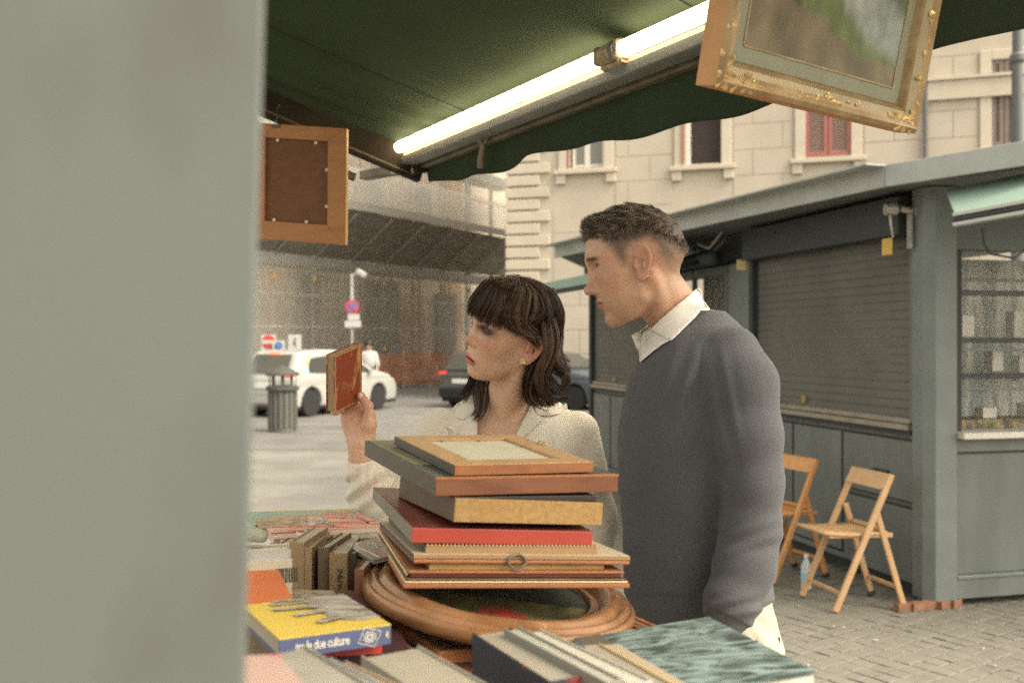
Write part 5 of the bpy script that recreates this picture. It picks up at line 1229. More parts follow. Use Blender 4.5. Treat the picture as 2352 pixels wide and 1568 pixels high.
# ------------------------------------------------------------------ cars
def car(name, label, cat, org, heading, scale, paint, taxi=False, group=None):
    """org = ground point under the rear wheel on the visible (right) side, heading = forward direction"""
    t = thing(name, label, cat, org, group)
    h = Vector(heading).normalized(); rt = Vector((h.y, -h.x, 0)); S = scale
    Wp = lambda x, y, z: Vector(org)+h*((x-.72)*S)+rt*((y-.80)*S)+Vector((0, 0, z*S))     # y: + = right side
    prof = [(.04, .30), (0, .55), (.03, .88), (.10, .98), (.30, 1.30), (.42, 1.47), (.55, 1.52), (1.3, 1.565), (1.9, 1.55), (2.35, 1.47), (3.25, 1.05), (3.9, .92), (4.25, .76), (4.40, .55), (4.38, .30), (4.2, .22), (.2, .22)]
    tw = lambda x, z: .865-.26*np.clip(z-.90, 0, 1)**1.0*1.0-.10*np.clip((x-3.6)/.8, 0, 1)**2-.06*np.clip((.5-x)/.5, 0, 1)**2-.05*np.clip(.5-z, 0, 1)
    def body(p):
        x, y, z = p.T; f = poly_sd(x, z, prof); f = smax(f, (np.abs(y)-tw(x, z))*.9, .09)
        for wx in (.72, 3.42): f = smax(f, -np.maximum(np.sqrt((x-wx)**2+(z-.32)**2)-.375, .45-np.abs(y)), .01)
        q = np.sqrt(((z-.62)/.012)**2)
        f = f+.010*np.exp(-((z-.70-.03*x)/.03)**2)*(np.abs(y) > .6)
        for dx_ in (1.55, 2.55): f = f+.008*np.exp(-((x-dx_)/.012)**2)*(z < .95)*(z > .35)
        return f
    V, Q = field_mesh(body, (-.1, -.95, .15), (4.5, .95, 1.62), .034)
    VV = np.array([T(Wp(*v)) for v in V]); mesh_obj('body', VV, Q, paint, t, smooth=True)
    GL = mat('car_glass', (.045, .048, .045), rough=.08, spec=.8); BK_ = mat('black_trim', (.012, .012, .012), rough=.6)
    def side_glass(pl, nm='window'):
        for sg in (1, -1):
            m = MB(); n_ = len(pl); o = .006
            m.add([Wp(x, sg*(float(tw(x, z))+o+.004), z) for x, z in pl]+[Wp(x, sg*(float(tw(x, z))-.02), z) for x, z in pl], [tuple(range(n_)), tuple(range(2*n_-1, n_-1, -1))]+[(i, (i+1) % n_, n_+(i+1) % n_, n_+i) for i in range(n_)])
            m.build(nm, GL, t)
    side_glass([(.62, 1.02), (.66, 1.22), (.80, 1.36), (1.50, 1.42), (1.50, .99)]); side_glass([(1.56, .99), (1.56, 1.425), (2.05, 1.41), (2.42, 1.34), (2.52, .985)]); side_glass([(2.58, .985), (2.52, 1.29), (3.06, 1.03), (3.10, .985)])
    m = MB(); m.hexa([Wp(.125, -.62, 1.03), Wp(.125, .62, 1.03), Wp(.39, .54, 1.44), Wp(.39, -.54, 1.44)], (Wp(0, 0, 0)-Wp(.03, 0, -.012))); m.build('rear_window', GL, t)
    m = MB(); m.hexa([Wp(3.18, -.66, 1.10), Wp(3.18, .66, 1.10), Wp(2.42, .55, 1.455), Wp(2.42, -.55, 1.455)], (Wp(.008, 0, .018)-Wp(0, 0, 0))); m.build('windscreen', GL, t)
    TR_ = mat('tyre_rubber', (.018, .018, .018), rough=.85); RM = mat('alloy_rim', (.50, .49, .46), rough=.35, metal=.3)
    ax = Matrix((rt.cross(Vector((0, 0, 1))), Vector((0, 0, 1)), rt)).transposed()
    for wx in (.72, 3.42):
        for sg in (1, -1):
            c = Wp(wx, sg*.74, .315); w = MB(); w.lathe([(.20*S, -.1*S), (.305*S, -.1*S), (.318*S, -.07*S), (.318*S, .07*S), (.305*S, .1*S), (.21*S, .1*S)], c, 32, axis=ax); wo = w.build('wheel', TR_, t, smooth=False)
            m = MB(); m.lathe([(.215*S, -.06*S), (.215*S, (.085)*S*1), (.19*S, .06*S)] if sg > 0 else [(.19*S, -.06*S), (.215*S, -.085*S), (.215*S, .06*S)], c, 28, axis=ax)
            for k in range(10):
                a = k*math.pi/5; d1 = ax @ Vector((math.cos(a), math.sin(a), 0)); m.bar(c+d1*.03*S+rt*sg*.085*S, c+d1*.21*S+rt*sg*.085*S, .035*S, .018*S, up=rt)
            m.build('rim', RM, wo)
    RL = mat('tail_light_red', (.55, .02, .02), rough=.3, emit=(1, .05, .03), estr=.35)
    for sg in (1, -1):
        m = MB(); m.hexa([Wp(.06, sg*.80, .98), Wp(.40, sg*.835, .96), Wp(.36, sg*.78, 1.0), Wp(.07, sg*.55, 1.0)], (0, 0, -.14*S)); m.build('tail_light', RL, t)
        m = MB(); m.hexa([Wp(4.26, sg*.60, .78), Wp(3.92, sg*.79, .84), Wp(3.86, sg*.70, .86), Wp(4.20, sg*.45, .80)], (0, 0, -.12*S)); m.build('headlight', mat('headlight_glass', (.55, .55, .52), rough=.1), t)
        m = MB(); m.box(Wp(2.95, sg*.94, 1.02), (.10*S, .14*S, .10*S)); m.build('wing_mirror', BK_ if not taxi else paint, t, bevel=.02*S)
        for x0 in (1.75, 2.75): m = MB(); m.bar(Wp(x0, sg*.868, .93), Wp(x0+.17, sg*.868, .935), .02*S, .025*S); m.build('door_handle', paint, t)
    m = MB(); m.hexa([Wp(-.012, -.75, .50), Wp(-.012, .75, .50), Wp(.04, .75, .50), Wp(.04, -.75, .50)], (0, 0, -.16*S)); m.build('bumper', paint if taxi else BK_, t)
    m = MB(); m.hexa([Wp(-.016, -.27, .80), Wp(-.016, .27, .80), Wp(.03, .27, .80), Wp(.03, -.27, .80)], (0, 0, -.12*S)); m.build('number_plate', mat('white_plate', (.7, .7, .66)), t)
    m = MB(); m.hexa([Wp(.16, -.78, .24), Wp(4.3, -.78, .24), Wp(4.3, .78, .24), Wp(.16, .78, .24)], (0, 0, -.07*S)); m.build('underside', BK_, t)
    if taxi:
        m = MB(); m.hexa([Wp(.40, -.16, 1.50), Wp(.40, .16, 1.50), Wp(.46, .16, 1.515), Wp(.46, -.16, 1.515)], (0, 0, -.035*S)); m.build('brake_light', mat('brake_light', (.8, .1, .06), emit=(1, .15, .08), estr=1.2), t)
        for (xa, za, xb, zb, c, nm) in ((.44, 1.24, .66, .96, (.30, .45, .60), 'pale_blue_sticker'), (.56, 1.30, .72, 1.04, (.75, .50, .12), 'yellow_sticker')):
            m = MB(); m.add([Wp(xa, float(tw(xa, za))+.006, za), Wp(xa+.10, float(tw(xa, za))+.006, za-.02), Wp(xb+.08, float(tw(xb, zb))+.006, zb), Wp(xb-.02, float(tw(xb, zb))+.006, zb)], [(0, 1, 2, 3)]); m.build('door_sticker', mat(nm, c), t)
    return t
WHT = mat('white_car_paint', (.36, .355, .33), rough=.35, coat=.3); DKC = mat('dark_car_paint', (.040, .042, .036), rough=.3, coat=.5); BLU = mat('blue_grey_car_paint', (.055, .070, .088), rough=.28, coat=.5)
o_ = ground(713, 957); f_ = Vector((.455, .89, 0))
car('taxi', 'white hatchback taxi with coloured side stickers parked behind the litter bin', 'car', o_, f_, .885, WHT, taxi=True, group='cars parked across the square')
o_ = ground(1148, 938); car('parked_car', 'dark estate car with a red tail light seen left of the woman\'s hair', 'car', o_, Vector((.62, .78, 0)), .86, DKC, group='cars parked across the square')
h_ = Vector((.75, -.66, 0)).normalized(); o_ = ground(1322, 942)-h_*2.7*.86; car('parked_car', 'blue-grey car whose front wheel shows right of the woman\'s hair', 'car', o_, h_, .86, BLU, group='cars parked across the square')

# ------------------------------------------------------------------ street signs, camera pole, lamp post, passer-by
PL = mat('grey_pole', (.26, .255, .235), rough=.5); SW = mat('sign_white', (.46, .45, .42), rough=.5); SR = mat('sign_red', (.50, .05, .045), rough=.5); SB = mat('sign_blue', (.07, .15, .40), rough=.5)
def disc(m, c, r, off, mi=0, n=28):
    m.lathe([(r, -.004), (r, .004)], Vector(c)+Vector((0, -off, 0)), n, mi, axis=Matrix(((1, 0, 0), (0, 0, 1), (0, -1, 0))).transposed() if False else Matrix.Rotation(R_(90), 3, 'X'))
def sign_pole():
    c = P(808, 784, 26.0); b = Vector((c.x, c.y, 0)); t = thing('sign_post', 'pole with a round no-parking sign, two white plates and a street camera on top', 'sign', b)
    Z = lambda y: 1.55-(y-784)/F*26.0
    m = MB(); m.tube([b, b+Vector((0, 0, Z(630)))], .045, 10); m.build('pole', PL, t, smooth=True)
    s = Vector((b.x+.02, b.y-.07, Z(705)))
    m = MB(); disc(m, s, .185, 0); m.build('sign_rim', SR, t); m = MB(); disc(m, s, .128, .012); so = m.build('sign_face', SB, t)
    m = MB(); m.box(s+Vector((0, -.024, 0)), (.30, .006, .045), Matrix.Rotation(R_(45), 3, 'Y')); m.build('sign_bar', SR, t)
    m = MB(); m.box(Vector((b.x+.06, b.y-.06, Z(728))), (.30, .02, .16)); m.build('plate', SW, t); m = MB(); m.box(Vector((b.x+.04, b.y-.06, Z(744))), (.42, .02, .17)); m.build('plate', SW, t)
    m = MB(); m.tube([b+Vector((0, 0, Z(632))), b+Vector((.14, 0, Z(630))), b+Vector((.2, 0, Z(627)))], .03, 8); m.build('camera_arm', SW, t)
    m = MB(); m.bar(b+Vector((.14, -.05, Z(622))), b+Vector((.38, -.12, Z(634))), .12, .13); m.build('camera', SW, t, bevel=.02)
sign_pole()
def board(label, x, y, Y, w, h, kind):
    c = P(x, y, Y); t = thing('road_sign', label, 'sign', (c.x, c.y, 0), 'signs standing behind the taxi')
    m = MB(); m.tube([(c.x, c.y+.05, 0), (c.x, c.y+.05, c.z+h/2)], .03, 8); m.build('pole', PL, t)
    m = MB(); m.box(c, (w, .02, h)); m.build('plate', SW, t)
    if kind == 'entry':
        m = MB(); disc(m, c+Vector((0, 0, .02)), .17, .016); m.build('red_disc', SR, t); m = MB(); m.box(c+Vector((0, -.028, .02)), (.34, .006, .09)); m.build('white_bar', SW, t)
    if kind == 'blue':
        m = MB(); disc(m, c, .10, .016); m.build('blue_disc', SB, t); m = MB(); m.bar(c+Vector((-.05, -.028, .04)), c+Vector((.05, -.028, -.05)), .005, .03, up=(0, 1, 0)); m.build('white_arrow', SW, t)
    if kind == 'man':
        m = MB(); m.tube([c+Vector((0, -.018, .05)), c+Vector((.005, -.018, -.04))], .022, 6); m.tube([c+Vector((.0, -.018, -.03)), c+Vector((.04, -.018, -.10))], .012, 6); disc(m, c+Vector((.01, 0, .085)), .024, .018, n=12); m.build('figure', mat('sign_black', (.05, .05, .05)), t)
board('white road sign with a red no-entry disc standing behind the taxi', 617, 787, 24.5, .36, .40, 'entry')
board('low white plate with a small blue disc beside the no-entry sign', 640, 794, 24.4, .30, .26, 'blue')
board('white road sign with a small black figure behind the taxi roof', 677, 786, 24.5, .32, .38, 'man')
def lamp_post():
    b = P(2337, 784, 13.5); b.z = 0; t = thing('street_lamp', 'dark grey cast-iron lamp post rising behind the kiosk at the right edge', 'street lamp', b)
    m = MB(); m.lathe([(.16, 0), (.16, .5), (.10, .6), (.085, 2.2), (.078, 3.95), (.105, 4.0), (.105, 4.06), (.078, 4.1), (.07, 5.3), (.10, 5.35), (.10, 5.42), (.066, 5.46), (.055, 8)], b, 20); m.build('post', mat('lamp_iron', (.10, .105, .10), rough=.5), t, smooth=False)
    m = MB(); m.tube([b+Vector((0, 0, 7.6)), b+Vector((.0, -.4, 8.1)), b+Vector((0, -.8, 7.9))], .03, 8); m.build('arm', mat('lamp_iron', (.1, .1, .1)), t)
    m = MB(); m.lathe([(.05, 7.9), (.2, 7.8), (.24, 7.65), (.1, 7.6)], b+Vector((0, -.8, 0)), 16); m.build('lantern', mat('lamp_iron', (.1, .1, .1)), t)
lamp_post()
def passer_by():
    b = P(847, 784, 25.0); b.z = 0; t = thing('person', 'black-haired person in a white shirt seen from behind beyond the taxi', 'person', b); q = np.array(T(b), np.float32)
    def bod(p):
        p = p-q; f = ell(p, (0, 0, 1.45), (.085, .10, .12)); f = smin(f, capsule(p, (0, 0, 1.2), (0, 0, 1.40), .055), .03); f = smin(f, ell(p, (0, 0, 1.05), (.17, .11, .26)), .04)
        for s in (-1, 1):
            f = smin(f, chain(p, [(s*.17, 0, 1.20), (s*.22, -.02, .95), (s*.20, -.12, .72)], [.045, .04, .03], .02), .03); f = smin(f, chain(p, [(s*.08, 0, .85), (s*.09, -.02, .45), (s*.09, .02, .06)], [.08, .055, .04], .02), .03)
            f = smin(f, ell(p, (s*.09, -.05, .04), (.04, .11, .04)), .02); f = smin(f, ell(p, (s*.20, -.14, .66), (.03, .03, .05)), .02)
        return f
    V, Q = field_mesh(bod, q-(.4, .4, 0), q+(.4, .4, 1.65), .015); col = np.tile(np.array((.45, .26, .18)), (len(V), 1)); mesh_obj('body', V, Q, SKIN_M, t, smooth=True, vcol=col)
    V, Q = field_mesh(lambda p: np.maximum(ell(p-q, (0, .01, 1.475), (.098, .112, .128)), -np.maximum(-(p-q)[:, 1]+.0, 0)*0+np.where((p-q)[:, 2] < 1.42, .01, -1)), q-(.2, .2, -1.3), q+(.2, .2, 1.65), .014); mesh_obj('hair', V, Q, mat('black_hair', (.012, .011, .012), rough=.5), t, smooth=True)
    def sh(p):
        p = p-q; f = ell(p, (0, 0, 1.06), (.19, .125, .27)); f = smin(f, capsule(p, (-.13, 0, 1.24), (.13, 0, 1.24), .07), .05)
        for s in (-1, 1): f = smin(f, capsule(p, (s*.17, 0, 1.20), (s*.22, -.02, .98), .065, .06), .03)
        return np.maximum(f, .80-p[:, 2])
    V, Q = field_mesh(sh, q-(.4, .3, -.75), q+(.4, .3, 1.4), .015); mesh_obj('shirt', V, Q, mat('white_shirt', (.42, .41, .39), rough=.9), t, smooth=True)
    def tr(p):
        p = p-q; f = ell(p, (0, 0, .86), (.15, .11, .14))
        for s in (-1, 1): f = smin(f, capsule(p, (s*.08, 0, .85), (s*.09, .01, .08), .10, .07), .03)
        return f
    V, Q = field_mesh(tr, q-(.3, .3, 0), q+(.3, .3, 1.05), .02); mesh_obj('trousers', V, Q, mat('dark_trousers', (.05, .05, .06), rough=.9), t, smooth=True)
passer_by()
# ------------------------------------------------------------------ the stall: steel door leaf in the foreground, awning, lamp
def door_leaf():
    Y = .46; t = thing('steel_door', 'pale grey-green painted steel stall door with brown stains, close on the left', 'door', (-.4, Y, 0))
    M = mat('pale_steel_paint', (.128, .140, .126), rough=.6, color2=(.095, .092, .082), scale=4.2, thr=(.28, .52), stretch=(1.5, 1, .8), bump=.1, bscale=9, dist=.004, detail=3)
    a, b = P(612, 0, Y), P(567, 1568, Y); k = (a-b)/(a.z-b.z)
    top = a+k*(2.7-a.z); bot = b+k*(0.03-b.z)
    m = MB(); m.add([bot+Vector((-.62, 0, 0)), bot, top, top+Vector((-.62, 0, 0)), bot+Vector((-.62, .035, 0)), bot+Vector((-.006, .012, 0)), top+Vector((-.006, .012, 0)), top+Vector((-.62, .035, 0))], [(0, 1, 2, 3), (7, 6, 5, 4), (1, 5, 6, 2), (0, 3, 7, 4), (3, 2, 6, 7), (0, 4, 5, 1)])
    m.build('leaf', M, t, bevel=.003)
    m = MB(); m.bar(bot+Vector((-.30, -.004, .0)), top+Vector((-.30, -.004, 0)), .010, .004, up=(0, 1, 0)); m.build('pressed_rib', M, t, bevel=.0015)
    m = MB()
    for z in (1.9, .5): m.tube([bot+k*z+Vector((-.59, -.012, -.06)), bot+k*z+Vector((-.59, -.012, .06))], .012, 10)
    m.build('hinge', KD, t)
door_leaf()

AB = Vector((-.351, 3.75, 2.2255)); AE = Vector((.486, -.874, 0)).normalized(); AI = Vector((-AE.y*-1, -AE.x, 0)); AI = Vector((-.874, -.486, 0)).normalized(); ASL = .30
def AW(s, t, z=0): return AB+AE*s+AI*t+Vector((0, 0, ASL*t+z))
def stall_awning():
    t = thing('awning', 'dark green canvas awning of the book stall with its front bar and hanging valance', 'awning', (0, 2.2, 0))
    CAN = mat('green_canvas', (.060, .080, .054), rough=.95, var=.12, scale=2.5, bump=.25, bscale=500, dist=.0008, spec=.1)
    nt = CAN.node_tree; tr = nt.nodes.new('ShaderNodeBsdfTranslucent'); tr.inputs[0].default_value = (.085, .115, .045, 1); mx = nt.nodes.new('ShaderNodeMixShader'); mx.inputs[0].default_value = .42
    out = nt.nodes['Material Output']; nt.links.new(nt.nodes['Principled BSDF'].outputs[0], mx.inputs[1]); nt.links.new(tr.outputs[0], mx.inputs[2]); nt.links.new(mx.outputs[0], out.inputs[0])
    def fn(u, v):
        s = -.055+3.5*u; tt = 1.12*v  # canopy stops short behind the view to let sky light in
        wr = .010*math.exp(-s/.22)*math.sin(s*58+1.5*tt)*math.exp(-((tt-.35)/.5)**2)+.014*math.exp(-((s-.20)/.13)**2)*math.sin(s*46+.8)*(1 if tt < 1.2 else .5)
        return AW(s, tt, .098-.060*math.exp(-max(0, s+.05)/.08)-.020*math.sin(math.pi*min(1, tt/1.12))-.008*math.sin(math.pi*u)+wr)
    m = MB(); m.grid(fn, 220, 40); o = m.build('canopy', CAN, t, smooth=True, fix=False); so = o.modifiers.new('s', 'SOLIDIFY'); so.thickness = .0015
    # stitched seams
    for s in (.44, 1.64, 2.84):
        m = MB(); m.tube([Vector(fn((s+.055)/3.5, v/20))+Vector((0, 0, -.0030)) for v in range(21)], .0022, 5); m.build('seam', mat('dark_thread', (.012, .02, .014)), t)
    def vf(u, v):
        s = 3.45*u; d = float(np.interp(s, [0, .3, .55, .66, .74, .86, 1.0, 1.26, 1.6, 1.8, 2.24, 3.5], [.045, .070, .086, .080, .068, .070, .082, .104, .12, .126, .116, .12]))
        d += .0008*math.sin(s*31)
        return AW(s, -.030-.02*v+.010*v*math.sin(s*17+1), .004-(d+.019)*v)
    m = MB(); m.grid(vf, 130, 8); o = m.build('valance', CAN, t, smooth=True, fix=False); so = o.modifiers.new('s', 'SOLIDIFY'); so.thickness = .0015
    BAR = mat('weathered_dark_bar', (.060, .048, .032), rough=.5, metal=.3, color2=(.15, .12, .075), scale=14, thr=(.45, .7), stretch=(1, 1, 1)); ALU = mat('grey_aluminium_profile', (.20, .20, .18), rough=.45, metal=.35, var=.15, scale=10)
    m = MB(); m.bar(AW(-.01, -.015, -.005), AW(3.5, -.015, -.005), .034, .030); m.build('front_bar', BAR, t, bevel=.006)
    m = MB(); m.bar(AW(-.01, -.034, .006), AW(3.5, -.034, .006), .006, .012); m.bar(AW(-.01, .002, .016), AW(3.5, .002, .016), .010, .008); m.build('bar_lip', mat('bar_lip', (.12, .09, .055), rough=.5, metal=.3, var=.3, scale=30), t)
    m = MB(); m.bar(AW(-.0, .040, -.010), AW(3.5, .040, -.010), .060, .030); m.build('lamp_profile', ALU, t, bevel=.003)
    # side arm (box section) and end plate
    ARM = mat('brown_steel_arm', (.014, .011, .008), rough=.75, spec=.15, color2=(.034, .026, .016), scale=9, thr=(.42, .75), bump=.15, bscale=60)
    a = AW(-.035, -.03, -.010); b = AW(-.035, 1.14, .004)
    m = MB(); m.bar(a, b, .036, .108); m.build('side_arm', ARM, t, bevel=.004)
    m = MB(); m.bar(a+AE*.034+AI*.05+Vector((0, 0, -.0)), a+AE*.034-AI*.0+Vector((0, 0, .012)), .036, .060); m.build('arm_joint', ARM, t, bevel=.006)
    m = MB(); m.bar(a+Vector((-.0, -.0195, -.030))+AI*.03, b+Vector((0, -.0195, -.030)), .005, .008); m.build('arm_edge', mat('worn_edge', (.085, .068, .042), rough=.6), t)
    m = MB(); m.add([a+AE*.0188+AI*x_+Vector((0, 0, z_)) for x_, z_ in ((.030, .030), (.052, .034), (.050, .005), (.055, -.012), (.046, -.030), (.034, -.026), (.038, .0), (.028, .012))], [tuple(range(8))]); m.build('paint_fleck', mat('cream_fleck', (.6, .55, .38)), t)
    m = MB(); m.bar(P(836, 404, 4.05), P(908, 391, 3.92), .05, .035); m.bar(P(838, 399, 4.04), P(905, 384, 3.92), .02, .012); m.build('bar_end', BAR, t, bevel=.003)
    m = MB(); m.bar(AW(-.09, .22, -.13), AW(-.09, .95, -.10), .018, .030); m.build('lower_arm', mat('black_arm', (.03, .028, .026), rough=.5), t, bevel=.003)
    # hook under the front bar
    s0 = .50
    m = MB(); m.tube([AW(s0, .005, -.010), AW(s0+.03, .006, -.012), AW(s0+.045, .008, -.022), AW(s0+.045, .010, -.040), AW(s0+.030, .012, -.080), AW(s0+.028, .012, -.108)], [.008, .010, .011, .011, .0105, .010], 8)
    m.tube([AW(s0+.075, .005, -.008), AW(s0+.055, .007, -.024), AW(s0+.045, .010, -.040)], .006, 8); m.build('hook', mat('hook_steel', (.22, .18, .12), rough=.45, metal=.4), t, smooth=True)
    # unseen roller added where the shortened canopy ends
    m = MB(); m.tube([AW(-.1, 1.16, .05), AW(3.6, 1.16, .05)], .045, 14); m.build('roller', ALU, t)
    # lamps
    def tube(s0, s1, label):
        l = thing('tube_lamp', label, 'lamp', AW(s0, .07, .035), 'lit fluorescent tubes under the awning')
        TM = mat('lit_tube', (.9, .88, .82), emit=(1.0, .80, .50), estr=5.0)
        m = MB(); m.tube([AW(s0, .072, .030), AW(s1, .072, .030)], .0205, 16, caps=False); m.build('diffuser', TM, l, smooth=True)
        EC = mat('stained_cream_cap', (.50, .42, .27), rough=.6, color2=(.26, .19, .11), scale=40, thr=(.4, .6))
        for s in (s0+.006, s1-.006): m = MB(); m.bar(AW(s-.012, .072, .030), AW(s+.012, .072, .030), .050, .050); m.build('end_cap', EC, l, bevel=.010)
        m = MB(); m.bar(AW(s0, .052, .010), AW(s1, .052, .010), .008, .012); m.build('rusty_rim', mat('rusty_rim', (.42, .28, .12), rough=.6, var=.3, scale=60), l)
    tube(-.065, 1.335, 'long lit fluorescent tube running up from the awning arm to the joint')
    tube(1.405, 2.9, 'lit fluorescent tube right of the joint, passing behind the gilt picture frame')
    h = thing('lamp_joint', 'paint-stained grey clamp joining the two fluorescent tubes', 'bracket', AW(1.37, .07, .03)); 
    m = MB(); m.tube([AW(1.330, .072, .030), AW(1.39, .072, .030)], .0275, 14); m.build('sleeve', mat('stained_cream_cap', (.5, .4, .3)), h, smooth=False)
    m = MB(); m.tube([AW(1.395, .072, .030), AW(1.41, .072, .030)], .030, 14); m.build('ring', ALU, h)
    m = MB(); m.hexa([AW(1.33, .045, .0), AW(1.44, .045, .0), AW(1.43, .085, -.004), AW(1.34, .085, -.004)], (0, 0, -.006)); m.build('clip_plate', mat('stained_cream_cap', (.5, .4, .3)), h)
stall_awning()

# ------------------------------------------------------------------ hanging pictures
GILT = mat('gilt_moulding', (.42, .30, .155), rough=.42, metal=.35, color2=(.26, .165, .07), scale=16, thr=(.35, .65), bump=.3, bscale=90, dist=.001)
GILT2 = mat('pale_gilt', (.47, .41, .28), rough=.5, metal=.2, color2=(.34, .27, .16), scale=14, thr=(.3, .7), bump=.25, bscale=120, dist=.001)
GILT3 = mat('orange_gilt_side', (.48, .24, .085), rough=.5, metal=.15, var=.15, scale=12)
def hanging_back():
    Y = 3.32; t = thing('picture_frame', 'wooden picture frame hung by a hook at the left, its brown hardboard back towards us', 'picture frame', P(697, 420, Y))
    c = [P(574, 284, Y), P(798, 298, Y-.03), P(795, 551, Y-.03), P(572, 547, Y)]; u = (c[1]-c[0]); U = u.length; u.normalize(); d = (c[3]-c[0]); Dn = (c[3]-c[0]).length; d.normalize(); n = u.cross(d).normalized()
    if n.y > 0: n = -n
    Q = lambda a, b, o=0: c[0]+u*a+d*b+n*o
    WD = mat('honey_wood', (.42, .185, .050), rough=.5, color2=(.33, .135, .035), scale=6, thr=(.3, .7), stretch=(1, 1, 6), bump=.1, bscale=80); ws = .060
    def bar(a0, a1, b0, b1, o0=0, o1=.022, m_=WD, nm='moulding', bev=.002, mit=0):
        m = MB(); m.hexa([Q(a0, b0, o1), Q(a1, b0, o1), Q(a1, b1, o1), Q(a0, b1, o1)], n*(o0-o1)); return m.build(nm, m_, t, bevel=bev)
    for pts in ([(0, 0), (U, 0), (U-ws, .046), (ws, .046)], [(0, Dn), (ws, Dn-ws), (U-ws, Dn-ws), (U, Dn)], [(0, 0), (ws, .046), (ws, Dn-ws), (0, Dn)], [(U, 0), (U, Dn), (U-ws, Dn-ws), (U-ws, .046)]):
        m = MB(); m.prism([Q(a, b, 0) for a, b in pts], (0, 0, 0), n*.022); m.build('moulding', WD, t, bevel=.0015)
    bar(ws-.004, U-ws+.004, .042, Dn-ws+.004, -.002, .010, mat('hardboard_back', (.165, .070, .030), rough=.8, var=.15, scale=40), 'backing_board', 0)
    bar(U-.0, U+.004, 0, Dn, .0, .0225, mat('pale_wood_edge', (.55, .33, .14)), 'edge_strip', .001)
    for a, b in ((.09, Dn-ws-.005), (.20, Dn-ws-.006), (U-ws-.005, .14), (U-ws-.005, .26), (.10, .052), (.23, .053)): m = MB(); m.box(Q(a, b, .014), (.009, .006, .009)); m.build('pin', mat('pale_pin', (.7, .66, .5)), t)
    m = MB(); m.box(Q(.098, .008, .024), (.028, .004, .010)); m.build('hanger_plate', mat('hanger_steel', (.15, .12, .09), metal=.5), t)
    m = MB(); h = Q(.098, .0, .026); top = P(637, 248, Y+.02); m.tube([h+Vector((0, 0, -.002)), h+Vector((.003, 0, .02)), top, top+Vector((.006, 0, .012)), top+Vector((.010, 0, .002))], .0016, 6); m.build('wire_hook', mat('hanger_steel', (.1, .1, .1)), t)
hanging_back()

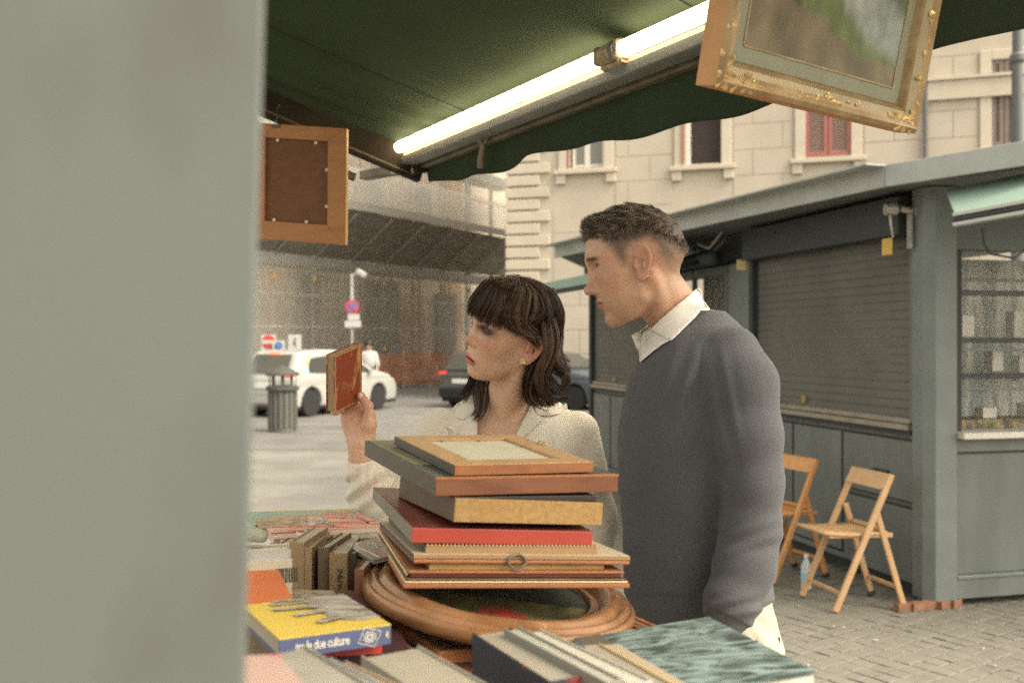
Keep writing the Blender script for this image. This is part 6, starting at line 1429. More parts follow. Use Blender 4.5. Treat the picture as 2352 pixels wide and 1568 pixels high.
def gilt_picture():
    Y1 = 1.30; bl = P(1637, 196, Y1); br = P(2097, 318, Y1*1.232); br.z = bl.z
    u = br-bl; U = u.length; u.normalize(); nn = Vector((u.y, -u.x, 0)); up = (Vector((0, 0, 1))*math.cos(R_(12))+nn*math.sin(R_(12))).normalized(); n = u.cross(up).normalized()
    if n.y > 0: n = -n
    H_ = .60; t = thing('framed_painting', 'gilt-framed landscape painting hanging from the awning at the top right', 'painting', bl)
    Q = lambda a, b, o=0: bl+u*a+up*b+n*o
    prof = [(0, -.030), (0, .004), (.006, .010), (.014, .006), (.020, .004), (.030, -.002), (.033, -.001), (.035, -.004), (.039, -.012), (.041, -.016), (.041, -.030)]   # distance in from the edge, height
    sides = [((0, 0), (U, 0), (0, 1), 'x'), ]
    def side(p0, p1, inn):
        L = (Vector(p1)-Vector(p0)).length; d = (Vector(p1)-Vector(p0)).normalized(); inn = Vector(inn)
        vs = []; fs = []; k = len(prof); mi = []
        for e in (0, 1):
            for w, h in prof:
                q = Vector(p0)+d*(w if e == 0 else L-w)+inn*w; vs.append(Q(q.x, q.y, h))
        for i in range(k-1): fs.append((i, i+1, k+i+1, k+i)); mi.append(0 if i not in (4,) else 1)
        fs.append((k-1, 0, k, 2*k-1)); mi.append(2); mi[0] = 2
        m = MB(); m.v = vs; m.f = fs; m.mi = mi; return m.build('moulding', None, t, mats=[GILT, GILT2, GILT3], smooth=False)
    side((0, 0), (U, 0), (0, 1)); side((U, 0), (U, H_), (-1, 0)); side((U, H_), (0, H_), (0, -1)); side((0, H_), (0, 0), (1, 0))
    # carved leaf clusters at the corners and along the rails
    r = random.Random(4); m = MB()
    def blob(a, b, s, h=.006):
        c = Q(a, b, h); k = r.uniform(0, 3.1); s2 = s*r.uniform(.35, .6); ring = 8; vs = [c+n*s*.35]
        for i in range(ring): an = 2*math.pi*i/ring; x = math.cos(an)*s; y = math.sin(an)*s2; vs.append(c+u*(x*math.cos(k)-y*math.sin(k))+up*(x*math.sin(k)+y*math.cos(k))-n*s*.15)
        m.add(vs, [(0, i+1, (i+1) % ring+1) for i in range(ring)])
    for (ca, cb) in ((0, 0), (U, 0), (U, H_), (0, H_)):
        for i in range(24):
            q = r.uniform(0, .085); w = r.uniform(.003, .024); sa = 1 if ca == 0 else -1; sb = 1 if cb == 0 else -1
            if r.random() < .5: blob(ca+sa*q, cb+sb*w, r.uniform(.006, .013))
            else: blob(ca+sa*w, cb+sb*q, r.uniform(.006, .013))
    for i in range(18): blob(U*.5+r.uniform(-.08, .08), r.uniform(.004, .024), r.uniform(.004, .010))
    for i in range(30): blob(U-r.uniform(.002, .018), .20+r.uniform(-.12, .14), r.uniform(.004, .010))
    m.build('carved_leaves', mat('bright_gilt', (.60, .42, .19), rough=.35, metal=.5, var=.2, scale=60), t, fix=False)
    # mount and painting (flat print)
    w0 = .040; m = MB(); m.hexa([Q(w0, H_-w0, -.013), Q(U-w0, H_-w0, -.013), Q(U-w0, w0, -.013), Q(w0, w0, -.013)], -n*.003); m.build('mount', mat('grey_green_mount', (.27, .275, .20), rough=.8, var=.06, scale=20), t)
    pa, pb = .062, .062; nu, nv = 110, 110; pu, pv = U-2*pa, H_-2*pb
    vs = []; cl = []
    sky_ = np.array((.36, .35, .30)); g = np.random.default_rng(1)
    def nz(x, y, s, seed=0): return mnoise.noise(Vector((x*s+seed, y*s, seed*.7)))
    for j in range(nv+1):
        for i in range(nu+1):
            x = i/nu; y = j/nv; vs.append(Q(pa+pu*x, pb+pv*y, -.0125))
            n1 = nz(x, y, 6)+.5*nz(x, y, 14, 3); n2 = nz(x, y, 22, 5)
            c = np.array((.105, .150, .060))*(1+1.1*n1)+np.array((.16, .10, .035))*max(0, n2+.1)+np.array((.02, .05, .03))*max(0, nz(x, y, 34, 8))
            if y > .62: c = c*.55+np.array((.17, .14, .07))*.45*(1+n1)
            d = (y-(.52-.42*x)); riv = math.exp(-((d+.03*n1)/(.050+.075*x))**4)*(x > .08)
            c = c*(1-.85*riv)+np.array((.34, .38, .38))*(1+.30*n2)*.85*riv
            d2 = y-(.30-.30*x+.04*n1); gr = math.exp(-(d2/.045)**2)*min(1, max(0, (x-.25)*4)); c = c*(1-gr)+np.array((.12, .165, .045))*gr*(1+.3*n2)
            if y < .22-.2*x+.04*n1: c = np.array((.17, .135, .075))*(1+.5*n1)
            if x < .30 and abs(y-.26+.1*x) < .07: c = c*.5+np.array((.22, .13, .08))*.5*(1+n2)
            fx = abs(x-.50); 
            if fx < .014 and .24 < y < .40: c = np.array((.07, .07, .04))
            if fx < .020 and .40 <= y < .47: c = np.array((.50, .10, .07))
            cl.append(np.clip(c, .01, 1))
    fs = [(j*(nu+1)+i, j*(nu+1)+i+1, (j+1)*(nu+1)+i+1, (j+1)*(nu+1)+i) for j in range(nv) for i in range(nu)]
    mesh_obj('canvas', vs, fs, mat('oil_paint', (1, 1, 1), vcol=True, rough=.5, var=.15, scale=60), t, vcol=np.array(cl))
    m = MB()
    for (a0, b0, a1, b1) in ((pa, pb, pa+pu, pb), (pa+pu, pb, pa+pu, pb+pv), (pa+pu, pb+pv, pa, pb+pv), (pa, pb+pv, pa, pb)): m.bar(Q(a0, b0, -.0120), Q(a1, b1, -.0120), .0022, .0012, up=n)
    m.build('gold_line', GILT, t)
    m = MB(); m.hexa([Q(.01, H_-.01, -.032), Q(U-.01, H_-.01, -.032), Q(U-.01, .01, -.032), Q(.01, .01, -.032)], -n*.004); m.build('backing', mat('hardboard_back', (.16, .07, .03)), t)
    # cord up to the awning
    m = MB()
    for a in (.12, U-.12):
        p = Q(a, H_-.02, -.035); s_ = (p-AB).dot(AE); t_ = (p-AB).dot(AI); m.tube([p, AW(s_, t_, .06)], .0018, 6)
    m.build('hanging_cord', mat('cord_brown', (.2, .15, .1)), t)
gilt_picture()

# ------------------------------------------------------------------ table, crates, stacked frames and books
TB_ = thing('stall_table', 'long wooden stall table hidden under the piled books and frames', 'table', (-.1, 1.1, 0))
WOOD = mat('table_wood', (.26, .18, .11), rough=.7, var=.25, scale=5, stretch=(8, 1, 1))
for i in range(7): m = MB(); m.bbox((-.95, .36+.205*i, .90), (.62, .36+.205*i+.20, .925)); m.build('plank', WOOD, TB_, bevel=.002)
m = MB(); m.bbox((-.95, 1.797, .90), (-.21, 1.99, .925)); m.build('plank', WOOD, TB_, bevel=.002)
m = MB(); m.bbox((-.91, 1.92, .004), (-.85, 1.98, .899)); m.build('leg', WOOD, TB_)
for x in (-.88, .55):
    for y in (.42, 1.74): m = MB(); m.bbox((x-.03, y-.03, .004), (x+.03, y+.03, .899)); m.build('leg', WOOD, TB_)

def face(A_, B_, C_, Y, L, tilt=None):
    """corners of a rectangle from its frame points: front-left, front-right, back-left"""
    ray = lambda p: Vector(((p[0]-1176)/F, 1, -(p[1]-784)/F)); o = Vector((0, 0, 1.55)); a, b, c = ray(A_), ray(B_), ray(C_)
    pa = a*Y; qa = c.dot(c); qb = -2*c.dot(pa); qc = pa.dot(pa)-L*L; disc_ = qb*qb-4*qa*qc
    yc = (-qb+math.sqrt(disc_))/(2*qa) if disc_ > 0 else Y+L
    v = c*yc-pa; yb = pa.dot(v)/b.dot(v); 
    if not (.6*Y < yb < 1.6*Y): yb = Y
    uu = b*yb-pa
    return o+pa, uu, v

class Box:
    """oriented box hanging below a top face"""
    def __init__(s, A_, B_, C_, Y, L, T_, upright=False):
        s.o, u, v = face(A_, B_, C_, Y, L)
        if upright: u.z = 0; v.z = 0; v = v.normalized()*L
        s.U, s.V, s.T = u.length, v.length, T_; s.u = u.normalized(); s.v = (v-s.u*v.dot(s.u)).normalized(); s.w = s.v.cross(s.u).normalized()
        if s.w.z > 0: s.w = -s.w
    def q(s, a, b, c): return s.o+s.u*a+s.v*b+s.w*c
    def blk(s, name, a0, a1, b0, b1, c0, c1, m, par, bev=.001):
        k = MB(); k.hexa([s.q(a0, b0, c0), s.q(a1, b0, c0), s.q(a1, b1, c0), s.q(a0, b1, c0)], s.w*(c1-c0)); return k.build(name, m, par, bevel=bev)

PAGE = mat('page_edges', (.48, .42, .31), rough=.9, var=.12, scale=260, stretch=(1, 1, .06), bump=.3, bscale=400, dist=.0006)
PAGE_W = mat('white_page_edges', (.55, .52, .46), rough=.9, var=.08, scale=260, stretch=(1, 1, .06), bump=.3, bscale=400, dist=.0006)
BKN = [0]
def book(label, A_, B_, C_, Y, L, T_, cover, thick='w', spine='-v', page=PAGE, group=None, top=None, cat='book', ct=.0022):
    """thick: axis of the thickness; spine: side that carries the spine"""
    b = Box(A_, B_, C_, Y, L, T_, thick != 'w'); t = thing('book', label, cat, b.q(b.U/2, b.V/2, b.T), group); D = dict(u=b.U, v=b.V, w=b.T); lim = {k: [0, D[k]] for k in 'uvw'}
    def add(name, rng, m, bev=.0007): return b.blk(name, rng['u'][0], rng['u'][1], rng['v'][0], rng['v'][1], rng['w'][0], rng['w'][1], m, t, bev)
    e = .0025; r = {k: [0, D[k]] for k in 'uvw'}
    r1 = dict(r); r1[thick] = [0, ct]; r2 = dict(r); r2[thick] = [D[thick]-ct, D[thick]]
    add('front_cover', r1, top or cover); add('back_cover', r2, cover)
    ax = spine[1]; rs = dict(r); rs[thick] = [ct*.5, D[thick]-ct*.5]; rs[ax] = [0, ct] if spine[0] == '-' else [D[ax]-ct, D[ax]]
    add('spine', rs, cover)
    rp = {}
    for k in 'uvw':
        if k == thick: rp[k] = [ct, D[k]-ct]
        elif k == ax: rp[k] = [ct, D[k]-e] if spine[0] == '-' else [e, D[k]-ct]
        else: rp[k] = [e, D[k]-e]
    add('page_block', rp, page, .0003)
    return b, t

# -- the pile of picture frames
WA = mat('light_frame_wood', (.52, .32, .155), rough=.55, color2=(.43, .25, .11), scale=7, thr=(.3, .7), stretch=(8, 1, 8), bump=.1, bscale=160, dist=.0006); WB = mat('red_brown_wood', (.27, .105, .045), rough=.4, color2=(.17, .060, .030), scale=6, thr=(.3, .7), stretch=(1, 6, 6), bump=.1, bscale=120, dist=.0006)
WO = mat('orange_brown_wood', (.36, .135, .050), rough=.45, var=.2, scale=9, stretch=(1, 6, 6))
DKS = mat('dark_frame_side', (.085, .070, .055), rough=.5, var=.2, scale=9)  # one dark tone for the left sides of the piled frames
def slab(label, A_, B_, C_, Y, L, T_, top, front, left, grp='picture frames piled on the stall'):
    b = Box(A_, B_, C_, Y, L, T_); t = thing('picture_frame', label, 'picture frame', b.q(b.U/2, b.V/2, b.T), grp); return b, t
def skin(b, t, front, left, top, c0=0, c1=None, bev=.0012, name='panel'):
    c1 = c1 or b.T; k = MB(); f = [(3, 2, 1, 0), (4, 5, 6, 7), (0, 1, 5, 4), (1, 2, 6, 5), (2, 3, 7, 6), (3, 0, 4, 7)]
    k.hexa([b.q(0, 0, c0), b.q(b.U, 0, c0), b.q(b.U, b.V, c0), b.q(0, b.V, c0)], b.w*(c1-c0)); k.mi = [2, 0, 1, 1, 2, 2]
    return k.build(name, None, t, bevel=bev, mats=[top, front, left])
def ring4(b, t, wd, c0, c1, m, name='moulding', bev=.0012, ins=0, mats=None):
    a0, a1, b0, b1 = ins, b.U-ins, ins, b.V-ins
    for pts in ([(a0, b0), (a1, b0), (a1-wd, b0+wd), (a0+wd, b0+wd)], [(a1, b0), (a1, b1), (a1-wd, b1-wd), (a1-wd, b0+wd)], [(a1, b1), (a0, b1), (a0+wd, b1-wd), (a1-wd, b1-wd)], [(a0, b1), (a0, b0), (a0+wd, b0+wd), (a0+wd, b1-wd)]):
        k = MB(); k.prism([b.q(x, y, c0) for x, y in pts], (0, 0, 0), b.w*(c1-c0)); k.build(name, m, t, bevel=bev)

Ys = 1.30
b, t = slab('light wooden frame lying face down on top of the pile, cream card in its opening', (1045, 1067), (1363, 1060), (907, 1000), Ys+.015, .262, .0150, WA, WB, DKS)
ring4(b, t, .036, .0, .0142, WA); bb = b
b.blk('front_edge', 0, b.U, -.0008, 0, .001, .0142, WO, t, 0); b.blk('side_edge', -.0008, 0, 0, b.V, .001, .0142, DKS, t, 0)
b.blk('rebate', .035, b.U-.035, .035, b.V-.035, .0050, .0130, WO, t, .0005); b.blk('card', .038, b.U-.038, .038, b.V-.038, .0042, .0050, mat('cream_card', (.60, .56, .40), rough=.9, var=.05, scale=30), t, 0)
HNG = mat('brass_hanger', (.42, .30, .12), metal=.7, rough=.4)
m = MB(); m.tube([b.q(b.U*.42, b.V-.012, -.002), b.q(b.U*.40, b.V-.004, -.014), b.q(b.U*.46, b.V-.002, -.005), b.q(b.U*.42, b.V-.012, -.002)], .0010, 5); m.build('hanging_ring', HNG, t)
m = MB(); m.tube([b.q(b.U-.012, b.V*.60, -.001), b.q(b.U-.006, b.V*.62, -.005), b.q(b.U-.004, b.V*.56, -.005), b.q(b.U-.012, b.V*.55, -.001)], .0010, 5); m.build('hanging_ring', HNG, t)
for a_, c_ in ((.3, 1), (.6, 1), (.85, 1)): m = MB(); m.bar(b.q(b.U*a_, b.V-.037, .003), b.q(b.U*a_, b.V-.046, .0036), .002, .001, up=-b.w); m.build('pin', HNG, t)
b, t = slab('deep dark green box frame with a polished red-brown front edge, second from the top', (1001, 1097), (1421, 1089), (838, 1011), Ys-.005, .345, .0245, None, None, None)
skin(b, t, WB, DKS, mat('dark_green_board', (.062, .070, .052), rough=.5, var=.1, scale=12)); b.blk('top_lip', 0, b.U, -.0006, .003, -.0006, .003, WO, t, .0005)
b.blk('felt_strip', .004, .05, .10, b.V-.004, -.0008, -.0001, mat('olive_felt', (.20, .19, .11)), t, 0)
b, t = slab('thin almost black frame squeezed under the red-brown one', (1062, 1141), (1371, 1137), (935, 1083), Ys+.01, .25, .008, None, None, None); skin(b, t, mat('near_black_wood', (.035, .022, .018), rough=.5), mat('near_black_wood', (.03, .02, .02)), mat('near_black_wood', (.03, .02, .02)))
b, t = slab('thick cork-coloured gilt panel in the middle of the pile', (1046, 1143), (1386, 1154), (919, 1094), Ys, .26, .0315, None, None, None); skin(b, t, mat('cork_gold', (.46, .285, .105), rough=.75, color2=(.36, .20, .07), scale=140, thr=(.35, .65), bump=.3, bscale=300, dist=.0008), mat('brown_side', (.13, .085, .05), rough=.6, var=.2, scale=20), mat('brown_top', (.25, .15, .08), rough=.7))
b, t = slab('flat red lacquered frame with grey side, below the gilt panel', (947, 1211), (1363, 1220), (857, 1118), Ys-.005, .345, .0200, None, None, None); skin(b, t, mat('red_lacquer', (.44, .060, .035), rough=.45, var=.12, scale=12), mat('grey_board_side', (.24, .225, .18), rough=.8, var=.15, scale=20), mat('dark_red_top', (.20, .048, .032), rough=.30, var=.15, scale=8))
b, t = slab('narrow unvarnished frame with a saw-toothed upper edge', (978, 1252), (1372, 1254), (893, 1178), Ys+.002, .33, .0135, None, None, None); skin(b, t, mat('raw_pine', (.42, .26, .125), rough=.7, color2=(.34, .20, .10), scale=7, thr=(.3, .7), stretch=(1, 6, 6)), DKS, WA, bev=.0004)
m = MB(); nt_ = 46
for i in range(nt_):
    x0 = b.U*(i+.08)/nt_; x1 = b.U*(i+.92)/nt_; xm = (x0+x1)/2; m.prism([b.q(x0, -.0014, .0006), b.q(x1, -.0014, .0006), b.q(xm, -.0014, -.0030)], (0, 0, 0), b.v*.004)
m.build('saw_tooth_edge', mat('pale_tooth', (.52, .35, .19), rough=.7), t)
b, t = slab('wide pale frame with a metal hanging ring on its front edge', (950, 1271), (1448, 1276), (872, 1196), Ys-.01, .36, .0125, None, None, None)
skin(b, t, mat('raw_pine', (.4, .3, .1)), DKS, mat('cream_top', (.58, .49, .34), rough=.7, var=.06, scale=14), 0, .0065, name='upper_moulding'); skin(b, t, WO, DKS, WO, .0067, .0125, name='lower_moulding', bev=.002)
m = MB(); c = b.q(b.U*.462, -.0035, .0085); pts = [c+b.u*(.0125*math.sin(a))*(1-.25*(math.cos(a) < -.2))+b.w*(-.0105*math.cos(a)+.001) for a in [k*2*math.pi/12 for k in range(13)]]; m.tube(pts, .0020, 6); m.build('hanging_ring', mat('dull_steel_ring', (.25, .20, .16), metal=.6, rough=.5), t)
b, t = slab('flat gold-edged frame lying inside the open moulded one', (985, 1293), (1388, 1296), (905, 1222), Ys+.003, .32, .0085, None, None, None); skin(b, t, mat('dull_gold_edge', (.45, .27, .08), rough=.5, var=.2, scale=20), DKS, WB)
b, t = slab('open dark and gold moulded frame resting on the oval one', (938, 1310), (1434, 1311), (872, 1211), Ys-.012, .385, .0215, None, None, None)
OLV = mat('olive_gilt', (.155, .115, .058), rough=.4, metal=.3, color2=(.07, .055, .035), scale=20, thr=(.3, .7), stretch=(1, .2, 1)); CRM = mat('cream_gilt_line', (.62, .48, .26), rough=.4, metal=.3); MRN = mat('maroon_polish', (.14, .035, .022), rough=.3)
ring4(b, t, .026, .0, .0040, WO); ring4(b, t, .022, .0042, .0095, MRN, ins=.003, name='moulding'); ring4(b, t, .030, .0097, .0125, OLV, ins=-.002, name='moulding'); ring4(b, t, .032, .0127, .0155, CRM, ins=-.0045, name='gilt_line'); ring4(b, t, .034, .0157, .0215, WO, ins=-.0065, name='moulding')
for dz_, ins_ in ((.0030, -.0012), (.0120, -.0036)):
    k = MB(); k.prism([b.q(ins_, ins_, dz_), b.q(ins_, b.V-ins_, dz_), b.q(ins_-.0012, b.V-ins_, dz_+.002), b.q(ins_-.0012, ins_, dz_+.002)], (0, 0, 0), b.w*.0016); k.build('gilt_line', CRM, t)
b.blk('glass_and_print', .02, b.U-.02, .02, b.V-.02, .0125, .0145, mat('dark_print', (.03, .028, .025), rough=.2), t, 0)

# -- oval carved frame
def oval():
    c = P(1147, 1350, 1.475); t = thing('oval_frame', 'large oval frame of ridged brown wood with a dark flower painting, under the pile', 'picture frame', c+Vector((0, 0, -.03)), None)
    u = Vector((.99, 0, -.135)).normalized(); v = Vector((0, 1, -.030)); v = (v-u*v.dot(u)).normalized(); w = u.cross(v).normalized()
    ru, rv = .201, .262
    prof = [(1.0, -.016), (1.0, -.004), (.992, .000), (.975, .0035), (.962, .001), (.952, .0015), (.940, .006), (.925, .0085), (.905, .007), (.893, .004), (.885, .0045), (.865, .010), (.84, .013), (.80, .0125), (.765, .008), (.735, .000), (.715, -.004), (.705, -.003), (.695, .000), (.680, .0005), (.668, -.003), (.655, -.010), (.655, -.016)]
    n = 120; vs = []
    for i in range(n):
        a = 2*math.pi*i/n
        for r, h in prof:
            k = 1-r; vs.append(c+u*((ru-k*.20)*math.cos(a))+v*((rv-k*.20)*math.sin(a))+w*(h*1.0+.0006*math.sin(a*7+r*30)))
    K = len(prof); fs = [(i*K+j, i*K+(j+1) % K, ((i+1) % n)*K+(j+1) % K, ((i+1) % n)*K+j) for i in range(n) for j in range(K)]
    o = mesh_obj('moulding', vs, fs, mat('oval_brown_gilt', (.40, .20, .085), rough=.30, metal=.15, color2=(.20, .085, .032), scale=9, thr=(.3, .68), bump=.25, bscale=130, dist=.001, coat=.2), t, smooth=True)
    bm = bmesh.new(); bm.from_mesh(o.data); bmesh.ops.recalc_face_normals(bm, faces=bm.faces); bm.to_mesh(o.data); bm.free()
    # painting
    N = 40; vs = [c-w*.008]; cl = [(.02, .03, .022)]; g = random.Random(6)
    for j in range(1, 13):
        for i in range(64):
            a = 2*math.pi*i/64; r = j/12; x = (ru-.345*.2)*r*math.cos(a); y = (rv-.345*.2)*r*math.sin(a); vs.append(c+u*x+v*y-w*.008)
            q = mnoise.noise(Vector((x*40, y*25, 1))); q2 = mnoise.noise(Vector((x*70, y*60, 4))); col = Vector((.020, .030, .022))
            if y < -.03: col = Vector((.15, .12, .045))*(1+q)+Vector((.0, .10, .04))*max(0, q2)
            if math.hypot(x-.005, (y+.13)*.7) < .035 and q2 > -.25: col = Vector((.48, .06, .04))*(1+.5*q)
            if math.hypot(x-.045, (y+.155)) < .016 and q2 > -.1: col = Vector((.45, .35, .22))
            if x > .05 and y < -.10 and q > 0: col = Vector((.05, .12, .06))
            cl.append(tuple(max(.008, k) for k in col))
    fs = [(0, 1+i, 1+(i+1) % 64) for i in range(64)]+[(1+(j-1)*64+i, 1+j*64+i, 1+j*64+(i+1) % 64, 1+(j-1)*64+(i+1) % 64) for j in range(1, 12) for i in range(64)]
    mesh_obj('painting', vs, fs, mat('oil_paint', (1, 1, 1)), t, vcol=np.array(cl))
    m = MB(); m.tube([c+u*(-ru*.86)+v*(rv*.30)+w*.016, c+u*(-ru*.84)+v*(rv*.26)+w*.024, c+u*(-ru*.80)+v*(rv*.30)+w*.014], .0018, 6); m.build('hanging_ring', mat('dull_steel_ring', (.2, .2, .2)), t)
oval()
# -- framed print under the oval
b, t = slab('brown moulded frame with a white mount, poking out corner first under the oval', (1007, 1499), (1545, 1452), (830, 1363), 1.235, .36, .020, None, None, None)
ring4(b, t, .010, -.002, .016, WO, name='moulding', bev=.003); ring4(b, t, .012, .0, .017, mat('dull_mid_moulding', (.22, .15, .10), rough=.4), ins=.010, bev=.003); ring4(b, t, .007, .001, .017, WO, ins=.022, bev=.002)
b.blk('mount', .027, b.U-.027, .027, b.V-.027, .009, .013, mat('white_mount', (.66, .62, .53), rough=.8), t, 0); b.blk('base', .001, b.U-.001, .001, b.V-.001, .0165, .020, DKS, t, 0)

# -- books: left, middle distance
def M3(n, c, **k): return mat(n, c, rough=k.pop('rough', .55), **k)
mg = 'magazines fanned out at the far end of the table'
BR = M3('patterned_brown_cover', (.30, .20, .12), color2=(.48, .38, .24), scale=60, thr=(.4, .6))
rows = [('teal magazine with a tan rim at the back of the fanned row', (585, 1203), (852, 1194), (560, 1176), 1.86, .13, .010, M3('teal_cover', (.30, .44, .36), var=.12, scale=10)),
        ('magazine with a brown patterned cover under the teal one', (600, 1211), (862, 1201), (570, 1180), 1.82, .16, .012, BR),
        ('magazine with torn pink and red cover in the fanned row', (622, 1222), (880, 1208), (590, 1190), 1.78, .16, .012, M3('pink_red_cover', (.62, .40, .30), color2=(.60, .13, .09), scale=14, thr=(.42, .52), stretch=(.6, 3, 3))),
        ('cream and salmon magazine in the fanned row', (628, 1236), (884, 1220), (600, 1200), 1.74, .17, .012, M3('salmon_cover', (.62, .50, .37), color2=(.58, .33, .24), scale=9, thr=(.4, .6), stretch=(.6, 3, 3))),
        ('glossy magazine wrapped in clear plastic with green and red print', (650, 1249), (886, 1232), (620, 1212), 1.70, .17, .013, M3('plastic_green_cover', (.42, .43, .36), color2=(.24, .32, .27), scale=11, thr=(.4, .6), rough=.15, stretch=(.6, 3, 3), coat=.6)),
        ('white magazine in plastic with a red patch, front of the fanned row', (676, 1262), (884, 1247), (650, 1228), 1.66, .17, .013, M3('white_plastic_cover', (.66, .62, .52), color2=(.42, .41, .36), scale=7, thr=(.35, .5), rough=.15, stretch=(.6, 3, 3), coat=.6))]
for lab, a_, b_, c_, Y_, L_, T_, cv in rows:
    bx, t = book(lab, a_, b_, c_, Y_, L_, T_, cv, 'w', '-u', group=mg)
    if 'red patch' in lab:
        bx.blk('red_patch', bx.U*.32, bx.U*.62, .02, .07, -.0006, .0, M3('poppy_red', (.55, .10, .07)), t, 0); bx.blk('dark_patch', bx.U*.12, bx.U*.28, .02, .06, -.0006, .0, M3('slate_print', (.12, .13, .12)), t, 0)
    if 'teal' in lab: bx.blk('rim', 0, bx.U, bx.V-.004, bx.V, -.0008, .0, M3('tan_rim', (.55, .40, .20)), t, 0)
# loose torn plastic leaves sticking up over the magazines
for i, (x, y, w_, h_, c_, lb) in enumerate(((690, 1190, 80, 20, (.56, .47, .38), 'crumpled leaf of pale brown plastic sticking up over the magazines'), (778, 1183, 70, 16, (.60, .45, .38), 'pinkish crumpled plastic leaf lying on the teal magazine'), (690, 1222, 42, 20, (.62, .62, .55), 'small white torn plastic corner between the magazines'))):
    def fn(u, v, x=x, y=y, w_=w_, h_=h_, i=i): q = P(x+w_*(u-.1)+8*math.sin(6*v), y+h_*(1-v)*(.5+.5*u)+3*math.sin(7*u+i), 1.74-.03*i+.05*v); return q+Vector((0, .01*math.sin(9*u+3*v), .004*math.sin(11*u*v+i)))
    m = MB(); m.grid(fn, 12, 8); o = m.build('plastic_leaf', M3('crumpled_plastic_%d' % i, c_, rough=.25, alpha=.75), None, smooth=True); tag(o, lb, 'plastic'); so = o.modifiers.new('s', 'SOLIDIFY'); so.thickness = .0004
su = 'books standing upright in the left-hand crate'
book('upright book with a faded red spine beside the white rolled papers', (640, 1247), (666, 1251), (662, 1236), 1.62, .05, .16, M3('faded_red_spine', (.38, .10, .07), var=.15, scale=20), 'u', '-v', group=su)
bx, t = book('cream upright book with black loops printed on its spine', (667, 1253), (683, 1256), (688, 1242), 1.60, .05, .16, M3('cream_spine', (.50, .42, .28)), 'u', '-v', group=su)
for k in range(3): m = MB(); c = bx.q(bx.U*.5, -.0006, .012+.022*k); m.tube([c+bx.u*.0055*math.cos(a)+bx.w*.0085*math.sin(a) for a in [j*.7 for j in range(10)]], .0009, 5, caps=False); m.build('printed_loop', M3('black_print', (.03, .03, .03)), t)
book('narrow dark green upright book', (684, 1256), (694, 1258), (703, 1244), 1.59, .05, .16, M3('dark_green_spine', (.03, .075, .055)), 'u', '-v', group=su)
bx, t = book('tan paperback with a plain wide spine, left of its thinner twin', (664, 1244), (699, 1256), (712, 1237), 1.54, .13, .24, M3('tan_paper', (.43, .30, .165), var=.1, scale=14), 'u', '-v', group=su)
book('thin tan paperback pressed against the wider tan one', (699.5, 1257), (716, 1259), (740, 1243), 1.535, .13, .24, M3('tan_paper2', (.44, .31, .17), var=.1, scale=14), 'u', '-v', group=su)
book('black filler for the shaded gap between the tan paperbacks and the brown book', (717, 1262), (730, 1263), (752, 1248), 1.56, .12, .24, M3('black_gap_shade', (.015, .018, .02)), 'u', '-v', group=su)  # added black block paints the shade of a gap between books
bx = None
book('brown cloth book with a rounded back left of the one lettered PAPINI', (730, 1256), (755, 1270), (772, 1245), 1.52, .12, .22, M3('brown_cloth', (.17, .125, .075), var=.12, scale=60, bump=.2, bscale=300), 'u', '-v', group=su)
bx, t = book('thick tan book lettered I PAPINI up its spine', (756, 1270), (798, 1268), (790, 1256), 1.50, .13, .22, M3('tan_cloth', (.39, .27, .135), var=.1, scale=40, bump=.2, bscale=300, color2=(.34, .235, .12)), 'u', '-v', group=su)
INK = M3('dark_ink', (.05, .035, .025))
mtx = Matrix((-bx.w, -bx.u*-1*-1, -bx.v)).transposed().to_4x4()
X = -bx.w; Zt = -bx.v; Yt = Zt.cross(X)
mtx = Matrix((X, Yt, Zt)).transposed().to_4x4(); mtx.translation = bx.q(bx.U*.62, -.0008, .064)
text_obj('spine_lettering', 'I PAPINI', .0118, mtx, INK, t, extrude=.0003)
book('dark-sided brown book right of the PAPINI spine', (799, 1270), (817, 1272), (832, 1258), 1.515, .12, .22, M3('dark_brown_cloth', (.105, .070, .048), var=.15, scale=50), 'u', '-v', group=su)
book('brown book with a rounded back against the oval frame', (817, 1284), (846, 1286), (848, 1272), 1.52, .11, .2, M3('umber_cloth', (.20, .13, .075), var=.15, scale=50), 'u', '-v', group=su)
book('small red-brown book with a dark edge next to the oval frame', (814, 1307), (836, 1310), (842, 1296), 1.42, .10, .16, M3('red_brown_leather', (.22, .09, .045), var=.2, scale=30), 'u', '-v', group=su)
bx, t = book('grey book in plastic with white lettering slanting towards the oval frame', (856, 1285), (925, 1268), (794, 1250), 1.46, .13, .007, M3('grey_slick_cover', (.25, .25, .205), rough=.15, coat=.5, var=.05), 'w', '-u', page=M3('tan_edge', (.45, .34, .2)))
m = MB(); m.tube([bx.q(bx.U*x, bx.V*y, -.0006) for x, y in ((.08, .95), (.16, .7), (.24, .4), (.26, .05))], .0009, 4); m.build('white_curve', M3('white_print', (.65, .62, .55)), t)
for k, tx in enumerate(('SOL AUT', 'RIBELLE')):
    mt = Matrix((bx.v*-1, bx.u, -bx.w)).transposed().to_4x4(); mt.translation = bx.q(bx.U*(.55+.16*k), bx.V*.82, -.0006)
    text_obj('cover_lettering', tx, .012, mt, M3('white_print', (.6, .6, .6)), t, extrude=.0002)
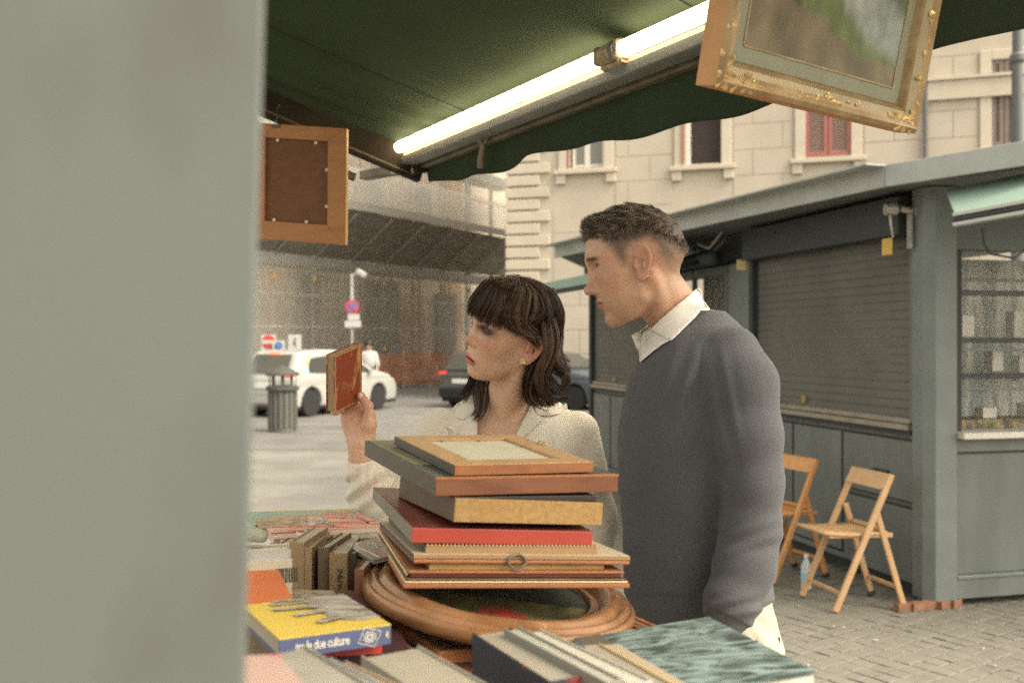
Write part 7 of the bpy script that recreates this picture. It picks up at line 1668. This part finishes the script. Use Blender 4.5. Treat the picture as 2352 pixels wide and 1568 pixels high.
# pale books at the far left
def rolled(label, pts, r, m_):
    m = MB(); m.tube(pts, r, 14); o = m.build('rolled_paper', m_, None, smooth=True); tag(o, label, 'paper')
rolled('pale greenish rolled paper lying at the left behind the steel door', [P(520, 1222, 1.5), P(575, 1226, 1.48), P(604, 1232, 1.46)], [.012, .012, .009], M3('pale_green_paper', (.40, .40, .29), var=.1, scale=20))
bx, t = book('fat white paperback with a barcode, leaning at the left', (560, 1290), (671, 1296), (556, 1252), 1.36, .085, .16, M3('off_white_cover', (.55, .51, .39), var=.05, scale=10), 'v', '-u', page=PAGE_W)
g = random.Random(3); x_ = bx.U*.66
for i in range(12): wd_ = g.choice((.0008, .0014, .002)); bx.blk('barcode_bar', x_, x_+wd_, -.0006, 0, .012, .012+.020, INK, t, 0); x_ += wd_+g.choice((.0008, .0012))
b2, t2 = book('white paperback with yellowed pages behind the barcode book', (545, 1268), (668, 1284), (548, 1240), 1.44, .05, .15, M3('white_cover', (.62, .59, .50), var=.05, scale=10), 'v', '-u', page=PAGE)

# orange, yellow and sketch-covered books lying flat
bx, t = book('flat orange book lying behind the yellow one', (474, 1396), (673, 1376), (452, 1312), 1.235, .125, .010, M3('orange_cover', (.56, .155, .050), var=.08, scale=12), 'w', '-v')
bx, t = book('art book with a pencil drawing on beige, its corner under the yellow book', (700, 1432), (900, 1434), (652, 1352), 1.25, .17, .020, M3('beige_drawn_cover', (.46, .375, .25), color2=(.23, .19, .15), scale=22, thr=(.40, .50), detail=8), 'w', '-v')
bx.blk('maroon_band', bx.U*.62, bx.U, .0, bx.V, -.0006, .0, M3('maroon_print', (.14, .055, .04), var=.3, scale=20), t, 0)
bx, t = book('bright yellow book with a grey hand on its cover and a lettered blue spine', (640, 1466), (898, 1432), (556, 1389), 1.06, .178, .0225, M3('blue_spine', (.105, .125, .235), var=.04), 'w', '-v', top=M3('yellow_cover', (.66, .47, .075), var=.05, scale=14))
Hc = M3('grey_engraving', (.44, .41, .34), color2=(.14, .12, .095), scale=26, thr=(.35, .6), stretch=(1, 3, 1), detail=8)
def flat_poly(name, pts, m_, z=-.0010, par=None, th=.0004):
    m = MB(); m.prism([bx.q(bx.U*a, bx.V*c_, z) for a, c_ in pts], (0, 0, 0), bx.w*th); m.build(name, m_, par or t)
# hand: palm and separate outstretched fingers, printed flat
flat_poly('printed_hand', [(.62, .30), (.70, .22), (.82, .18), (1.0, .20), (1.0, .98), (.80, .99), (.62, .95), (.55, .80), (.56, .60), (.58, .45)], Hc)
for i, (x0, y0, x1, y1, w_) in enumerate(((.64, .93, .30, .98, .028), (.60, .84, .24, .87, .034), (.62, .66, .22, .71, .036), (.62, .52, .34, .49, .036), (.68, .32, .47, .24, .050))):
    pts = []; dx_, dy_ = x1-x0, y1-y0; L_ = math.hypot(dx_, dy_); nx, ny = -dy_/L_*w_, dx_/L_*w_
    for k in range(7): a = math.pi/2-math.pi*k/6; pts.append((x1+dx_/L_*w_*.8*math.cos(a)+nx*math.sin(a)*.8, y1+dy_/L_*w_*.8*math.cos(a)+ny*math.sin(a)*.8))
    flat_poly('printed_finger', [(x0+nx, y0+ny)]+pts+[(x0-nx, y0-ny)], Hc, z=-.0010-.0004*(i+1))
WP = M3('white_print2', (.68, .66, .60))
X = bx.u; Zt = -bx.v; Yt = Zt.cross(X); 
mt = Matrix((X, Yt, Zt)).transposed().to_4x4(); mt.translation = bx.q(bx.U*.14, -.0006, .0115)
text_obj('spine_title', 'tra le due culture', .0140, mt @ Matrix.Diagonal((.70, 1, 1, 1)), WP, t, extrude=.0003, bold=.00035, space=.90)
mt = mt.copy(); mt.translation = bx.q(bx.U*.945, -.0006, .0115); text_obj('spine_price', 'E', .009, mt, M3('pale_yellow_print', (.70, .62, .35)), t, extrude=.0003, bold=.0002)
# diamond emblem: a slanted white lattice with a wheel of rays
m = MB(); cx_, cz_, s_ = bx.U*.80, .0112, .0092
def em(x, z): a = .42; return bx.q(cx_+(x*math.cos(a)-z*math.sin(a))*s_*1.18, -.0006, cz_+(x*math.sin(a)+z*math.cos(a))*s_)
for p_, q_ in (((-1, -.9), (.9, -1)), ((.9, -1), (1, .9)), ((1, .9), (-.9, 1)), ((-.9, 1), (-1, -.9))): m.bar(em(*p_), em(*q_), .0008, .0004, up=-bx.v)
for k in range(16):
    a = k*math.pi/8; m.bar(em(.24*math.cos(a), .24*math.sin(a)), em(.62*math.cos(a+.25), .62*math.sin(a+.25)), .0009, .0004, up=-bx.v)
    if k % 2 == 0: m.bar(em(.72*math.cos(a), .72*math.sin(a)), em(.98*math.cos(a), .95*math.sin(a)), .0005, .0004, up=-bx.v)
m.tube([em(.66*math.cos(a), .66*math.sin(a)) for a in [j*math.pi/8 for j in range(17)]], .0005, 4, caps=False); m.tube([em(.22*math.cos(a), .22*math.sin(a)) for a in [j*math.pi/4 for j in range(9)]], .0006, 4, caps=False)
m.build('spine_emblem', WP, t)
book('book with a red back edge lying under the yellow one', (640, 1492), (878, 1481), (560, 1410), 1.095, .18, .010, M3('scarlet_cover', (.52, .05, .04)), 'w', '-v')
book('dark maroon book lying between the yellow book and the brown frame', (700, 1500), (950, 1505), (690, 1425), 1.13, .17, .05, M3('dark_maroon', (.055, .018, .020)), 'w', '-v')
# foreground, out of focus
fg = 'books packed upright in the crate nearest the camera'
PK = M3('pink_comic', (.38, .26, .215), color2=(.46, .10, .07), scale=9, thr=(.4, .5), stretch=(1, 3, 1))
book('pale pink and red comic at the bottom left edge', (620, 1660), (760, 1650), (520, 1505), .62, .12, .04, PK, 'w', '-u', page=PAGE_W, group=fg)
book('thick cream paperback running from behind the steel door to the bottom edge', (745, 1640), (905, 1640), (570, 1452), .70, .16, .20, M3('cream_paper_cover', (.28, .262, .21), var=.08, scale=8), 'u', '-v', page=M3('cream_pages', (.29, .27, .215), var=.12, scale=60, stretch=(.3, 1, 1)), group=fg)
book('white paperback between the cream one and the tan one', (915, 1640), (985, 1640), (704, 1484), .73, .15, .22, M3('white_paper_cover', (.36, .35, .325)), 'u', '-v', page=M3('white_pages', (.37, .36, .335), var=.08, scale=80), group=fg)
book('tan paperback beside the white one in the front crate', (990, 1640), (1040, 1640), (757, 1486), .74, .15, .22, M3('tan_paper_cover', (.40, .30, .19)), 'u', '-v', page=M3('tan_pages', (.41, .31, .20), var=.08, scale=80), group=fg)
book('wide cream book with a light top, left of the framed print corner', (985, 1605), (1130, 1600), (829, 1502), .84, .14, .22, M3('ivory_cover', (.32, .29, .225)), 'u', '-v', page=M3('ivory_pages', (.33, .295, .225), var=.05, scale=40), group=fg)
book('book with a dark navy and red picture cover seen from its side', (1262, 1565), (1362, 1560), (1084, 1449), .90, .17, .13, M3('navy_picture_cover', (.030, .034, .045), color2=(.34, .05, .04), scale=9, thr=(.36, .42)), 'u', '-v', page=M3('ivory_pages', (.6, .6, .5)), group=fg)
GRY = M3('grey_card', (.235, .230, .19), rough=.6)
book('dark grey hardback edge standing proud in the front crate', (1392, 1566), (1432, 1562), (1158, 1419), .88, .19, .20, GRY, 'u', '-v', page=M3('grey_pages', (.40, .38, .31), var=.1, scale=90), group=fg)
book('pale grey hardback beside the dark grey one', (1448, 1572), (1500, 1568), (1197, 1428), .89, .19, .20, M3('pale_grey_card', (.40, .385, .32), rough=.6), 'u', '-v', page=M3('grey_pages2', (.52, .48, .39), var=.1, scale=90), group=fg)
book('mustard-edged cream book under the plain tan book', (1478, 1590), (1560, 1585), (1303, 1485), .92, .15, .16, M3('mustard_card', (.45, .33, .15)), 'u', '-v', page=M3('ivory_pages', (.6, .6, .5)), group=fg)
book('plain tan book lying on the teal picture book', (1505, 1585), (1597, 1580), (1338, 1481), .95, .155, .012, M3('buff_cover', (.42, .33, .22)), 'w', '-v', page=PAGE_W, group=None)
bx, t = book('large teal picture book with white page edges at the right end of the table', (1490, 1612), (1876, 1541), (1312, 1467), .965, .255, .026, M3('dark_taupe', (.135, .12, .095)), 'w', '-u', page=PAGE_W,
             top=M3('teal_print', (.26, .35, .325), color2=(.040, .062, .056), scale=11, thr=(.40, .57), stretch=(1.0, 3.2, 1), detail=10, distort=2.2))
bx.blk('dark_band', .004, bx.U*.20, .0, bx.V, -.0008, .0, M3('dark_taupe', (.1, .1, .1)), t, 0); bx.blk('white_dash', bx.U*.12, bx.U*.15, bx.V*.42, bx.V*.55, -.0016, -.0008, WP, t, 0)
# crates and hidden piles that carry it all
CR = mat('crate_wood', (.22, .15, .09), rough=.8, var=.25, scale=6, stretch=(6, 1, 1))
def crate(label, x0, x1, y0, y1, z1):
    t = thing('crate', label, 'crate', ((x0+x1)/2, (y0+y1)/2, .926), 'wooden crates under the books'); n_ = 3; h = (z1-.930)/n_
    for k in range(n_):
        za, zb = .930+h*k, .930+h*(k+.86)
        for a, b_ in (((x0, y0, za), (x1, y0+.008, zb)), ((x0, y1-.008, za), (x1, y1, zb)), ((x0, y0+.010, za), (x0+.008, y1-.010, zb)), ((x1-.008, y0+.010, za), (x1, y1-.010, zb))): m = MB(); m.bbox(a, b_); m.build('slat', CR, t)
    m = MB(); m.bbox((x0+.009, y0+.009, .927), (x1-.009, y1-.009, .935)); m.build('bottom', CR, t)
crate('wooden crate holding the nearest row of upright books', -.34, .22, .50, .99, 1.02)
crate('wooden crate holding the upright books at the left', -.62, -.19, 1.20, 1.93, 1.02)
def pile(label, x0, x1, y0, y1, z1, n_, seed):
    g = random.Random(seed); h = (z1-.927)/n_
    for k in range(n_):
        t = thing('book', label % ('bottom', 'second', 'third', 'fourth', 'fifth', 'sixth')[k], 'book', ((x0+x1)/2, (y0+y1)/2, .927+h*k)); d = g.uniform(-.01, .01); c = [(.2, .07, .05), (.08, .1, .15), (.3, .25, .16), (.12, .12, .1), (.25, .16, .08)][(k+seed) % 5]; cm = M3('plain_cover_%d' % ((k+seed) % 5), c)
        for nm, za, zb, ins, m_ in (('back_cover', 0, .003, 0, cm), ('page_block', .0032, h-.0036, .004, PAGE), ('front_cover', h-.0034, h-.0006, 0, cm)):
            m = MB(); m.bbox((x0+d+ins, y0+d+ins, .927+h*k+za), (x1+d-ins, y1+d-ins, .927+h*k+zb)); m.build(nm, m_, t)
pile('%s of the large books piled under the oval frame', -.10, .15, 1.22, 1.62, 1.145, 5, 1)
pile('%s of the books piled under the yellow book', -.27, -.13, 1.02, 1.20, 1.17, 5, 2)
pile('%s of the books piled under the fanned magazines', -.435, -.235, 1.70, 1.96, 1.180, 5, 4)
pile('%s of the books piled under the orange book', -.40, -.285, 1.245, 1.335, 1.208, 5, 0)
pile('%s of the books piled under the teal picture book', .14, .30, .72, 1.08, 1.17, 5, 3)
build_man(); build_woman()
